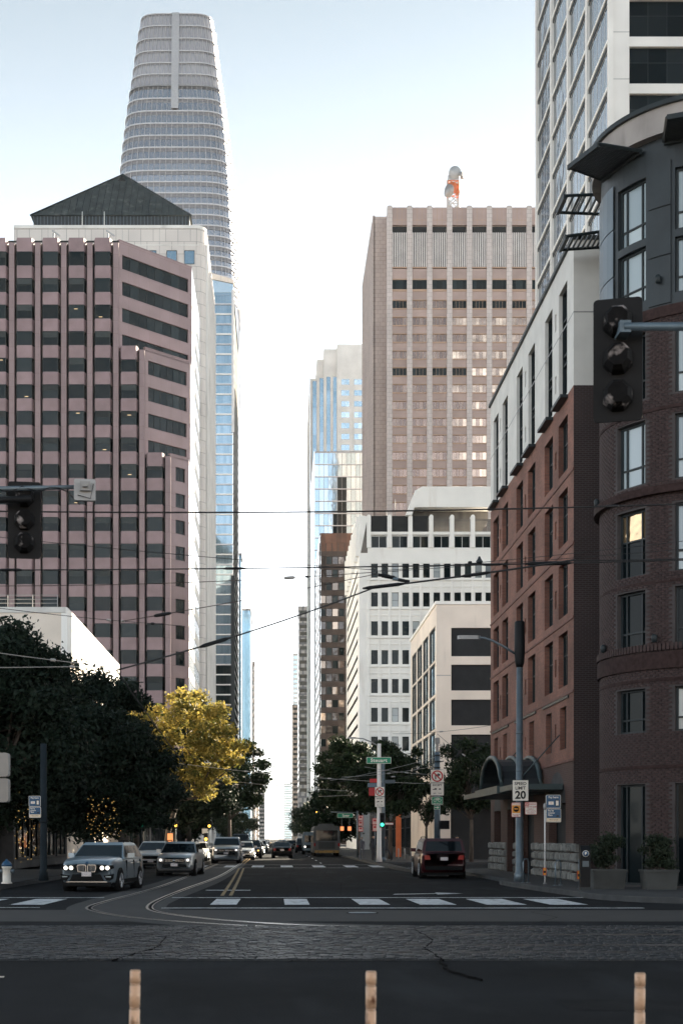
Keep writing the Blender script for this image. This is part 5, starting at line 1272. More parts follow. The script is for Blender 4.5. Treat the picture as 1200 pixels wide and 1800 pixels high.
# ------------------------------------------------------------------ vehicles (local: x right, y forward, z up)
def vehicle(name, label, cat, loc, rz, pm, L, W_, H, hood, belt, g=None, wf=.28, wr=.06, roof_f=.42, roof_r=.12, tumble=.80, lights=True, front='bar', tail=True, wheel=.36, roofrack=False, nose_low=.30, boxy=0.0, detail=True, blink=False, lampstyle=0):
    t = thing(name, label, cat, loc, rz, g); hw_ = W_ / 2; y1, y0 = L / 2, -L / 2
    hz = hood; bz = belt
    sts = [(y0, .86, .40, bz - .10), (y0 + .06, .93, .30, bz - .03), (y0 + .3, .985, .25, bz), (y0 + .9, 1.0, .22, bz), (y1 - L * wf - .55, 1.0, .22, bz - .01), (y1 - L * wf, .995, .22, bz - .02),
           (y1 - L * wf + .25, .985, .22, hz + .02), (y1 - .55, .96, .24, hz - .03), (y1 - .18, .92, .26, hz - .10), (y1 - .05, .87, nose_low, hz - .16), (y1, .82, nose_low + .05, hz - .24)]
    secs = []
    for (y, k, zb, zt) in sts:
        w_ = hw_ * k; h_ = zt - zb
        half = [(w_ * .90, zb), (w_ * .975, zb + .10), (w_ * 1.0, zb + h_ * .38), (w_ * .985, zb + h_ * .62), (w_ * .975, zb + h_ * .80), (w_ * .93, zt - .035), (w_ * .84, zt), (w_ * .45, zt + .025)]
        secs.append([(x_, y, z) for x_, z in half] + [(-x_, y, z) for x_, z in half[::-1]])
    n = len(secs[0]); vs = [p for s_ in secs for p in s_]; fs_ = []
    for i in range(len(secs) - 1):
        for k in range(n): fs_.append((i * n + k, i * n + (k + 1) % n, (i + 1) * n + (k + 1) % n, (i + 1) * n + k))
    fs_ += [tuple(range(n)), tuple(range((len(secs) - 1) * n, len(secs) * n))[::-1]]
    b = MB(); b.add(vs, [f[::-1] for f in fs_], pm, smooth=True)
    # cabin
    yb_f, yb_r = y1 - L * wf, y0 + L * wr; yr_f, yr_r = y1 - L * roof_f, y0 + L * roof_r; wb, wt = hw_ * .95, hw_ * tumble; zb = bz - .03; zr = H - (.06 if roofrack else .0)
    ring_ = lambda w_, yf, yr, z: [(-w_, yr, z), (w_, yr, z), (w_, yf, z), (-w_, yf, z)]
    A = ring_(wb, yb_f, yb_r, zb); B = ring_(wt, yr_f, yr_r, zr - .09)
    Cn = ring_(wt * .90, yr_f - .16, yr_r + .12, zr)
    b.add(A + B + Cn, [(0, 1, 5, 4), (1, 2, 6, 5), (2, 3, 7, 6), (3, 0, 4, 7), (4, 5, 9, 8), (5, 6, 10, 9), (6, 7, 11, 10), (7, 4, 8, 11), (8, 9, 10, 11)], pm)
    b.box(-hw_ * .88, hw_ * .88, y0 + .2, y1 - .2, .16, .30, 'trimblack')
    body = b.build('body', t)
    def facequad(nm, i, j, mu0, mu1, mv0, mv1, mt, par=None, off=.012):
        a, b_, c_, d = Vector(A[i]), Vector(A[j]), Vector(B[j]), Vector(B[i]); nrm = (b_ - a).cross(d - a).normalized()
        P_ = lambda u, v: tuple(a.lerp(b_, u).lerp(d.lerp(c_, u), v) + nrm * off)
        m2 = MB(); m2.quad(P_(mu0, mv0), P_(mu1, mv0), P_(mu1, mv1), P_(mu0, mv1), mt); return m2.build(nm, par or t)
    facequad('windscreen', 2, 3, .03, .97, .03, .97, 'carglass'); facequad('rear_window', 0, 1, .07, .93, .12, .92, 'carglass')
    for s_, (i, j) in ((1, (1, 2)), (-1, (3, 0))):
        for (u0, u1) in ((.05, .30), (.33, .60), (.63, .93)):
            if s_ < 0: u0, u1 = 1 - u1, 1 - u0
            facequad('side_window', i, j, u0, u1, .10, .92, 'carglass')
    # wheels with arches
    for yy in (y1 - L * .185, y0 + L * .20):
        for s_ in (-1, 1):
            m2 = MB(); x_ = s_ * (hw_ - .10); m2.tube([(s_ * (hw_ - .3), yy, wheel), (s_ * (hw_ + .004), yy, wheel)], wheel + .07, 'trimblack', 20); m2.build('wheel_arch', t)
            m2 = MB(); m2.tube([(s_ * (hw_ - .26), yy, wheel), (s_ * (hw_ - .24), yy, wheel), (s_ * (hw_ - .01), yy, wheel), (s_ * (hw_ + .018), yy, wheel)], [wheel * .9, wheel, wheel, wheel * .93], 'tyre', 22); wo2 = m2.build('wheel', t)
            m2 = MB(); m2.tube([(s_ * (hw_ + .0), yy, wheel), (s_ * (hw_ + .024), yy, wheel)], wheel * .66, 'trimblack', 18)
            for k in range(10):
                th = 2 * math.pi * (k + .3 * (k % 2)) / 10; m2.tube([(s_ * (hw_ + .02), yy, wheel), (s_ * (hw_ + .02), yy + math.cos(th) * wheel * .64, wheel + math.sin(th) * wheel * .64)], .022, 'rim', 4)
            m2.tube([(s_ * (hw_ + .015), yy + math.cos(2 * math.pi * q / 18) * wheel * .65, wheel + math.sin(2 * math.pi * q / 18) * wheel * .65) for q in range(19)], .02, 'rim', 4, caps=False)
            m2.build('rim', wo2)
    if detail and yb_f - y0 > 0 and lampstyle == 'round':
        for s_ in (-1, 1):
            for yy in (yb_f - .35, yb_f - 1.45, yb_f - 2.45):
                m2 = MB(); m2.box(*sorted((s_ * (hw_ - .06), s_ * (hw_ + .003))), yy - .006, yy + .006, .42, bz - .08, 'trimblack'); m2.build('door_seam', t)
            for yy in (yb_f - 1.3, yb_f - 2.3):
                m2 = MB(); m2.box(*sorted((s_ * (hw_ - .05), s_ * (hw_ + .02))), yy - .1, yy + .1, bz - .2, bz - .16, 'chrome'); m2.build('door_handle', t)
            m2 = MB(); m2.box(*sorted((s_ * (hw_ - .1), s_ * (hw_ + .004))), y0 + 1.3, y1 - 1.25, .27, .40, 'trimblack'); m2.build('side_sill', t)
    # mirrors
    for s_ in (-1, 1):
        m2 = MB(); m2.prism([(s_ * (hw_ - .03), yb_f - .62), (s_ * (hw_ + .20), yb_f - .66), (s_ * (hw_ + .21), yb_f - .56), (s_ * (hw_ - .01), yb_f - .48)][::s_], zb + .03, zb + .19, pm); m2.build('mirror', t)
    fx = lambda x_, z, yq: (x_, y1 + yq, z)
    def front_poly(nm, poly, mt, q0=-.06, q1=.012, par=None):
        m2 = MB(); m2.prism(poly, q0, q1, mt, lambda a, z, q: (-a, y1 + q, z)); return m2.build(nm, par or t)
    def rear_poly(nm, poly, mt, q0=-.06, q1=.012):
        m2 = MB(); m2.prism(poly, q0, q1, mt, lambda a, z, q: (a, y0 - q, z)); return m2.build(nm, t)
    zt = hood - .24
    if lampstyle == 'round':   # slanted lamp units with two bright rings each, twin upright grilles
        for s_ in (-1, 1):
            hl = front_poly('headlight', [(s_ * .37, zt - .045), (s_ * .86, zt + .0), (s_ * .89, zt - .10), (s_ * .74, zt - .175), (s_ * .42, zt - .165)][::s_], 'trimblack', -.14, .02)
            for xx in (.52, .70):
                m2 = MB(); pts = [(-s_ * xx + .05 * math.cos(2 * math.pi * k / 14), y1 + .024, zt - .093 + .05 * math.sin(2 * math.pi * k / 14)) for k in range(15)]
                m2.tube(pts, .018, 'headlamp', 5, caps=False); m2.build('light_ring', hl)
                m2 = MB(); m2.tube([(-s_ * xx, y1 + .01, zt - .093), (-s_ * xx, y1 + .028, zt - .093)], .034, 'lens', 10); m2.build('lens', hl)
            gr = front_poly('grille', [(s_ * .02, zt - .03), (s_ * .05, zt + .02), (s_ * .29, zt + .015), (s_ * .33, zt - .05), (s_ * .29, zt - .23), (s_ * .06, zt - .25), (s_ * .02, zt - .2)][::s_], 'chrome', -.1, .03)
            m2 = MB(); m2.prism([(s_ * .045, zt - .04), (s_ * .065, zt - .005), (s_ * .28, zt - .01), (s_ * .305, zt - .05), (s_ * .27, zt - .21), (s_ * .07, zt - .225), (s_ * .045, zt - .19)][::s_], 0, .036, 'trimblack', lambda a, z, q: (-a, y1 + q, z)); m2.build('mesh', gr)
            for k in range(5):
                m2 = MB(); xx = s_ * (.09 + .045 * k); m2.box(-xx - .006, -xx + .006, y1 + .036, y1 + .044, zt - .21, zt - .012, 'lens'); m2.build('bar', gr)
            front_poly('air_intake', [(s_ * .56, zt - .34), (s_ * .88, zt - .29), (s_ * .86, zt - .44), (s_ * .78, zt - .51), (s_ * .66, zt - .51)][::s_], 'trimblack', -.16, .022)
            m2 = MB(); m2.box(*sorted((-s_ * .82, -s_ * .64)), y1 + .018, y1 + .034, zt - .40, zt - .365, P_bm); m2.build('intake_trim', t)
        front_poly('lower_grille', [(-.58, zt - .52), (.58, zt - .52), (.46, zt - .30), (-.46, zt - .30)], 'trimblack', -.1, .020)
        front_poly('skid_plate', [(-.70, zt - .565), (.70, zt - .565), (.66, zt - .535), (-.66, zt - .535)], 'chrome', -.1, .024); front_poly('lower_lip', [(-.80, zt - .68), (.80, zt - .68), (.80, zt - .565), (-.80, zt - .565)], 'trimblack', -.1, .02)
        front_poly('number_plate', [(-.16, zt - .37), (.16, zt - .37), (.16, zt - .22), (-.16, zt - .22)], 'plate', -.02, .06)
        m2 = MB(); m2.tube([(0, y1 - .05, hood - .16), (0, y1 - .01, hood - .175)], .045, 's_blue', 14); m2.build('badge', t)
    else:
        ww = hw_ * .80
        front_poly('grille', [(-ww * .62, zt - .17), (ww * .62, zt - .17), (ww * .66, zt - .02), (-ww * .66, zt - .02)], 'trimblack')
        if front == 'bar':
            for k in range(2):
                m2 = MB(); m2.box(-ww * .6, ww * .6, y1, y1 + .02, zt - .075 - .06 * k, zt - .06 - .06 * k, 'chrome'); m2.build('grille_bar', t)
            m2 = MB(); m2.tube([(0, y1, zt - .09), (0, y1 + .03, zt - .09)], .06, 'chrome', 14); m2.build('badge', t)
        for s_ in (-1, 1):
            hl = front_poly('headlight', [(s_ * ww * .66, zt - .02), (s_ * ww * 1.02, zt + .02), (s_ * ww * 1.05, zt - .13), (s_ * ww * .7, zt - .16)][::s_], 'lens', -.15, .016)
            m2 = MB(); m2.tube([(-s_ * ww * .86, y1 + .0, zt - .07), (-s_ * ww * .86, y1 + .022, zt - .07)], .055, ('l_amber' if blink and s_ > 0 else 'headlamp') if lights else 'chrome', 10); m2.build('lamp', hl)
        front_poly('air_intake', [(-ww * .8, zt - .40), (ww * .8, zt - .40), (ww * .72, zt - .26), (-ww * .72, zt - .26)], 'trimblack', -.1, .014)
        front_poly('number_plate', [(-.16, zt - .36), (.16, zt - .36), (.16, zt - .23), (-.16, zt - .23)], 'plate', -.02, .05)
    for s_ in (-1, 1):
        rear_poly('taillight', [(s_ * hw_ * .60, bz - .33), (s_ * hw_ * .86, bz - .33), (s_ * hw_ * .87, bz - .13), (s_ * hw_ * .64, bz - .15)][::s_], 'taillight')
    rear_poly('number_plate', [(-.16, bz - .36), (.16, bz - .36), (.16, bz - .22), (-.16, bz - .22)], 'plate', -.02, .05)
    rear_poly('bumper', [(-hw_ * .8, .38), (hw_ * .8, .38), (hw_ * .84, .55), (-hw_ * .84, .55)], 'trimblack', -.05, .03)
    if roofrack:
        for s_ in (-1, 1):
            m2 = MB(); m2.tube([(s_ * wt * .9, yr_r + .2, zr - .03), (s_ * wt * .9, yr_r + .35, H), (s_ * wt * .9, yr_f - .4, H), (s_ * wt * .9, yr_f - .25, zr - .03)], .022, 'trimblack', 6); m2.build('roof_rail', t)
    return t
P_bm = paint('paint_bluegrey', (.30, .37, .43), .6, .30); P_sil = paint('paint_silver', (.46, .48, .50), .6, .3); P_whi = paint('paint_white', (.62, .62, .61), 0, .3)
P_blk = paint('paint_black', (.012, .013, .016), .2, .25); P_red = paint('paint_darkred', (.055, .008, .012), .4, .3); P_dgr = paint('paint_darkgrey', (.045, .05, .055), .5, .3); P_blu = paint('paint_blue', (.03, .06, .12), .4, .3)
GC = 'cars coming down the left lanes'; PI_ = math.pi
vehicle('parked_car', 'blue grey suv with twin upright grilles and glowing ring headlamps', 'car', (-5.95, 49.0, 0), PI_ - R(7), P_bm, 4.71, 1.89, 1.68, 1.12, 1.10, None, .30, .05, .46, .13, .76, True, 'twin', roofrack=True, lampstyle='round', nose_low=.27)
vehicle('parked_car', 'silver hatchback with chrome grille and lit headlamps right of the blue grey suv', 'car', (-4.62, 68.4, 0), PI_ - R(4), P_sil, 4.5, 1.84, 1.66, 1.06, 1.08, GC, .30, .05, .44, .12, .78, True, roofrack=True)
vehicle('parked_car', 'white smooth nosed car half hidden behind the blue grey suv', 'car', (-7.3, 84.5, 0), PI_, P_whi, 4.7, 1.9, 1.60, .98, 1.06, GC, .28, .05, .46, .16, .72, True, 'none')
vehicle('parked_car', 'dark silver full size suv with bright headlamps and red plate', 'car', (-3.55, 101.5, 0), PI_, P_sil, 5.3, 2.05, 1.92, 1.26, 1.24, GC, .29, .04, .42, .06, .82, True, roofrack=True, wheel=.4)
vehicle('parked_car', 'small white car mostly hidden behind the dark silver suv', 'car', (-6.3, 112, 0), PI_, P_whi, 4.5, 1.8, 1.5, .95, 1.0, GC)
vehicle('parked_car', 'silver car between the suv and the car with an amber blinker', 'car', (-2.75, 117, 0), PI_, P_sil, 4.5, 1.8, 1.52, .95, 1.0, GC)
vehicle('parked_car', 'dark car with one amber blinker lit in the oncoming queue', 'car', (-2.3, 128, 0), PI_, P_blk, 4.6, 1.85, 1.62, 1.0, 1.05, GC, blink=True)
vehicle('parked_car', 'pale saloon in the oncoming queue behind the blinking car', 'car', (-2.3, 150, 0), PI_, P_sil, 4.6, 1.85, 1.5, .95, 1.0, GC)
vehicle('van', 'dark grey van in the oncoming queue behind the pale saloon', 'van', (-4.2, 165, 0), PI_, P_dgr, 5.4, 2.0, 2.3, 1.2, 1.25, GC, .2, .02, .28, .04, .86)
vehicle('parked_car', 'dark saloon driving away in the middle of the street', 'car', (.45, 130.5, 0), 0, P_dgr, 4.8, 1.85, 1.46, .98, 1.0, None, .27, .10, .42, .24, .76)
for i, (x_, y_, p_, lab) in enumerate(((-2.2, 185, P_whi, 'white car far back in the oncoming queue'), (-2.4, 205, P_sil, 'silver car farther back in the oncoming queue'), (-2.4, 235, P_blk, 'black car deep in the oncoming queue'), (-2.6, 275, P_whi, 'tiny white car near the end of the oncoming queue'), (-2.6, 330, P_sil, 'tiny silver car last in the oncoming queue'))):
    vehicle('parked_car', lab, 'car', (x_, y_, 0), PI_, p_, 4.6, 1.85, 1.55, .97, 1.02, GC)
GP = 'vehicles standing along the right kerb'
for i, (x_, y_, p_, lab, h_) in enumerate(((3.2, 178, P_dgr, 'dark suv just left of the grey truck', 1.8), (2.2, 215, P_blk, 'black car moving off beyond the grey truck', 1.5), (1.0, 262, P_sil, 'silver car far off in the outbound lane', 1.5), (4.6, 290, P_dgr, 'dark parked car at the far right kerb', 1.6), (1.2, 340, P_blk, 'tiny dark car at the far end of the outbound lane', 1.5))):
    vehicle('parked_car', lab, 'car', (x_, y_, 0), 0, p_, 4.7, 1.88, h_, 1.0, 1.05, GP)
vehicle('parked_car', 'dark red boxy suv with roof rack seen from behind at the right kerb', 'car', (7.25, 64.2, 0), 0, P_red, 4.75, 1.98, 1.82, 1.12, 1.16, None, .28, .03, .40, .07, .84, roofrack=True, wheel=.4)
# bus seen from behind
bs = thing('city_bus', 'grey city bus seen from behind in the right lane under the trees', 'bus', (4.85, 139, 0))
c = MB(); c.prism([(-1.28, .35), (1.28, .35), (1.28, 2.7), (1.15, 2.98), (-1.15, 2.98), (-1.28, 2.7)], 0, 12, 'busgrey', lambda a, z, q: (a, q, z)); c.build('body', bs)
c = MB(); c.box(-1.05, 1.05, -.02, .02, 1.55, 2.55, 'carglass'); c.build('rear_window', bs)
c = MB(); c.box(-1.2, 1.2, -.05, .02, .35, .6, 'yellowpaint'); c.build('bumper', bs)
c = MB(); c.box(-.8, .8, -.03, .02, .75, 1.4, 'darkmetal'); c.build('engine_door', bs)
c = MB(); c.box(-.75, .75, .5, 4, 2.98, 3.2, 'busgrey'); c.build('roof_unit', bs)
for s_ in (-1, 1):
    c = MB(); c.box(*sorted((s_ * 1.1, s_ * 1.25)), -.03, .02, 1.0, 1.3, 'taillight'); c.build('taillight', bs)
    c = MB(); c.box(*sorted((s_ * 1.275, s_ * 1.295)), 1, 11.5, 1.4, 2.5, 'carglass'); c.build('side_window', bs)
    for y_ in (2.8, 9.3):
        c = MB(); c.tube([(s_ * 1.0, y_, .5), (s_ * 1.29, y_, .5)], .5, 'tyre', 18); c.build('wheel', bs)
tk = thing('box_truck', 'grey flat nosed truck standing ahead of the city bus', 'truck', (3.9, 158, 0), PI_)
c = MB(); c.prism([(-1.1, .45), (1.1, .45), (1.1, 2.0), (.95, 2.45), (-.95, 2.45), (-1.1, 2.0)], -2.5, 2.5, 'poleblue', lambda a, z, q: (-a, q, z)); c.build('body', tk)
c = MB(); c.box(-.9, .9, 2.49, 2.52, 1.35, 2.1, 'carglass'); c.build('windscreen', tk)
c = MB(); c.box(-.75, .75, 2.49, 2.53, .7, 1.05, 'trimblack'); c.build('grille', tk)
for s_ in (-1, 1):
    c = MB(); c.tube([(s_ * .85, 2.48, .85), (s_ * .85, 2.53, .85)], .1, 'headlamp', 10); c.build('headlight', tk)
    for y_ in (-1.6, 1.6): c = MB(); c.tube([(s_ * .85, y_, .42), (s_ * 1.12, y_, .42)], .42, 'tyre', 16); c.build('wheel', tk)

# ------------------------------------------------------------------ people
def person(label, loc, rz, cloth, hgt=1.7, stride=.12, bag=False):
    t = thing('person', label, 'person', loc, rz); k = hgt / 1.72
    vs = [(0, 0, .95), (0, 0, 1.15), (0, 0, 1.38), (0, .01, 1.50), (0, .03, 1.60), (0, .03, 1.72),
          (.10, 0, .90), (.11, stride, .50), (.11, stride * .6, .08), (.11, stride * .6 + .14, .03), (-.10, 0, .90), (-.11, -stride, .50), (-.11, -stride * 1.9, .08), (-.11, -stride * 1.9 + .14, .03),
          (.19, 0, 1.40), (.25, -.06, 1.12), (.26, .05, .88), (.26, .08, .78), (-.19, 0, 1.40), (-.25, .06, 1.12), (-.26, .14, .90), (-.26, .17, .80)]
    es = [(0, 1), (1, 2), (2, 3), (3, 4), (4, 5), (0, 6), (6, 7), (7, 8), (8, 9), (0, 10), (10, 11), (11, 12), (12, 13), (2, 14), (14, 15), (15, 16), (16, 17), (2, 18), (18, 19), (19, 20), (20, 21)]
    rr = [.15, .145, .16, .055, .085, .07, .09, .065, .045, .035, .09, .065, .045, .035, .06, .047, .035, .03, .06, .047, .035, .03]
    me = bpy.data.meshes.new('body'); me.from_pydata([(a * k, b * k, c * k) for a, b, c in vs], es, []); o = obj('body', me, t); me.materials.append(M[cloth])
    md = o.modifiers.new('Skin', 'SKIN'); md.use_smooth_shade = True
    for v, r in zip(me.skin_vertices[0].data, rr): v.radius = (r * k, r * k * .8)
    me.skin_vertices[0].data[0].use_root = True; sb_ = o.modifiers.new('Sub', 'SUBSURF'); sb_.levels = 1; sb_.render_levels = 2
    c = MB(); c.lathe([(.02, 1.56), (.075, 1.6), (.09, 1.66), (.075, 1.72), (.02, 1.745)], 'skin', 12, lambda a, b, z: (a * k, (b + .06) * k, z * k)); f = c.build('face', t)
    c = MB(); c.lathe([(.09, 1.62), (.105, 1.68), (.085, 1.75), (.02, 1.775)], 'hair', 12, lambda a, b, z: (a * k, (b + .01) * k, z * k)); c.build('hair', t)
    return t
person('person in dark jacket waiting left of the street name pole', (6.95, 103, .15), R(200), 'cloth', 1.75)
person('person in grey coat beside the left hand parking signs', (6.4, 108, .15), R(160), 'cloth2', 1.68)
person('person in black walking right of the street name pole', (8.0, 104, .15), R(100), 'cloth', 1.72, .2)
person('person in dark clothes on the pavement behind the red suv', (9.9, 78.5, .15), R(190), 'cloth2', 1.7)

# ------------------------------------------------------------------ poles, signs, signals
def rrect(w_, h_, r=.03, n=3):
    o = []
    for cx, cy, a0 in ((w_ / 2 - r, -h_ / 2 + r, -90), (w_ / 2 - r, h_ / 2 - r, 0), (-w_ / 2 + r, h_ / 2 - r, 90), (-w_ / 2 + r, -h_ / 2 + r, 180)):
        for k in range(n + 1): t = R(a0 + 90 * k / n); o.append((cx + r * math.cos(t), cy + r * math.sin(t)))
    return o
def sign(label, loc, w_, h_, face, border=None, name='sign', cat='sign', group=None, bw=.02, r=.03, rz=0):
    t = thing(name, label, cat, loc, rz, group)
    c = MB(); c.prism(rrect(w_, h_, r), -.02, 0, border or face, uvw); c.build('plate', t)
    if border: c = MB(); c.prism(rrect(w_ - 2 * bw, h_ - 2 * bw, max(.005, r - bw)), 0, .003, face, uvw); c.build('face', t)
    return t
def tx(t, s_, x, z, size, mt, off=.006, sx=1.0, space=1.0, w=.008): return text(s_, t, (x, -w, z), size, mt, offset=off * size, sx=sx, space=space)
def decal(t, nm, poly, mt, w0=.003, w1=.006): c = MB(); c.prism(poly, w0, w1, mt, uvw); return c.build(nm, t)
def ringp(mb, r0, r1, mt, w0=.004, w1=.007, n=24):
    for k in range(n):
        a, b = 2 * math.pi * k / n, 2 * math.pi * (k + 1) / n
        mb.prism([(r0 * math.cos(a), r0 * math.sin(a)), (r1 * math.cos(a), r1 * math.sin(a)), (r1 * math.cos(b), r1 * math.sin(b)), (r0 * math.cos(b), r0 * math.sin(b))], w0, w1, mt, uvw)
def car_icon(t, x, z, s_, truck=False):
    if truck: decal(t, 'symbol', [(x - .9 * s_, z - .28 * s_), (x + .9 * s_, z - .28 * s_), (x + .9 * s_, z + .35 * s_), (x + .1 * s_, z + .4 * s_), (x, z + .1 * s_), (x - .8 * s_, z)], 's_black')
    else: decal(t, 'symbol', [(x - .7 * s_, z - .35 * s_), (x + .7 * s_, z - .35 * s_), (x + .7 * s_, z + .05 * s_), (x + .45 * s_, z + .4 * s_), (x - .45 * s_, z + .4 * s_), (x - .7 * s_, z + .05 * s_)], 's_black')

# street lamp on the corner by the hotel
YL = 53.0; XLm = wx(912.5, YL)
sl_ = thing('street_lamp', 'tall galvanised street lamp pole with dark shroud and curved arm by hotel corner', 'street lamp', (XLm, YL, .15))
c = MB(); c.tube([(0, 0, 0), (0, 0, .3), (0, 0, .35), (0, 0, 8.05)], [.22, .20, .15, .11], 'galv', 14); c.build('pole', sl_)
c = MB(); c.tube([(0, 0, 7.98), (0, 0, 8.15), (0, 0, 8.6), (0, 0, 9.65), (0, 0, 9.7)], [.12, .17, .2, .19, .15], 'blackpaint', 14); c.build('shroud', sl_)
c = MB(); c.tube(smooth([(-.1, 0, 8.45), (-.6, 0, 8.78), (-1.1, 0, 9.02), (-1.6, 0, 9.12), (-1.75, 0, 9.12)], 4) if False else [(-.1, 0, 8.45), (-.6, 0, 8.76), (-1.0, 0, 8.97), (-1.3, 0, 9.07), (-1.6, 0, 9.09)], .045, 'galv', 8); c.build('arm', sl_)
c = MB(); c.prism([(-2.25, -.12), (-1.55, -.09), (-1.45, 0), (-1.55, .09), (-2.25, .12), (-2.32, 0)], 9.02, 9.16, 'frame_grey'); c.build('lamp_head', sl_)
for z in (5.5, 4.1, 2.0):
    c = MB(); c.cyl((0, 0), .135, z, z + .05, 'galv', 14); c.build('band', sl_)
ys = YL - .2
s_ = sign('white speed limit sign reading twenty on the galvanised lamp pole', (wx(914, ys), ys, wz(1389.5, ys)), .60, .78, 's_white', 's_black', bw=.012)
tx(s_, 'SPEED', 0, .25, .165, 's_black', .02); tx(s_, 'LIMIT', 0, .085, .165, 's_black', .02); tx(s_, '20', 0, -.18, .40, 's_black', .035)
s_ = sign('orange and white parking permit sign just below the speed limit sign', (wx(906.5, ys), ys, wz(1423.5, ys)), .34, .54, 's_white', 's_red', bw=.012)
decal(s_, 'panel', [(-.15, -.12), (.15, -.12), (.15, .17), (-.15, .17)], 's_orange'); m2 = MB(); m2.tube([(0, -.007, .03), (0, -.010, .03)], .105, 's_black', 18); m2.build('symbol', s_); decal(s_, 'bar', [(-.075, .012), (.075, .012), (.075, .055), (-.075, .055)], 's_orange', .011, .013)
tx(s_, 'TOW-AWAY', 0, .215, .055, 's_red', .02, w=.006); tx(s_, 'NO STOPPING', 0, -.18, .045, 's_red', .01, w=.006); c = decal(s_, 'arrow', [(-.10, -.235), (.05, -.235), (.05, -.255), (.10, -.225), (.05, -.195), (.05, -.215), (-.10, -.215)], 's_red')
s_ = sign('pink and red no parking sign right of the lamp pole', (wx(932, ys), ys - .05, wz(1421, ys)), .44, .46, 's_white', 's_red', bw=.012)
decal(s_, 'panel', [(-.205, .10), (-.07, .10), (-.07, .21), (-.205, .21)], 's_red'); tx(s_, 'NO', -.137, .155, .085, 's_white', .02); tx(s_, 'PARKING', .06, .155, .062, 's_red', .02); tx(s_, '2AM TO 6AM', 0, .055, .068, 's_red', .02); tx(s_, 'TUESDAY', 0, -.03, .05, 's_red', .01); tx(s_, 'STREET CLEANING', 0, -.10, .045, 's_red', .01); tx(s_, 'TOW-AWAY', 0, -.17, .05, 's_red', .01)
# pay signs on a thin post
yp = 50.0
pp = thing('sign_post', 'thin pale sign post carrying two blue pay signs', 'post', (wx(957, yp), yp, .15))
c = MB(); c.tube([(0, 0, 0), (0, 0, 2.75)], .028, 'frame_white', 8); c.build('pole', pp); c = MB(); c.lathe([(.07, 0), (.05, .05), (.03, .08)], 'frame_grey', 10); c.build('base', pp)
c = MB(); c.lathe([(.03, 2.6), (.06, 2.68), (.05, 2.8), (.01, 2.86)], 'frame_grey', 10); c.build('cap', pp)
def pay(label, loc, kind, sc_=1.0):
    s = sign(label, loc, .52 * sc_, .47 * sc_, 's_blue', 's_white', group=None, bw=.014)
    if kind == 0:
        tx(s, 'Pay here', 0, .15 * sc_, .10 * sc_, 's_white', .02); decal(s, 'panel', [(-.17 * sc_, -.11 * sc_), (.01 * sc_, -.11 * sc_), (.01 * sc_, 0), (-.17 * sc_, 0)], 's_white'); tx(s, 'PAY', -.08 * sc_, -.055 * sc_, .05 * sc_, 's_red', .01)
        decal(s, 'phone', [(.07 * sc_, -.17 * sc_), (.20 * sc_, -.17 * sc_), (.20 * sc_, .06 * sc_), (.07 * sc_, .06 * sc_)], 's_black'); decal(s, 'screen', [(.09 * sc_, -.14 * sc_), (.18 * sc_, -.14 * sc_), (.18 * sc_, .03 * sc_), (.09 * sc_, .03 * sc_)], 's_white', .007, .009)
    else:
        tx(s, 'Pay by', -.10 * sc_, .17 * sc_, .08 * sc_, 's_white', .02); tx(s, 'License', -.08 * sc_, .09 * sc_, .08 * sc_, 's_white', .02); tx(s, 'Plate', -.12 * sc_, .01 * sc_, .08 * sc_, 's_white', .02)
        decal(s, 'panel', [(-.24 * sc_, -.215 * sc_), (.24 * sc_, -.215 * sc_), (.24 * sc_, -.09 * sc_), (-.24 * sc_, -.09 * sc_)], 's_cream'); car_icon(s, .14 * sc_, -.02 * sc_, .07 * sc_)
        tx(s, 'Plates required', 0, -.15 * sc_, .05 * sc_, 's_black', .01, w=.009)
    return s
pay('blue pay here sign with phone drawing, upper of two on the thin pale post', (wx(971.5, yp), yp - .03, wz(1409, yp)), 0); pay('blue pay by license plate sign, lower of two on the thin pale post', (wx(972, yp), yp - .03, wz(1433.5, yp)), 1)
def sticker(label, px, py, Y):
    s = sign(label, (wx(px, Y), Y, wz(py, Y)), .12, .27, 's_orange', 's_red', bw=.015, r=.01); decal(s, 'bar', [(-.04, -.05), (.04, -.05), (.04, .03), (-.04, .03)], 's_black'); return s
sticker('small red and orange tag low on the thin pale sign post', 956.5, 1532, yp - .04)
mt_ = thing('parking_meter', 'dark parking pay station with a round letter P disc by the kerb', 'parking meter', (wx(1027, 44.5), 44.5, .15))
c = MB(); c.prism([(-.15, -.12), (.15, -.12), (.15, .12), (-.15, .12)], 0, 1.25, 'blackpaint'); c.prism([(-.15, -.12), (.15, -.12), (.15, .12), (-.15, .12)], 1.25, 1.38, 'blackpaint', top=[(-.15, .0), (.15, .0), (.15, .12), (-.15, .12)]); c.build('cabinet', mt_)
c = MB(); c.box(-.17, .17, -.15, .15, 0, .08, 'darkmetal'); c.build('base', mt_)
c = MB(); c.tube([(0, -.12, 1.13), (0, -.135, 1.13)], .10, 's_white', 20); c.tube([(0, -.134, 1.13), (0, -.139, 1.13)], .088, 's_blue', 20); c.build('disc', mt_); text('P', mt_, (0, -.145, 1.13), .13, 's_white', offset=.004)
c = MB(); c.box(-.10, .10, -.128, -.115, .72, .9, 'bluemetal'); c.build('screen', mt_)
mp = thing('meter_post', 'short grey post with orange tag left of the pay station', 'post', (wx(1017.5, 45), 45, .15)); c = MB(); c.tube([(0, 0, 0), (0, 0, .95)], .03, 'galv', 8); c.build('pole', mp); c = MB(); c.lathe([(.06, 0), (.045, .03), (.03, .05)], 'galv', 8); c.build('base', mp)
sticker('small red and orange tag on the short grey post beside the pay station', 1017, 1538, 44.9)
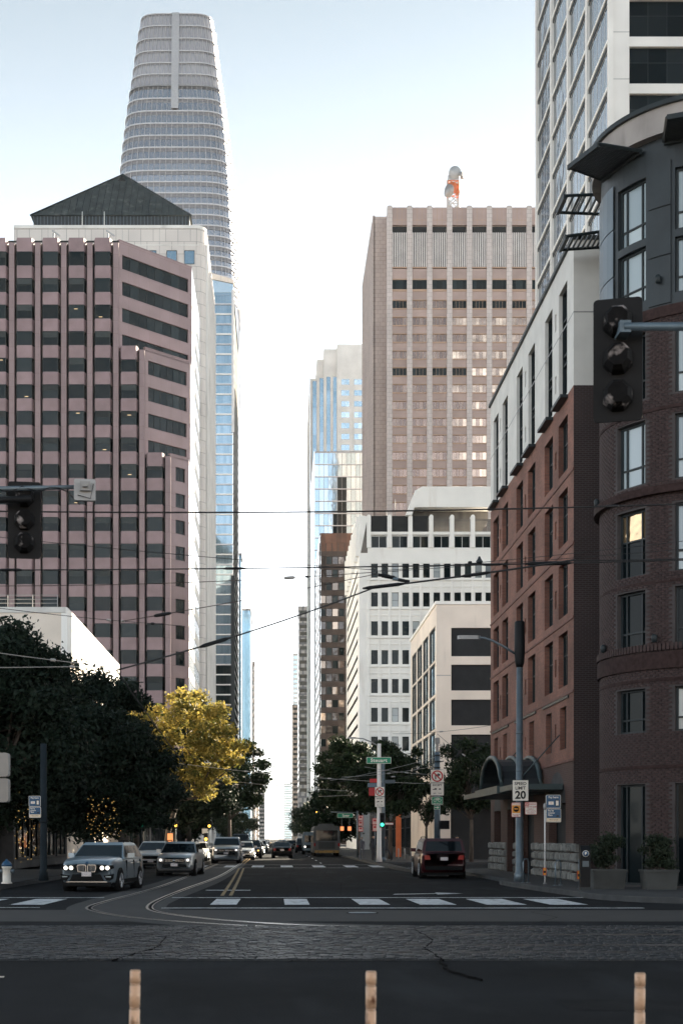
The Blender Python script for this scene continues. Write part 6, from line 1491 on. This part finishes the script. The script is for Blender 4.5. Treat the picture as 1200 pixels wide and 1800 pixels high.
for px, Y, lab in ((923.5, 51.5, 'inverted u bicycle rack beside the galvanised lamp pole'), (980, 48.5, 'inverted u bicycle rack between pay signs and pay station')):
    br = thing('bike_rack', lab, 'bike rack', (wx(px, Y), Y, .15), R(55), 'bicycle racks on the corner'); c = MB(); c.tube([(-.22, 0, 0), (-.22, 0, .75), (-.14, 0, .86), (.14, 0, .86), (.22, 0, .75), (.22, 0, 0)], .028, 'galv', 8); c.build('hoop', br)
    for x_ in (-.22, .22): c = MB(); c.box(x_ - .07, x_ + .07, -.06, .06, 0, .02, 'galv'); c.build('foot', br)
# planters with clipped plants
for px, Y, w_, lab in ((1066, 45.6, 1.05, 'grey concrete planter of dark shrubs left of the building door'), (1157, 45.0, 1.02, 'grey concrete planter of dark shrubs right of the building door')):
    pt_ = thing('planter', lab, 'planter', (wx(px, Y), Y, .15), 0, 'planters at the round brick building'); hw_ = w_ / 2
    c = MB(); c.prism([(-hw_ * .92, -.36), (hw_ * .92, -.36), (hw_ * .92, .36), (-hw_ * .92, .36)], 0, .55, 'planter', top=[(-hw_, -.40), (hw_, -.40), (hw_, .40), (-hw_, .40)]); c.box(-hw_ - .03, hw_ + .03, -.43, .43, .55, .62, 'planter'); c.build('box', pt_)
    rg = np.random.default_rng(int(px)); cs_ = [np.array((rg.uniform(-hw_ * .7, hw_ * .7), rg.uniform(-.25, .25), rg.uniform(.75, 1.65))) for _ in range(22)]
    v, q = leaf_cloud(cs_, [.28] * 22, [200] * 22, .05, int(px)); o = obj('shrub', np_mesh('shrub', v, q, 'plantleaf'), pt_)
    c = MB()
    for k in range(5): c.tube([(rg.uniform(-hw_ * .6, hw_ * .6), 0, .6), (rg.uniform(-hw_ * .7, hw_ * .7), rg.uniform(-.1, .1), 1.5)], .012, 'bark', 5)
    c.build('stem', pt_)

# far corner: street name pole, utility pole
YP = 97.5; XP = wx(666, YP)
sp_ = thing('street_lamp', 'pale concrete lamp pole holding the green street name sign', 'street lamp', (XP, YP, .15))
c = MB(); c.tube([(0, 0, 0), (0, 0, .4), (0, 0, 8.1)], [.22, .17, .13], 'palestone', 10); c.build('pole', sp_)
c = MB(); c.tube([(0, 0, 7.9), (-.5, 0, 8.2), (-1.1, 0, 8.45), (-1.7, 0, 8.5)], .045, 'frame_grey', 6); c.box(-2.1, -1.6, -.1, .1, 8.44, 8.55, 'frame_grey'); c.build('arm', sp_)
ya = YP - .25
s_ = sign('green street name sign reading Steuart', (wx(665.5, ya), ya, wz(1336.5, ya)), 1.68, .44, 's_green', 's_white', bw=.025); tx(s_, 'Steuart', 0, -.01, .34, 's_white', .03, space=1.12)
def noturn(label, px, py, w_, Y):
    k = w_; s = sign(label, (wx(px, Y), Y, wz(py, Y)), k, k, 's_white', 's_black', bw=.012); c = MB(); ringp(c, k * .34, k * .44, 's_red')
    c.prism([(-k * .28, k * .21), (-k * .21, k * .28), (k * .28, -k * .21), (k * .21, -k * .28)], .0075, .0095, 's_red', uvw); c.build('prohibition_ring', s)
    decal(s, 'arrow', [(-k * .17, -k * .24), (-k * .08, -k * .24), (-k * .08, k * .05), (k * .06, k * .05), (k * .06, -k * .05), (k * .25, k * .10), (k * .06, k * .24), (k * .06, k * .14), (-k * .17, k * .14)], 's_black'); return s
def except_(label, px, py, w_, h_, Y):
    s = sign(label, (wx(px, Y), Y, wz(py, Y)), w_, h_, 's_white', 's_black', bw=.012); tx(s, 'EXCEPT', 0, h_ * .33, w_ * .20, 's_black', .02); car_icon(s, -w_ * .2, h_ * .02, w_ * .17, True); car_icon(s, w_ * .2, h_ * .02, w_ * .12); tx(s, 'BUS', -w_ * .2, -h_ * .32, w_ * .12, 's_black', .01); tx(s, 'TAXI', w_ * .2, -h_ * .32, w_ * .12, 's_black', .01); return s
noturn('no right turn sign below the street name sign', 667, 1391.5, .66, ya - .1); except_('white except sign under the no right turn sign on the pale pole', 667, 1409.5, .66, .70, ya - .1)
s_ = sign('blue one way style sign crossing the pale pole below the street name', (wx(660, ya + .6), ya + .6, wz(1379.5, ya)), 1.1, .28, 'poleblue', None); s_ = sign('red do not enter square behind the pale pole', (wx(656, ya + .7), ya + .7, wz(1391, ya)), .62, .56, 's_red', None); s_ = sign('red banner square above the blue sign on the pale pole', (wx(656, ya + .7), ya + .7, wz(1371.5, ya)), .5, .26, 's_red', None); s_ = sign('pale blue sign board right of the pale pole', (wx(684, ya + .9), ya + .9, wz(1373, ya)), .8, .24, 'bluemetal', None)
# behind pole, second thin pole
tp_ = thing('trolley_pole', 'slim grey wire support pole just behind the pale street name pole', 'pole', (wx(673.5, 100), 100, .15)); c = MB(); c.tube([(0, 0, 0), (0, 0, 6.9)], [.13, .10], 'galv', 8); c.build('pole', tp_); c = MB(); c.lathe([(.2, 0), (.2, .2), (.13, .3)], 'galv', 10); c.build('base', tp_)
sg = thing('traffic_signal', 'small traffic signal showing green beside the pale street name pole', 'traffic signal', (wx(671.5, ya), ya + .1, 3.0)); c = MB(); c.box(-.16, .16, 0, .25, -.5, .5, 'blackpaint'); c.build('housing', sg); c = MB(); c.tube([(0, -.01, -.3), (0, -.03, -.3)], .12, 'l_green', 14); c.build('lamp', sg)
for z in (0, .3): c = MB(); c.tube([(0, -.01, z), (0, -.03, z)], .11, 'trimblack', 12); c.build('lens', sg)
for px, py, w_, h_, Y, lab in ((634, 1438, .38, .40, 106, 'top of three small red and white parking signs left of the pale pole'), (634, 1447.5, .38, .36, 106, 'middle of three small red and white parking signs left of the pale pole'), (634, 1457.5, .38, .36, 106, 'bottom of three small red and white parking signs left of the pale pole'),
                               (659, 1444, .40, .46, 99, 'upper small red and white parking sign on the pale pole'), (659, 1455.5, .36, .44, 99, 'lower small red and white parking sign on the pale pole')):
    s_ = sign(lab, (wx(px, Y), Y, wz(py, Y)), w_, h_, 's_pink', 's_red', bw=.03); decal(s_, 'panel', [(-w_ * .3, 0), (w_ * .2, 0), (w_ * .2, h_ * .3), (-w_ * .3, h_ * .3)], 's_red')
for px in (634, 659):
    Y = 106.1 if px == 634 else 99.1; po = thing('sign_post', 'thin post under the three red parking signs' if px == 634 else 'thin post under the two red parking signs by the pale pole', 'post', (wx(px, Y), Y, .15)); c = MB(); c.tube([(0, 0, 0), (0, 0, 3.2)], .03, 'galv', 6); c.build('pole', po); c = MB(); c.lathe([(.07, 0), (.04, .06)], 'galv', 8); c.build('base', po)
s_ = sign('lit orange no turn sign left of two under the green sign', (wx(601, 118), 118, wz(1456.5, 118)), .33, .38, 'l_sign', 's_red'); s_ = sign('lit orange no turn sign right of two under the green sign', (wx(614, 118), 118, wz(1456.5, 118)), .33, .38, 'l_sign', 's_red')
s_ = sign('green street name sign reading Spear above the bus', (wx(606.5, 117.8), 117.8, wz(1433.5, 117.8)), 1.3, .37, 's_green', 's_white', bw=.02); tx(s_, 'Spear', .06, 0, .27, 's_white', .03)
ma = thing('signal_mast', 'dark mast arm over the right pavement carrying the far green sign', 'signal mast', (wx(628, 118.1), 118.1, .15)); c = MB(); c.tube([(0, 0, 0), (0, 0, 3.9)], .08, 'galv', 8); c.build('pole', ma); c = MB(); c.tube([(0, 0, 3.75), (-2.2, 0, 3.8)], .045, 'galv', 6); c.tube([(-1.3, 0, 3.8), (-1.3, 0, 2.4)], .02, 'galv', 5); c.tube([(-.66, 0, 3.8), (-.66, 0, 2.4)], .02, 'galv', 5); c.build('arm', ma)
YU = 84.0
up_ = thing('utility_pole', 'thick dark utility pole wrapped with fittings behind the red suv', 'utility pole', (wx(768, YU), YU, .15))
c = MB(); c.tube([(0, 0, 0), (0, 0, 6.7)], [.19, .16], 'poleblue', 12); c.build('pole', up_)
c = MB(); c.box(-.06, .06, -.06, .06, 6.7, 7.4, 'frame_grey'); c.box(-.14, .14, -.14, .14, 7.2, 7.55, 'frame_grey'); c.build('cap_box', up_)
for k in range(7): c = MB(); z = 4.3 + k * .36; c.cyl((0, 0), .185 + .02 * (k % 2), z, z + .09, 'darkmetal', 12); c.build('band', up_)
for k in range(4): c = MB(); c.tube([(0, -.1, 4.6 + k * .5), (.35 * (1 if k % 2 else -1), -.25, 4.66 + k * .5)], .03, 'darkmetal', 5); c.build('bracket', up_)
yv = YU - .3
noturn('no right turn sign on the thick dark utility pole', 768, 1364.3, .78, yv); except_('white except sign on the thick dark utility pole', 768, 1387.5, .78, .74, yv)
s_ = sign('green bicycle route sign on the thick dark utility pole', (wx(768, yv), yv, wz(1407.5, yv)), .66, .46, 's_green', 's_white', bw=.02); c = MB()
for x_ in (-.13, .13):
    for k in range(16): a, b = 2 * math.pi * k / 16, 2 * math.pi * (k + 1) / 16; c.prism([(x_ + .075 * math.cos(a), .03 + .075 * math.sin(a)), (x_ + .098 * math.cos(a), .03 + .098 * math.sin(a)), (x_ + .098 * math.cos(b), .03 + .098 * math.sin(b)), (x_ + .075 * math.cos(b), .03 + .075 * math.sin(b))], .004, .007, 's_white', uvw)
for a, b in (((-.13, .03), (-.04, .15)), ((-.04, .15), (.08, .15)), ((.08, .15), (.13, .03)), ((0, .03), (.08, .15)), ((-.04, .15), (0, .03))):
    d = Vector((b[0] - a[0], b[1] - a[1])).normalized() * .012; c.prism([(a[0] + d.y, a[1] - d.x), (b[0] + d.y, b[1] - d.x), (b[0] - d.y, b[1] + d.x), (a[0] - d.y, a[1] + d.x)], .004, .007, 's_white', uvw)
c.build('bicycle_symbol', s_); tx(s_, 'BIKE ROUTE', 0, -.16, .085, 's_white', .02)
s_ = sign('small green arrow sign below the bicycle route sign', (wx(767.5, yv), yv, wz(1419.5, yv)), .36, .24, 's_green', 's_white', bw=.015); decal(s_, 'arrow', [(-.12, -.025), (.02, -.025), (.02, -.08), (.13, 0), (.02, .08), (.02, .025), (-.12, .025)], 's_white')
ps = thing('pedestrian_signal', 'dark pedestrian signal box on the thick utility pole', 'pedestrian signal', (wx(781, YU), YU - .1, wz(1450, YU))); c = MB(); c.box(-.25, .25, -.2, .2, -.25, .25, 'blackpaint'); c.build('housing', ps); c = MB(); c.box(-.2, .2, -.23, -.2, -.2, .2, 'trimblack'); c.build('visor', ps)
s_ = sign('white sign board above the pavement right of the pale pole', (wx(681, 103), 103, wz(1448, 103)), .85, .18, 's_white', 's_red', bw=.03)
bx_ = thing('signal_cabinet', 'grey metal signal control cabinet behind the red suv', 'cabinet', (wx(765, 81), 81, .15)); c = MB(); c.box(-.42, .42, -.3, .3, 0, 1.35, 'frame_grey'); c.build('body', bx_); c = MB(); c.box(-.36, .36, -.315, -.3, .1, 1.25, 'greenlamp'); c.build('door', bx_)
for i, px in enumerate((700, 711, 722)):
    bo_ = thing('bollard', ('left', 'middle', 'right')[i] + ' of three thin grey bollards on the far pavement left of the utility pole', 'bollard', (wx(px, 108), 108, .15), 0, 'thin bollards on the far pavement'); c = MB(); c.tube([(0, 0, 0), (0, 0, .8), (0, 0, .86)], [.05, .05, .03], 'frame_grey', 8); c.build('post', bo_); c = MB(); c.cyl((0, 0), .07, 0, .04, 'galv', 8); c.build('base', bo_)
or_ = thing('orange_post', 'tall orange lit pillar between the dark tree and beige office', 'pillar', (wx(700, 124), 124, .15)); c = MB(); c.box(-.22, .22, -.2, .2, 0, 4.2, 'tower_orange'); c.build('shaft', or_); c = MB(); c.box(-.28, .28, -.25, .25, 4.2, 4.35, 'darkmetal'); c.build('cap', or_)

# left corner: pole, pay signs, hydrant, signal with banners
lp = thing('street_lamp', 'blue grey pole in front of the big dark tree beside pay signs', 'street lamp', (wx(77, 54), 54, .15)); c = MB(); c.tube([(0, 0, 0), (0, 0, .4), (0, 0, 5.2)], [.2, .14, .12], 'poledark', 12); c.build('pole', lp); c = MB(); c.cyl((0, 0), .16, 2.2, 2.3, 'poledark', 12); c.build('band', lp)
pay('dim pay here sign, upper of two on the blue grey left pole', (wx(61.5, 53.5), 53.5, wz(1408.5, 53.5)), 0, .85); pay('dim pay by plate sign, lower of two on the blue grey left pole', (wx(62, 53.5), 53.5, wz(1428, 53.5)), 1, .85)
hy = thing('fire_hydrant', 'white fire hydrant with blue cap on the left pavement', 'fire hydrant', (wx(12.5, 50.3), 50.3, .15))
c = MB(); c.lathe([(.19, 0), (.19, .05), (.15, .07), (.15, .55), (.18, .57), (.18, .62)], 'peel' if False else 's_white', 16); c.build('barrel', hy); c = MB(); c.lathe([(.19, .62), (.18, .70), (.12, .78), (.05, .82), (.04, .87)], 's_blue', 16); c.build('cap', hy)
for s in (-1, 1): c = MB(); c.tube([(s * .12, 0, .45), (s * .26, 0, .45)], .07, 'galv', 10); c.build('nozzle', hy)
gs = thing('traffic_signal', 'left kerb traffic signal showing green under white sign backs', 'traffic signal', (wx(263, 96.5), 96.5, .15)); c = MB(); c.tube([(0, 0, 0), (0, 0, 4.3)], .10, 'frame_grey', 8); c.build('pole', gs); c = MB(); c.box(-.56, -.24, -.1, .15, 2.2, 3.2, 'blackpaint'); c.build('housing', gs); c = MB(); c.tube([(-.40, -.1, 2.42), (-.40, -.13, 2.42)], .11, 'l_green', 14); c.build('lamp', gs)
for px, w_, lab in ((254.5, .42, 'left white sign back on the left kerb signal pole'), (272, .34, 'right white sign back on the left kerb signal pole')): sign(lab, (wx(px, 96.3), 96.3, wz(1419, 96.3)), w_, 1.15 if px < 260 else 1.3, 'frame_white', None)
s_ = sign('dark banner with pale lettering left of the signal pole', (wx(246, 96), 96, wz(1388, 96)), .95, .75, 'frame_dark', None); tx(s_, 'THE BAR', 0, .15, .2, 's_white', .01); tx(s_, 'open', 0, -.12, .14, 's_white', .01)
s_ = sign('pale blue banner right of the left signal pole', (wx(271, 96), 96, wz(1387, 96)), .86, .85, 'bluemetal', None); decal(s_, 'picture', [(-.4, -.4), (.35, -.1), (.4, .35), (.1, .0), (-.2, .2)], 's_white')
ks = thing('lit_sign', 'lit orange street panel on left pavement beyond the silver hatchback', 'sign', (wx(299, 110), 110, .15)); c = MB(); c.box(-.2, .2, -.08, .08, .9, 2.0, 'l_sign'); c.build('panel', ks); c = MB(); c.box(-.24, .24, -.06, .1, .1, .9, 'blackpaint'); c.build('stand', ks)
for px, py, Y, mt2, lab in ((368, 1452, 130, 'l_amber', 'amber lamp of a small signal on the left kerb'), (309, 1451, 125, 'l_amber', 'amber lamp by the lit orange street panel'), (362, 1475, 118, 'l_amber', 'low amber lamp over the small white car'), (557, 1428, 190, 'l_amber', 'round amber signal lamp above the grey truck'), (585, 1454, 176, 'l_amber', 'small amber lamp above the bus')):
    t = thing('signal_lamp', lab, 'signal', (wx(px, Y), Y, wz(py, Y)), 0); c = MB(); c.box(-.18, .18, .03, .2, -.18, .5, 'blackpaint'); c.build('housing', t); c = MB(); c.tube([(0, .03, 0), (0, -.0, 0)], .13, mt2, 12); c.build('lamp', t)
    b = MB(); b.tube([(0, .12, -wz(py, Y) + .15), (0, .12, -.1)], .05, 'galv', 6); b.build('pole', t)
s_ = sign('white back of a sign on the left pavement past the lit panel', (wx(360, 128), 128, wz(1461, 128)), .5, .45, 'frame_white', None)
pb = thing('pedestrian_signal', 'pale grey double signal housing at the left edge of view', 'pedestrian signal', (wx(2, 25), 25, 2.83))
for z in (-.01, -.46):
    c = MB(); c.prism(rrect(.26, .42, .05), -.2, 0, 'frame_grey', lambda u, v, w_: (u, -w_, v + .23 + z)); c.build('housing', pb)
c = MB(); c.tube([(-.35, .1, -2.83), (-.35, .1, 1.2)], .06, 'galv', 8); c.tube([(-.35, .1, .2), (0, .1, .2)], .03, 'galv', 6); c.tube([(-.35, .1, -.3), (0, .1, -.3)], .03, 'galv', 6); c.build('pole', pb)

# big mast arm signals near the camera
def signal_back(name, label, loc, w_, h_, rz, peel=True):
    t = thing(name, label, 'traffic signal', loc, rz)
    c = MB(); c.prism(rrect(w_, h_, .05), -.012, .012, 'blackpaint', uvw); c.build('backplate', t)
    for k in range(3):
        z = (1 - k) * h_ * .30; r = w_ * .30
        c = MB(); pts = [(r * math.cos(2 * math.pi * j / 8 + math.pi / 8), r * 1.05 * math.sin(2 * math.pi * j / 8 + math.pi / 8)) for j in range(8)]
        c.prism([(a * 1.08, b_ * 1.08) for a, b_ in pts], .012, .13, 'peel', lambda u, v, q: (u, -q, v + z), top=pts); c.prism(pts, .13, .22, 'peel', lambda u, v, q: (u, -q, v + z), top=[(a * .72, b_ * .72) for a, b_ in pts]); c.build('housing', t)
        c = MB()
        for j in range(9):
            a0, a1 = math.pi * (j / 9) * 1.1 - .15, math.pi * ((j + 1) / 9) * 1.1 - .15
            c.quad((r * math.cos(a0), .012, z + r * math.sin(a0)), (r * math.cos(a1), .012, z + r * math.sin(a1)), (r * math.cos(a1), .26, z + r * math.sin(a1) - .03), (r * math.cos(a0), .26, z + r * math.sin(a0) - .03), 'blackpaint')
        c.build('visor', t); c = MB(); c.tube([(0, .012, z), (0, .03, z)], r * .9, 'trimblack', 14); c.build('lens', t)
    return t
YR = 17.0
signal_back('traffic_signal', 'large black traffic signal with peeling paint hanging at the upper right', (wx(1085, YR), YR, wz(633, YR)), .57, 1.47, R(-14))
ar = thing('signal_mast', 'thick blue grey mast arm reaching in from the right with its pole', 'signal mast', (wx(1660, YR), YR - .28, .02))
zz = wz(577, YR - .28); xa = wx(1076, YR - .28) - wx(1660, YR - .28); c = MB(); c.tube([(xa, 0, zz), (0, .0, zz + .0)], [.045, .075], 'poleblue', 12); c.build('arm', ar); c = MB(); c.tube([(0, 0, 0), (0, 0, .3), (0, 0, zz + .4)], [.2, .15, .11], 'poleblue', 12); c.build('pole', ar)
c = MB(); c.box(xa - .05, xa + .08, -.02, .24, zz - .07, zz + .07, 'poleblue'); c.build('clamp', ar)
YQ = 25.0
signal_back('traffic_signal', 'black traffic signal back hanging at the left under a thin mast arm', (wx(43.5, YQ), YQ, wz(914.5, YQ)), .57, 1.35, R(8))
al = thing('signal_mast', 'pale thin mast arm reaching in from the left to the white box', 'signal mast', (wx(-420, YQ), YQ - .25, .02))
zz = wz(866, YQ); xe = wx(150, YQ) - wx(-420, YQ); c = MB(); c.tube([(0, 0, zz - .12), (xe, 0, zz + .02)], [.075, .035], 'galv', 10); c.build('arm', al); c = MB(); c.tube([(0, 0, 0), (0, 0, .3), (0, 0, zz + .3)], [.2, .14, .11], 'galv', 12); c.build('pole', al)
c = MB(); c.tube([(xe - 1.7, -.02, zz - .03)] + [(xe - 1.7 + 1.6 * k / 10, -.03, zz - .03 + .05 * math.sin(k * 1.9)) for k in range(1, 10)] + [(xe - .05, -.05, zz - .3)], .012, 'wire', 5); c.build('cable', al)
c = MB(); c.tube([(xe - 1.5, -.05, zz - .22), (xe - .9, -.05, zz - .2)], .06, 'blackpaint', 8); c.build('junction', al)
wb_ = thing('antenna_box', 'white square sensor box on the tip of the left mast arm', 'sensor box', (wx(153.5, YQ), YQ - .3, wz(869, YQ)), R(6)); c = MB(); c.prism(rrect(.37, .37, .03), -.05, .04, 'tower_white', uvw); c.build('case', wb_); c = MB(); c.box(-.08, .1, -.12, -.04, -.03, .13, 'frame_grey'); c.box(-.03, .05, -.2, -.1, .02, .09, 'frame_grey'); c.build('bracket', wb_)
c = MB(); c.tube([(-.12, -.06, -.1), (.1, -.07, -.16), (.15, -.06, .1)], .008, 'wire', 5); c.build('cable', wb_)

# flexible marker posts in the foreground
for px, py, lab in ((237, 1705, 'leftmost of the three pale peeling marker posts in the foreground'), (651.5, 1707, 'middle of the three pale peeling marker posts in the foreground'), (1123.5, 1710, 'rightmost of the three pale peeling marker posts in the foreground')):
    t = thing('marker_post', lab, 'marker post', (wx(px, 10), 10, .0), R(px % 17), 'marker posts in the foreground'); top = wz(py, 10); dx = {237: .010, 651.5: .003, 1123.5: .004}[px]
    c = MB(); c.lathe([(.10, 0), (.10, .02), (.06, .05)], 'blackpaint', 14); c.build('base', t)
    c = MB(); c.tube([(-dx, 0, .03), (dx * .5, 0, top)], .034, 'postplastic', 14); c.build('shaft', t)
    for k, (a, b) in enumerate(((top - .09, top - .008), (top - .26, top - .11), (top - .44, top - .28))):
        c = MB(); c.tube([(dx * (a / top * 1.5 - 1), 0, a), (dx * (b / top * 1.5 - 1), 0, b)], .037, 'postwrap', 14); c.build('reflective_wrap', t)

# ------------------------------------------------------------------ overhead wires
GW = 'overhead wires across the junction'
def wire(label, a, b, Ya, Yb, r, sag=.15, mt='wire', fit=(), n=18):
    """a wire from reference point a at depth Ya to b at depth Yb, hanging slightly."""
    A = Vector((wx(a[0], Ya), Ya, wz(a[1], Ya))); B = Vector((wx(b[0], Yb), Yb, wz(b[1], Yb)))
    t = thing('overhead_wire', label, 'wire', tuple((A + B) / 2), 0, GW); o = (A + B) / 2
    P = []
    for k in range(n + 1):
        f = k / n; p = A.lerp(B, f); p.z -= sag * 4 * f * (1 - f); P.append(tuple(p - o))
    c = MB(); c.tube(P, r, mt, 6); c.build('cable', t)
    for (f, L, rr, m_) in fit:
        i = f * n; k0 = min(int(i), n - 1); p = Vector(P[k0]).lerp(Vector(P[k0 + 1]), i - k0); d = (Vector(P[k0 + 1]) - Vector(P[k0])).normalized()
        c = MB(); c.tube([tuple(p - d * L / 2), tuple(p - d * L * .35), tuple(p + d * L * .35), tuple(p + d * L / 2)], [rr * .5, rr, rr, rr * .5], m_, 8); c.build('insulator', t)
    return t
wire('thick upper black wire running level past the left signal to the round brick building', (-60, 898), (1260, 884), 30, 30, .017, .10, 'wire', [(.86, .3, .03, 'wire')])
wire('thick lower level wire with dark hanger bars crossing the whole view', (-60, 1002), (1260, 983), 34, 34, .016, .06, 'wire', [(.06, .55, .035, 'blackpaint'), (.358, .55, .03, 'blackpaint'), (.70, .5, .03, 'blackpaint'), (.775, 1.1, .05, 'blackpaint')])
wire('thin wire sagging from the left edge towards the coupling over the white office', (-40, 940), (660, 1002), 36, 38, .009, .05)
wire('thin rust coloured wire with a pale insulator between mauve office and coupling', (-40, 1030), (655, 1006), 37, 38, .010, .10, 'wire_copper', [(.785, .30, .045, 'insul'), (.83, .10, .03, 'wire')])
wire('thin wire from the coupling up to the right brick building', (660, 1004), (1250, 945), 38, 33, .008, .05, 'wire', [(.31, .1, .06, 'blackpaint')])
wire('pale slack wire from the coupling to the round bay window', (660, 1006), (1260, 960), 38, 33, .008, .02)
wire('heavy trolley wire climbing from the black tree towards the coupling', (205, 1178), (665, 1030), 31, 36, .020, .10, 'wire', [(.34, .9, .045, 'blackpaint')])
wire('second trolley wire beside the heavy one over the mauve office', (215, 1092), (665, 1008), 33, 38, .011, .04, 'wire_copper', [(.14, .5, .04, 'blackpaint')])
wire('heavy trolley wire continuing from the coupling to the hotel facade', (640, 1034), (1010, 984), 36, 33, .024, .03, 'wire', [(.1, 1.2, .045, 'blackpaint'), (.55, .8, .04, 'blackpaint')])
wire('light wire on the right running from hotel front to the frame edge', (1000, 985), (1260, 980), 33, 32, .014, .02)
wire('slanting trolley wire going down into the yellow tree', (205, 1178), (330, 1350), 31, 45, .018, .05)
wire('pale wire with white insulator over the big dark tree, upper one', (-40, 1142), (200, 1172), 29, 31, .009, .02, 'insul', [(.54, .13, .035, 'insul')])
wire('pale level wire with white insulator over the big dark tree, lower one', (-40, 1174), (200, 1171), 29, 31, .009, .0, 'insul', [(.68, .1, .03, 'insul')])
wire('thin wire over the mauve office lower rows with small fittings', (-40, 1064), (320, 1100), 34, 36, .008, .04, 'wire', [(.63, .12, .03, 'insul'), (.7, .1, .03, 'insul'), (.85, .1, .03, 'blackpaint')])
cp = thing('wire_coupling', 'cluster of dark wire couplings over the white office front', 'wire fitting', (wx(668, 37), 37, wz(1010, 37)), 0)
for k in range(5):
    c = MB(); a = random.uniform(-.15, .6); c.tube([(a, 0, -.02 - a * .25), (a + .3, random.uniform(-.1, .1), -.05 - a * .3)], .045, 'blackpaint' if k else 'poleblue', 6); c.build('clamp', cp)
bl = thing('wire_lamp', 'small dark bell shaped fitting hanging on a wire before the white office', 'wire fitting', (wx(842, 36), 36, wz(985, 36))); c = MB(); c.lathe([(.07, -.07), (.09, -.03), (.05, .03), (.02, .1)], 'darkmetal', 10); c.build('bell', bl); c = MB(); c.tube([(-.3, 0, -.09), (.3, 0, -.09)], .018, 'blackpaint', 6); c.build('bar', bl)
GW = 'distant trolley wires over the street'
dist = (((430, 1371), (860, 1352), 105, 'wire'), ((300, 1340), (760, 1378), 110, 'insul'), ((250, 1352), (640, 1392), 120, 'insul'), ((300, 1378), (700, 1368), 130, 'wire'), ((560, 1400), (800, 1372), 115, 'insul'), ((400, 1396), (620, 1386), 160, 'wire'), ((420, 1430), (600, 1426), 240, 'wire'))
dl = ('distant trolley wire by the yellow tree crossing toward beige office', 'pale distant wire sloping down from yellow tree to the pale pole', 'pale distant wire passing under the yellow tree crown', 'dark distant wire over the parked cars and bus', 'pale distant wire through the right street trees', 'dark distant wire crossing the bright sky gap', 'farthest distant wire low in the bright sky gap')
for (a, b, Y, mt), lab in zip(dist, dl): wire(lab, a, b, Y, Y - 6, .016, .25, mt, [(.3, .35, .05, 'insul'), (.62, .3, .05, 'insul')])

for a, b, Y, lab in (((640, 1348), (790, 1362), 88, 'pale wire from the pale pole towards the top of the utility pole'), ((690, 1290), (862, 1275), 86, 'dark wire leaving the utility pole top toward the hotel corner'), ((768, 1290), (862, 1358), 84, 'dark stay wire slanting from the utility pole down to the hotel'),
                     ((580, 1372), (768, 1330), 90, 'pale wire rising through the right trees to the utility pole'), ((600, 1366), (768, 1346), 92, 'lower pale wire through the right trees to the utility pole'), ((768, 1310), (700, 1384), 88, 'dark stay wire slanting from the utility pole to the pale pole')):
    wire(lab, a, b, Y, Y - 2, .012, .12, 'insul' if lab[0] in 'pl' else 'wire', [(.5, .25, .04, 'insul')])

# ------------------------------------------------------------------ summer haze over the city
hz = bpy.data.materials.new('haze'); hz.use_nodes = True; nt = hz.node_tree; nt.nodes.clear()
pv = nt.nodes.new('ShaderNodeVolumePrincipled'); pv.inputs['Color'].default_value = (.93, .95, .97, 1); pv.inputs['Density'].default_value = HAZE; pv.inputs['Anisotropy'].default_value = .2
om = nt.nodes.new('ShaderNodeOutputMaterial'); nt.links.new(pv.outputs[0], om.inputs['Volume']); M['haze'] = hz
c = MB(); c.box(-900, 900, -120, 2700, -1.05, 400, 'haze'); stuff(c.build('haze'))
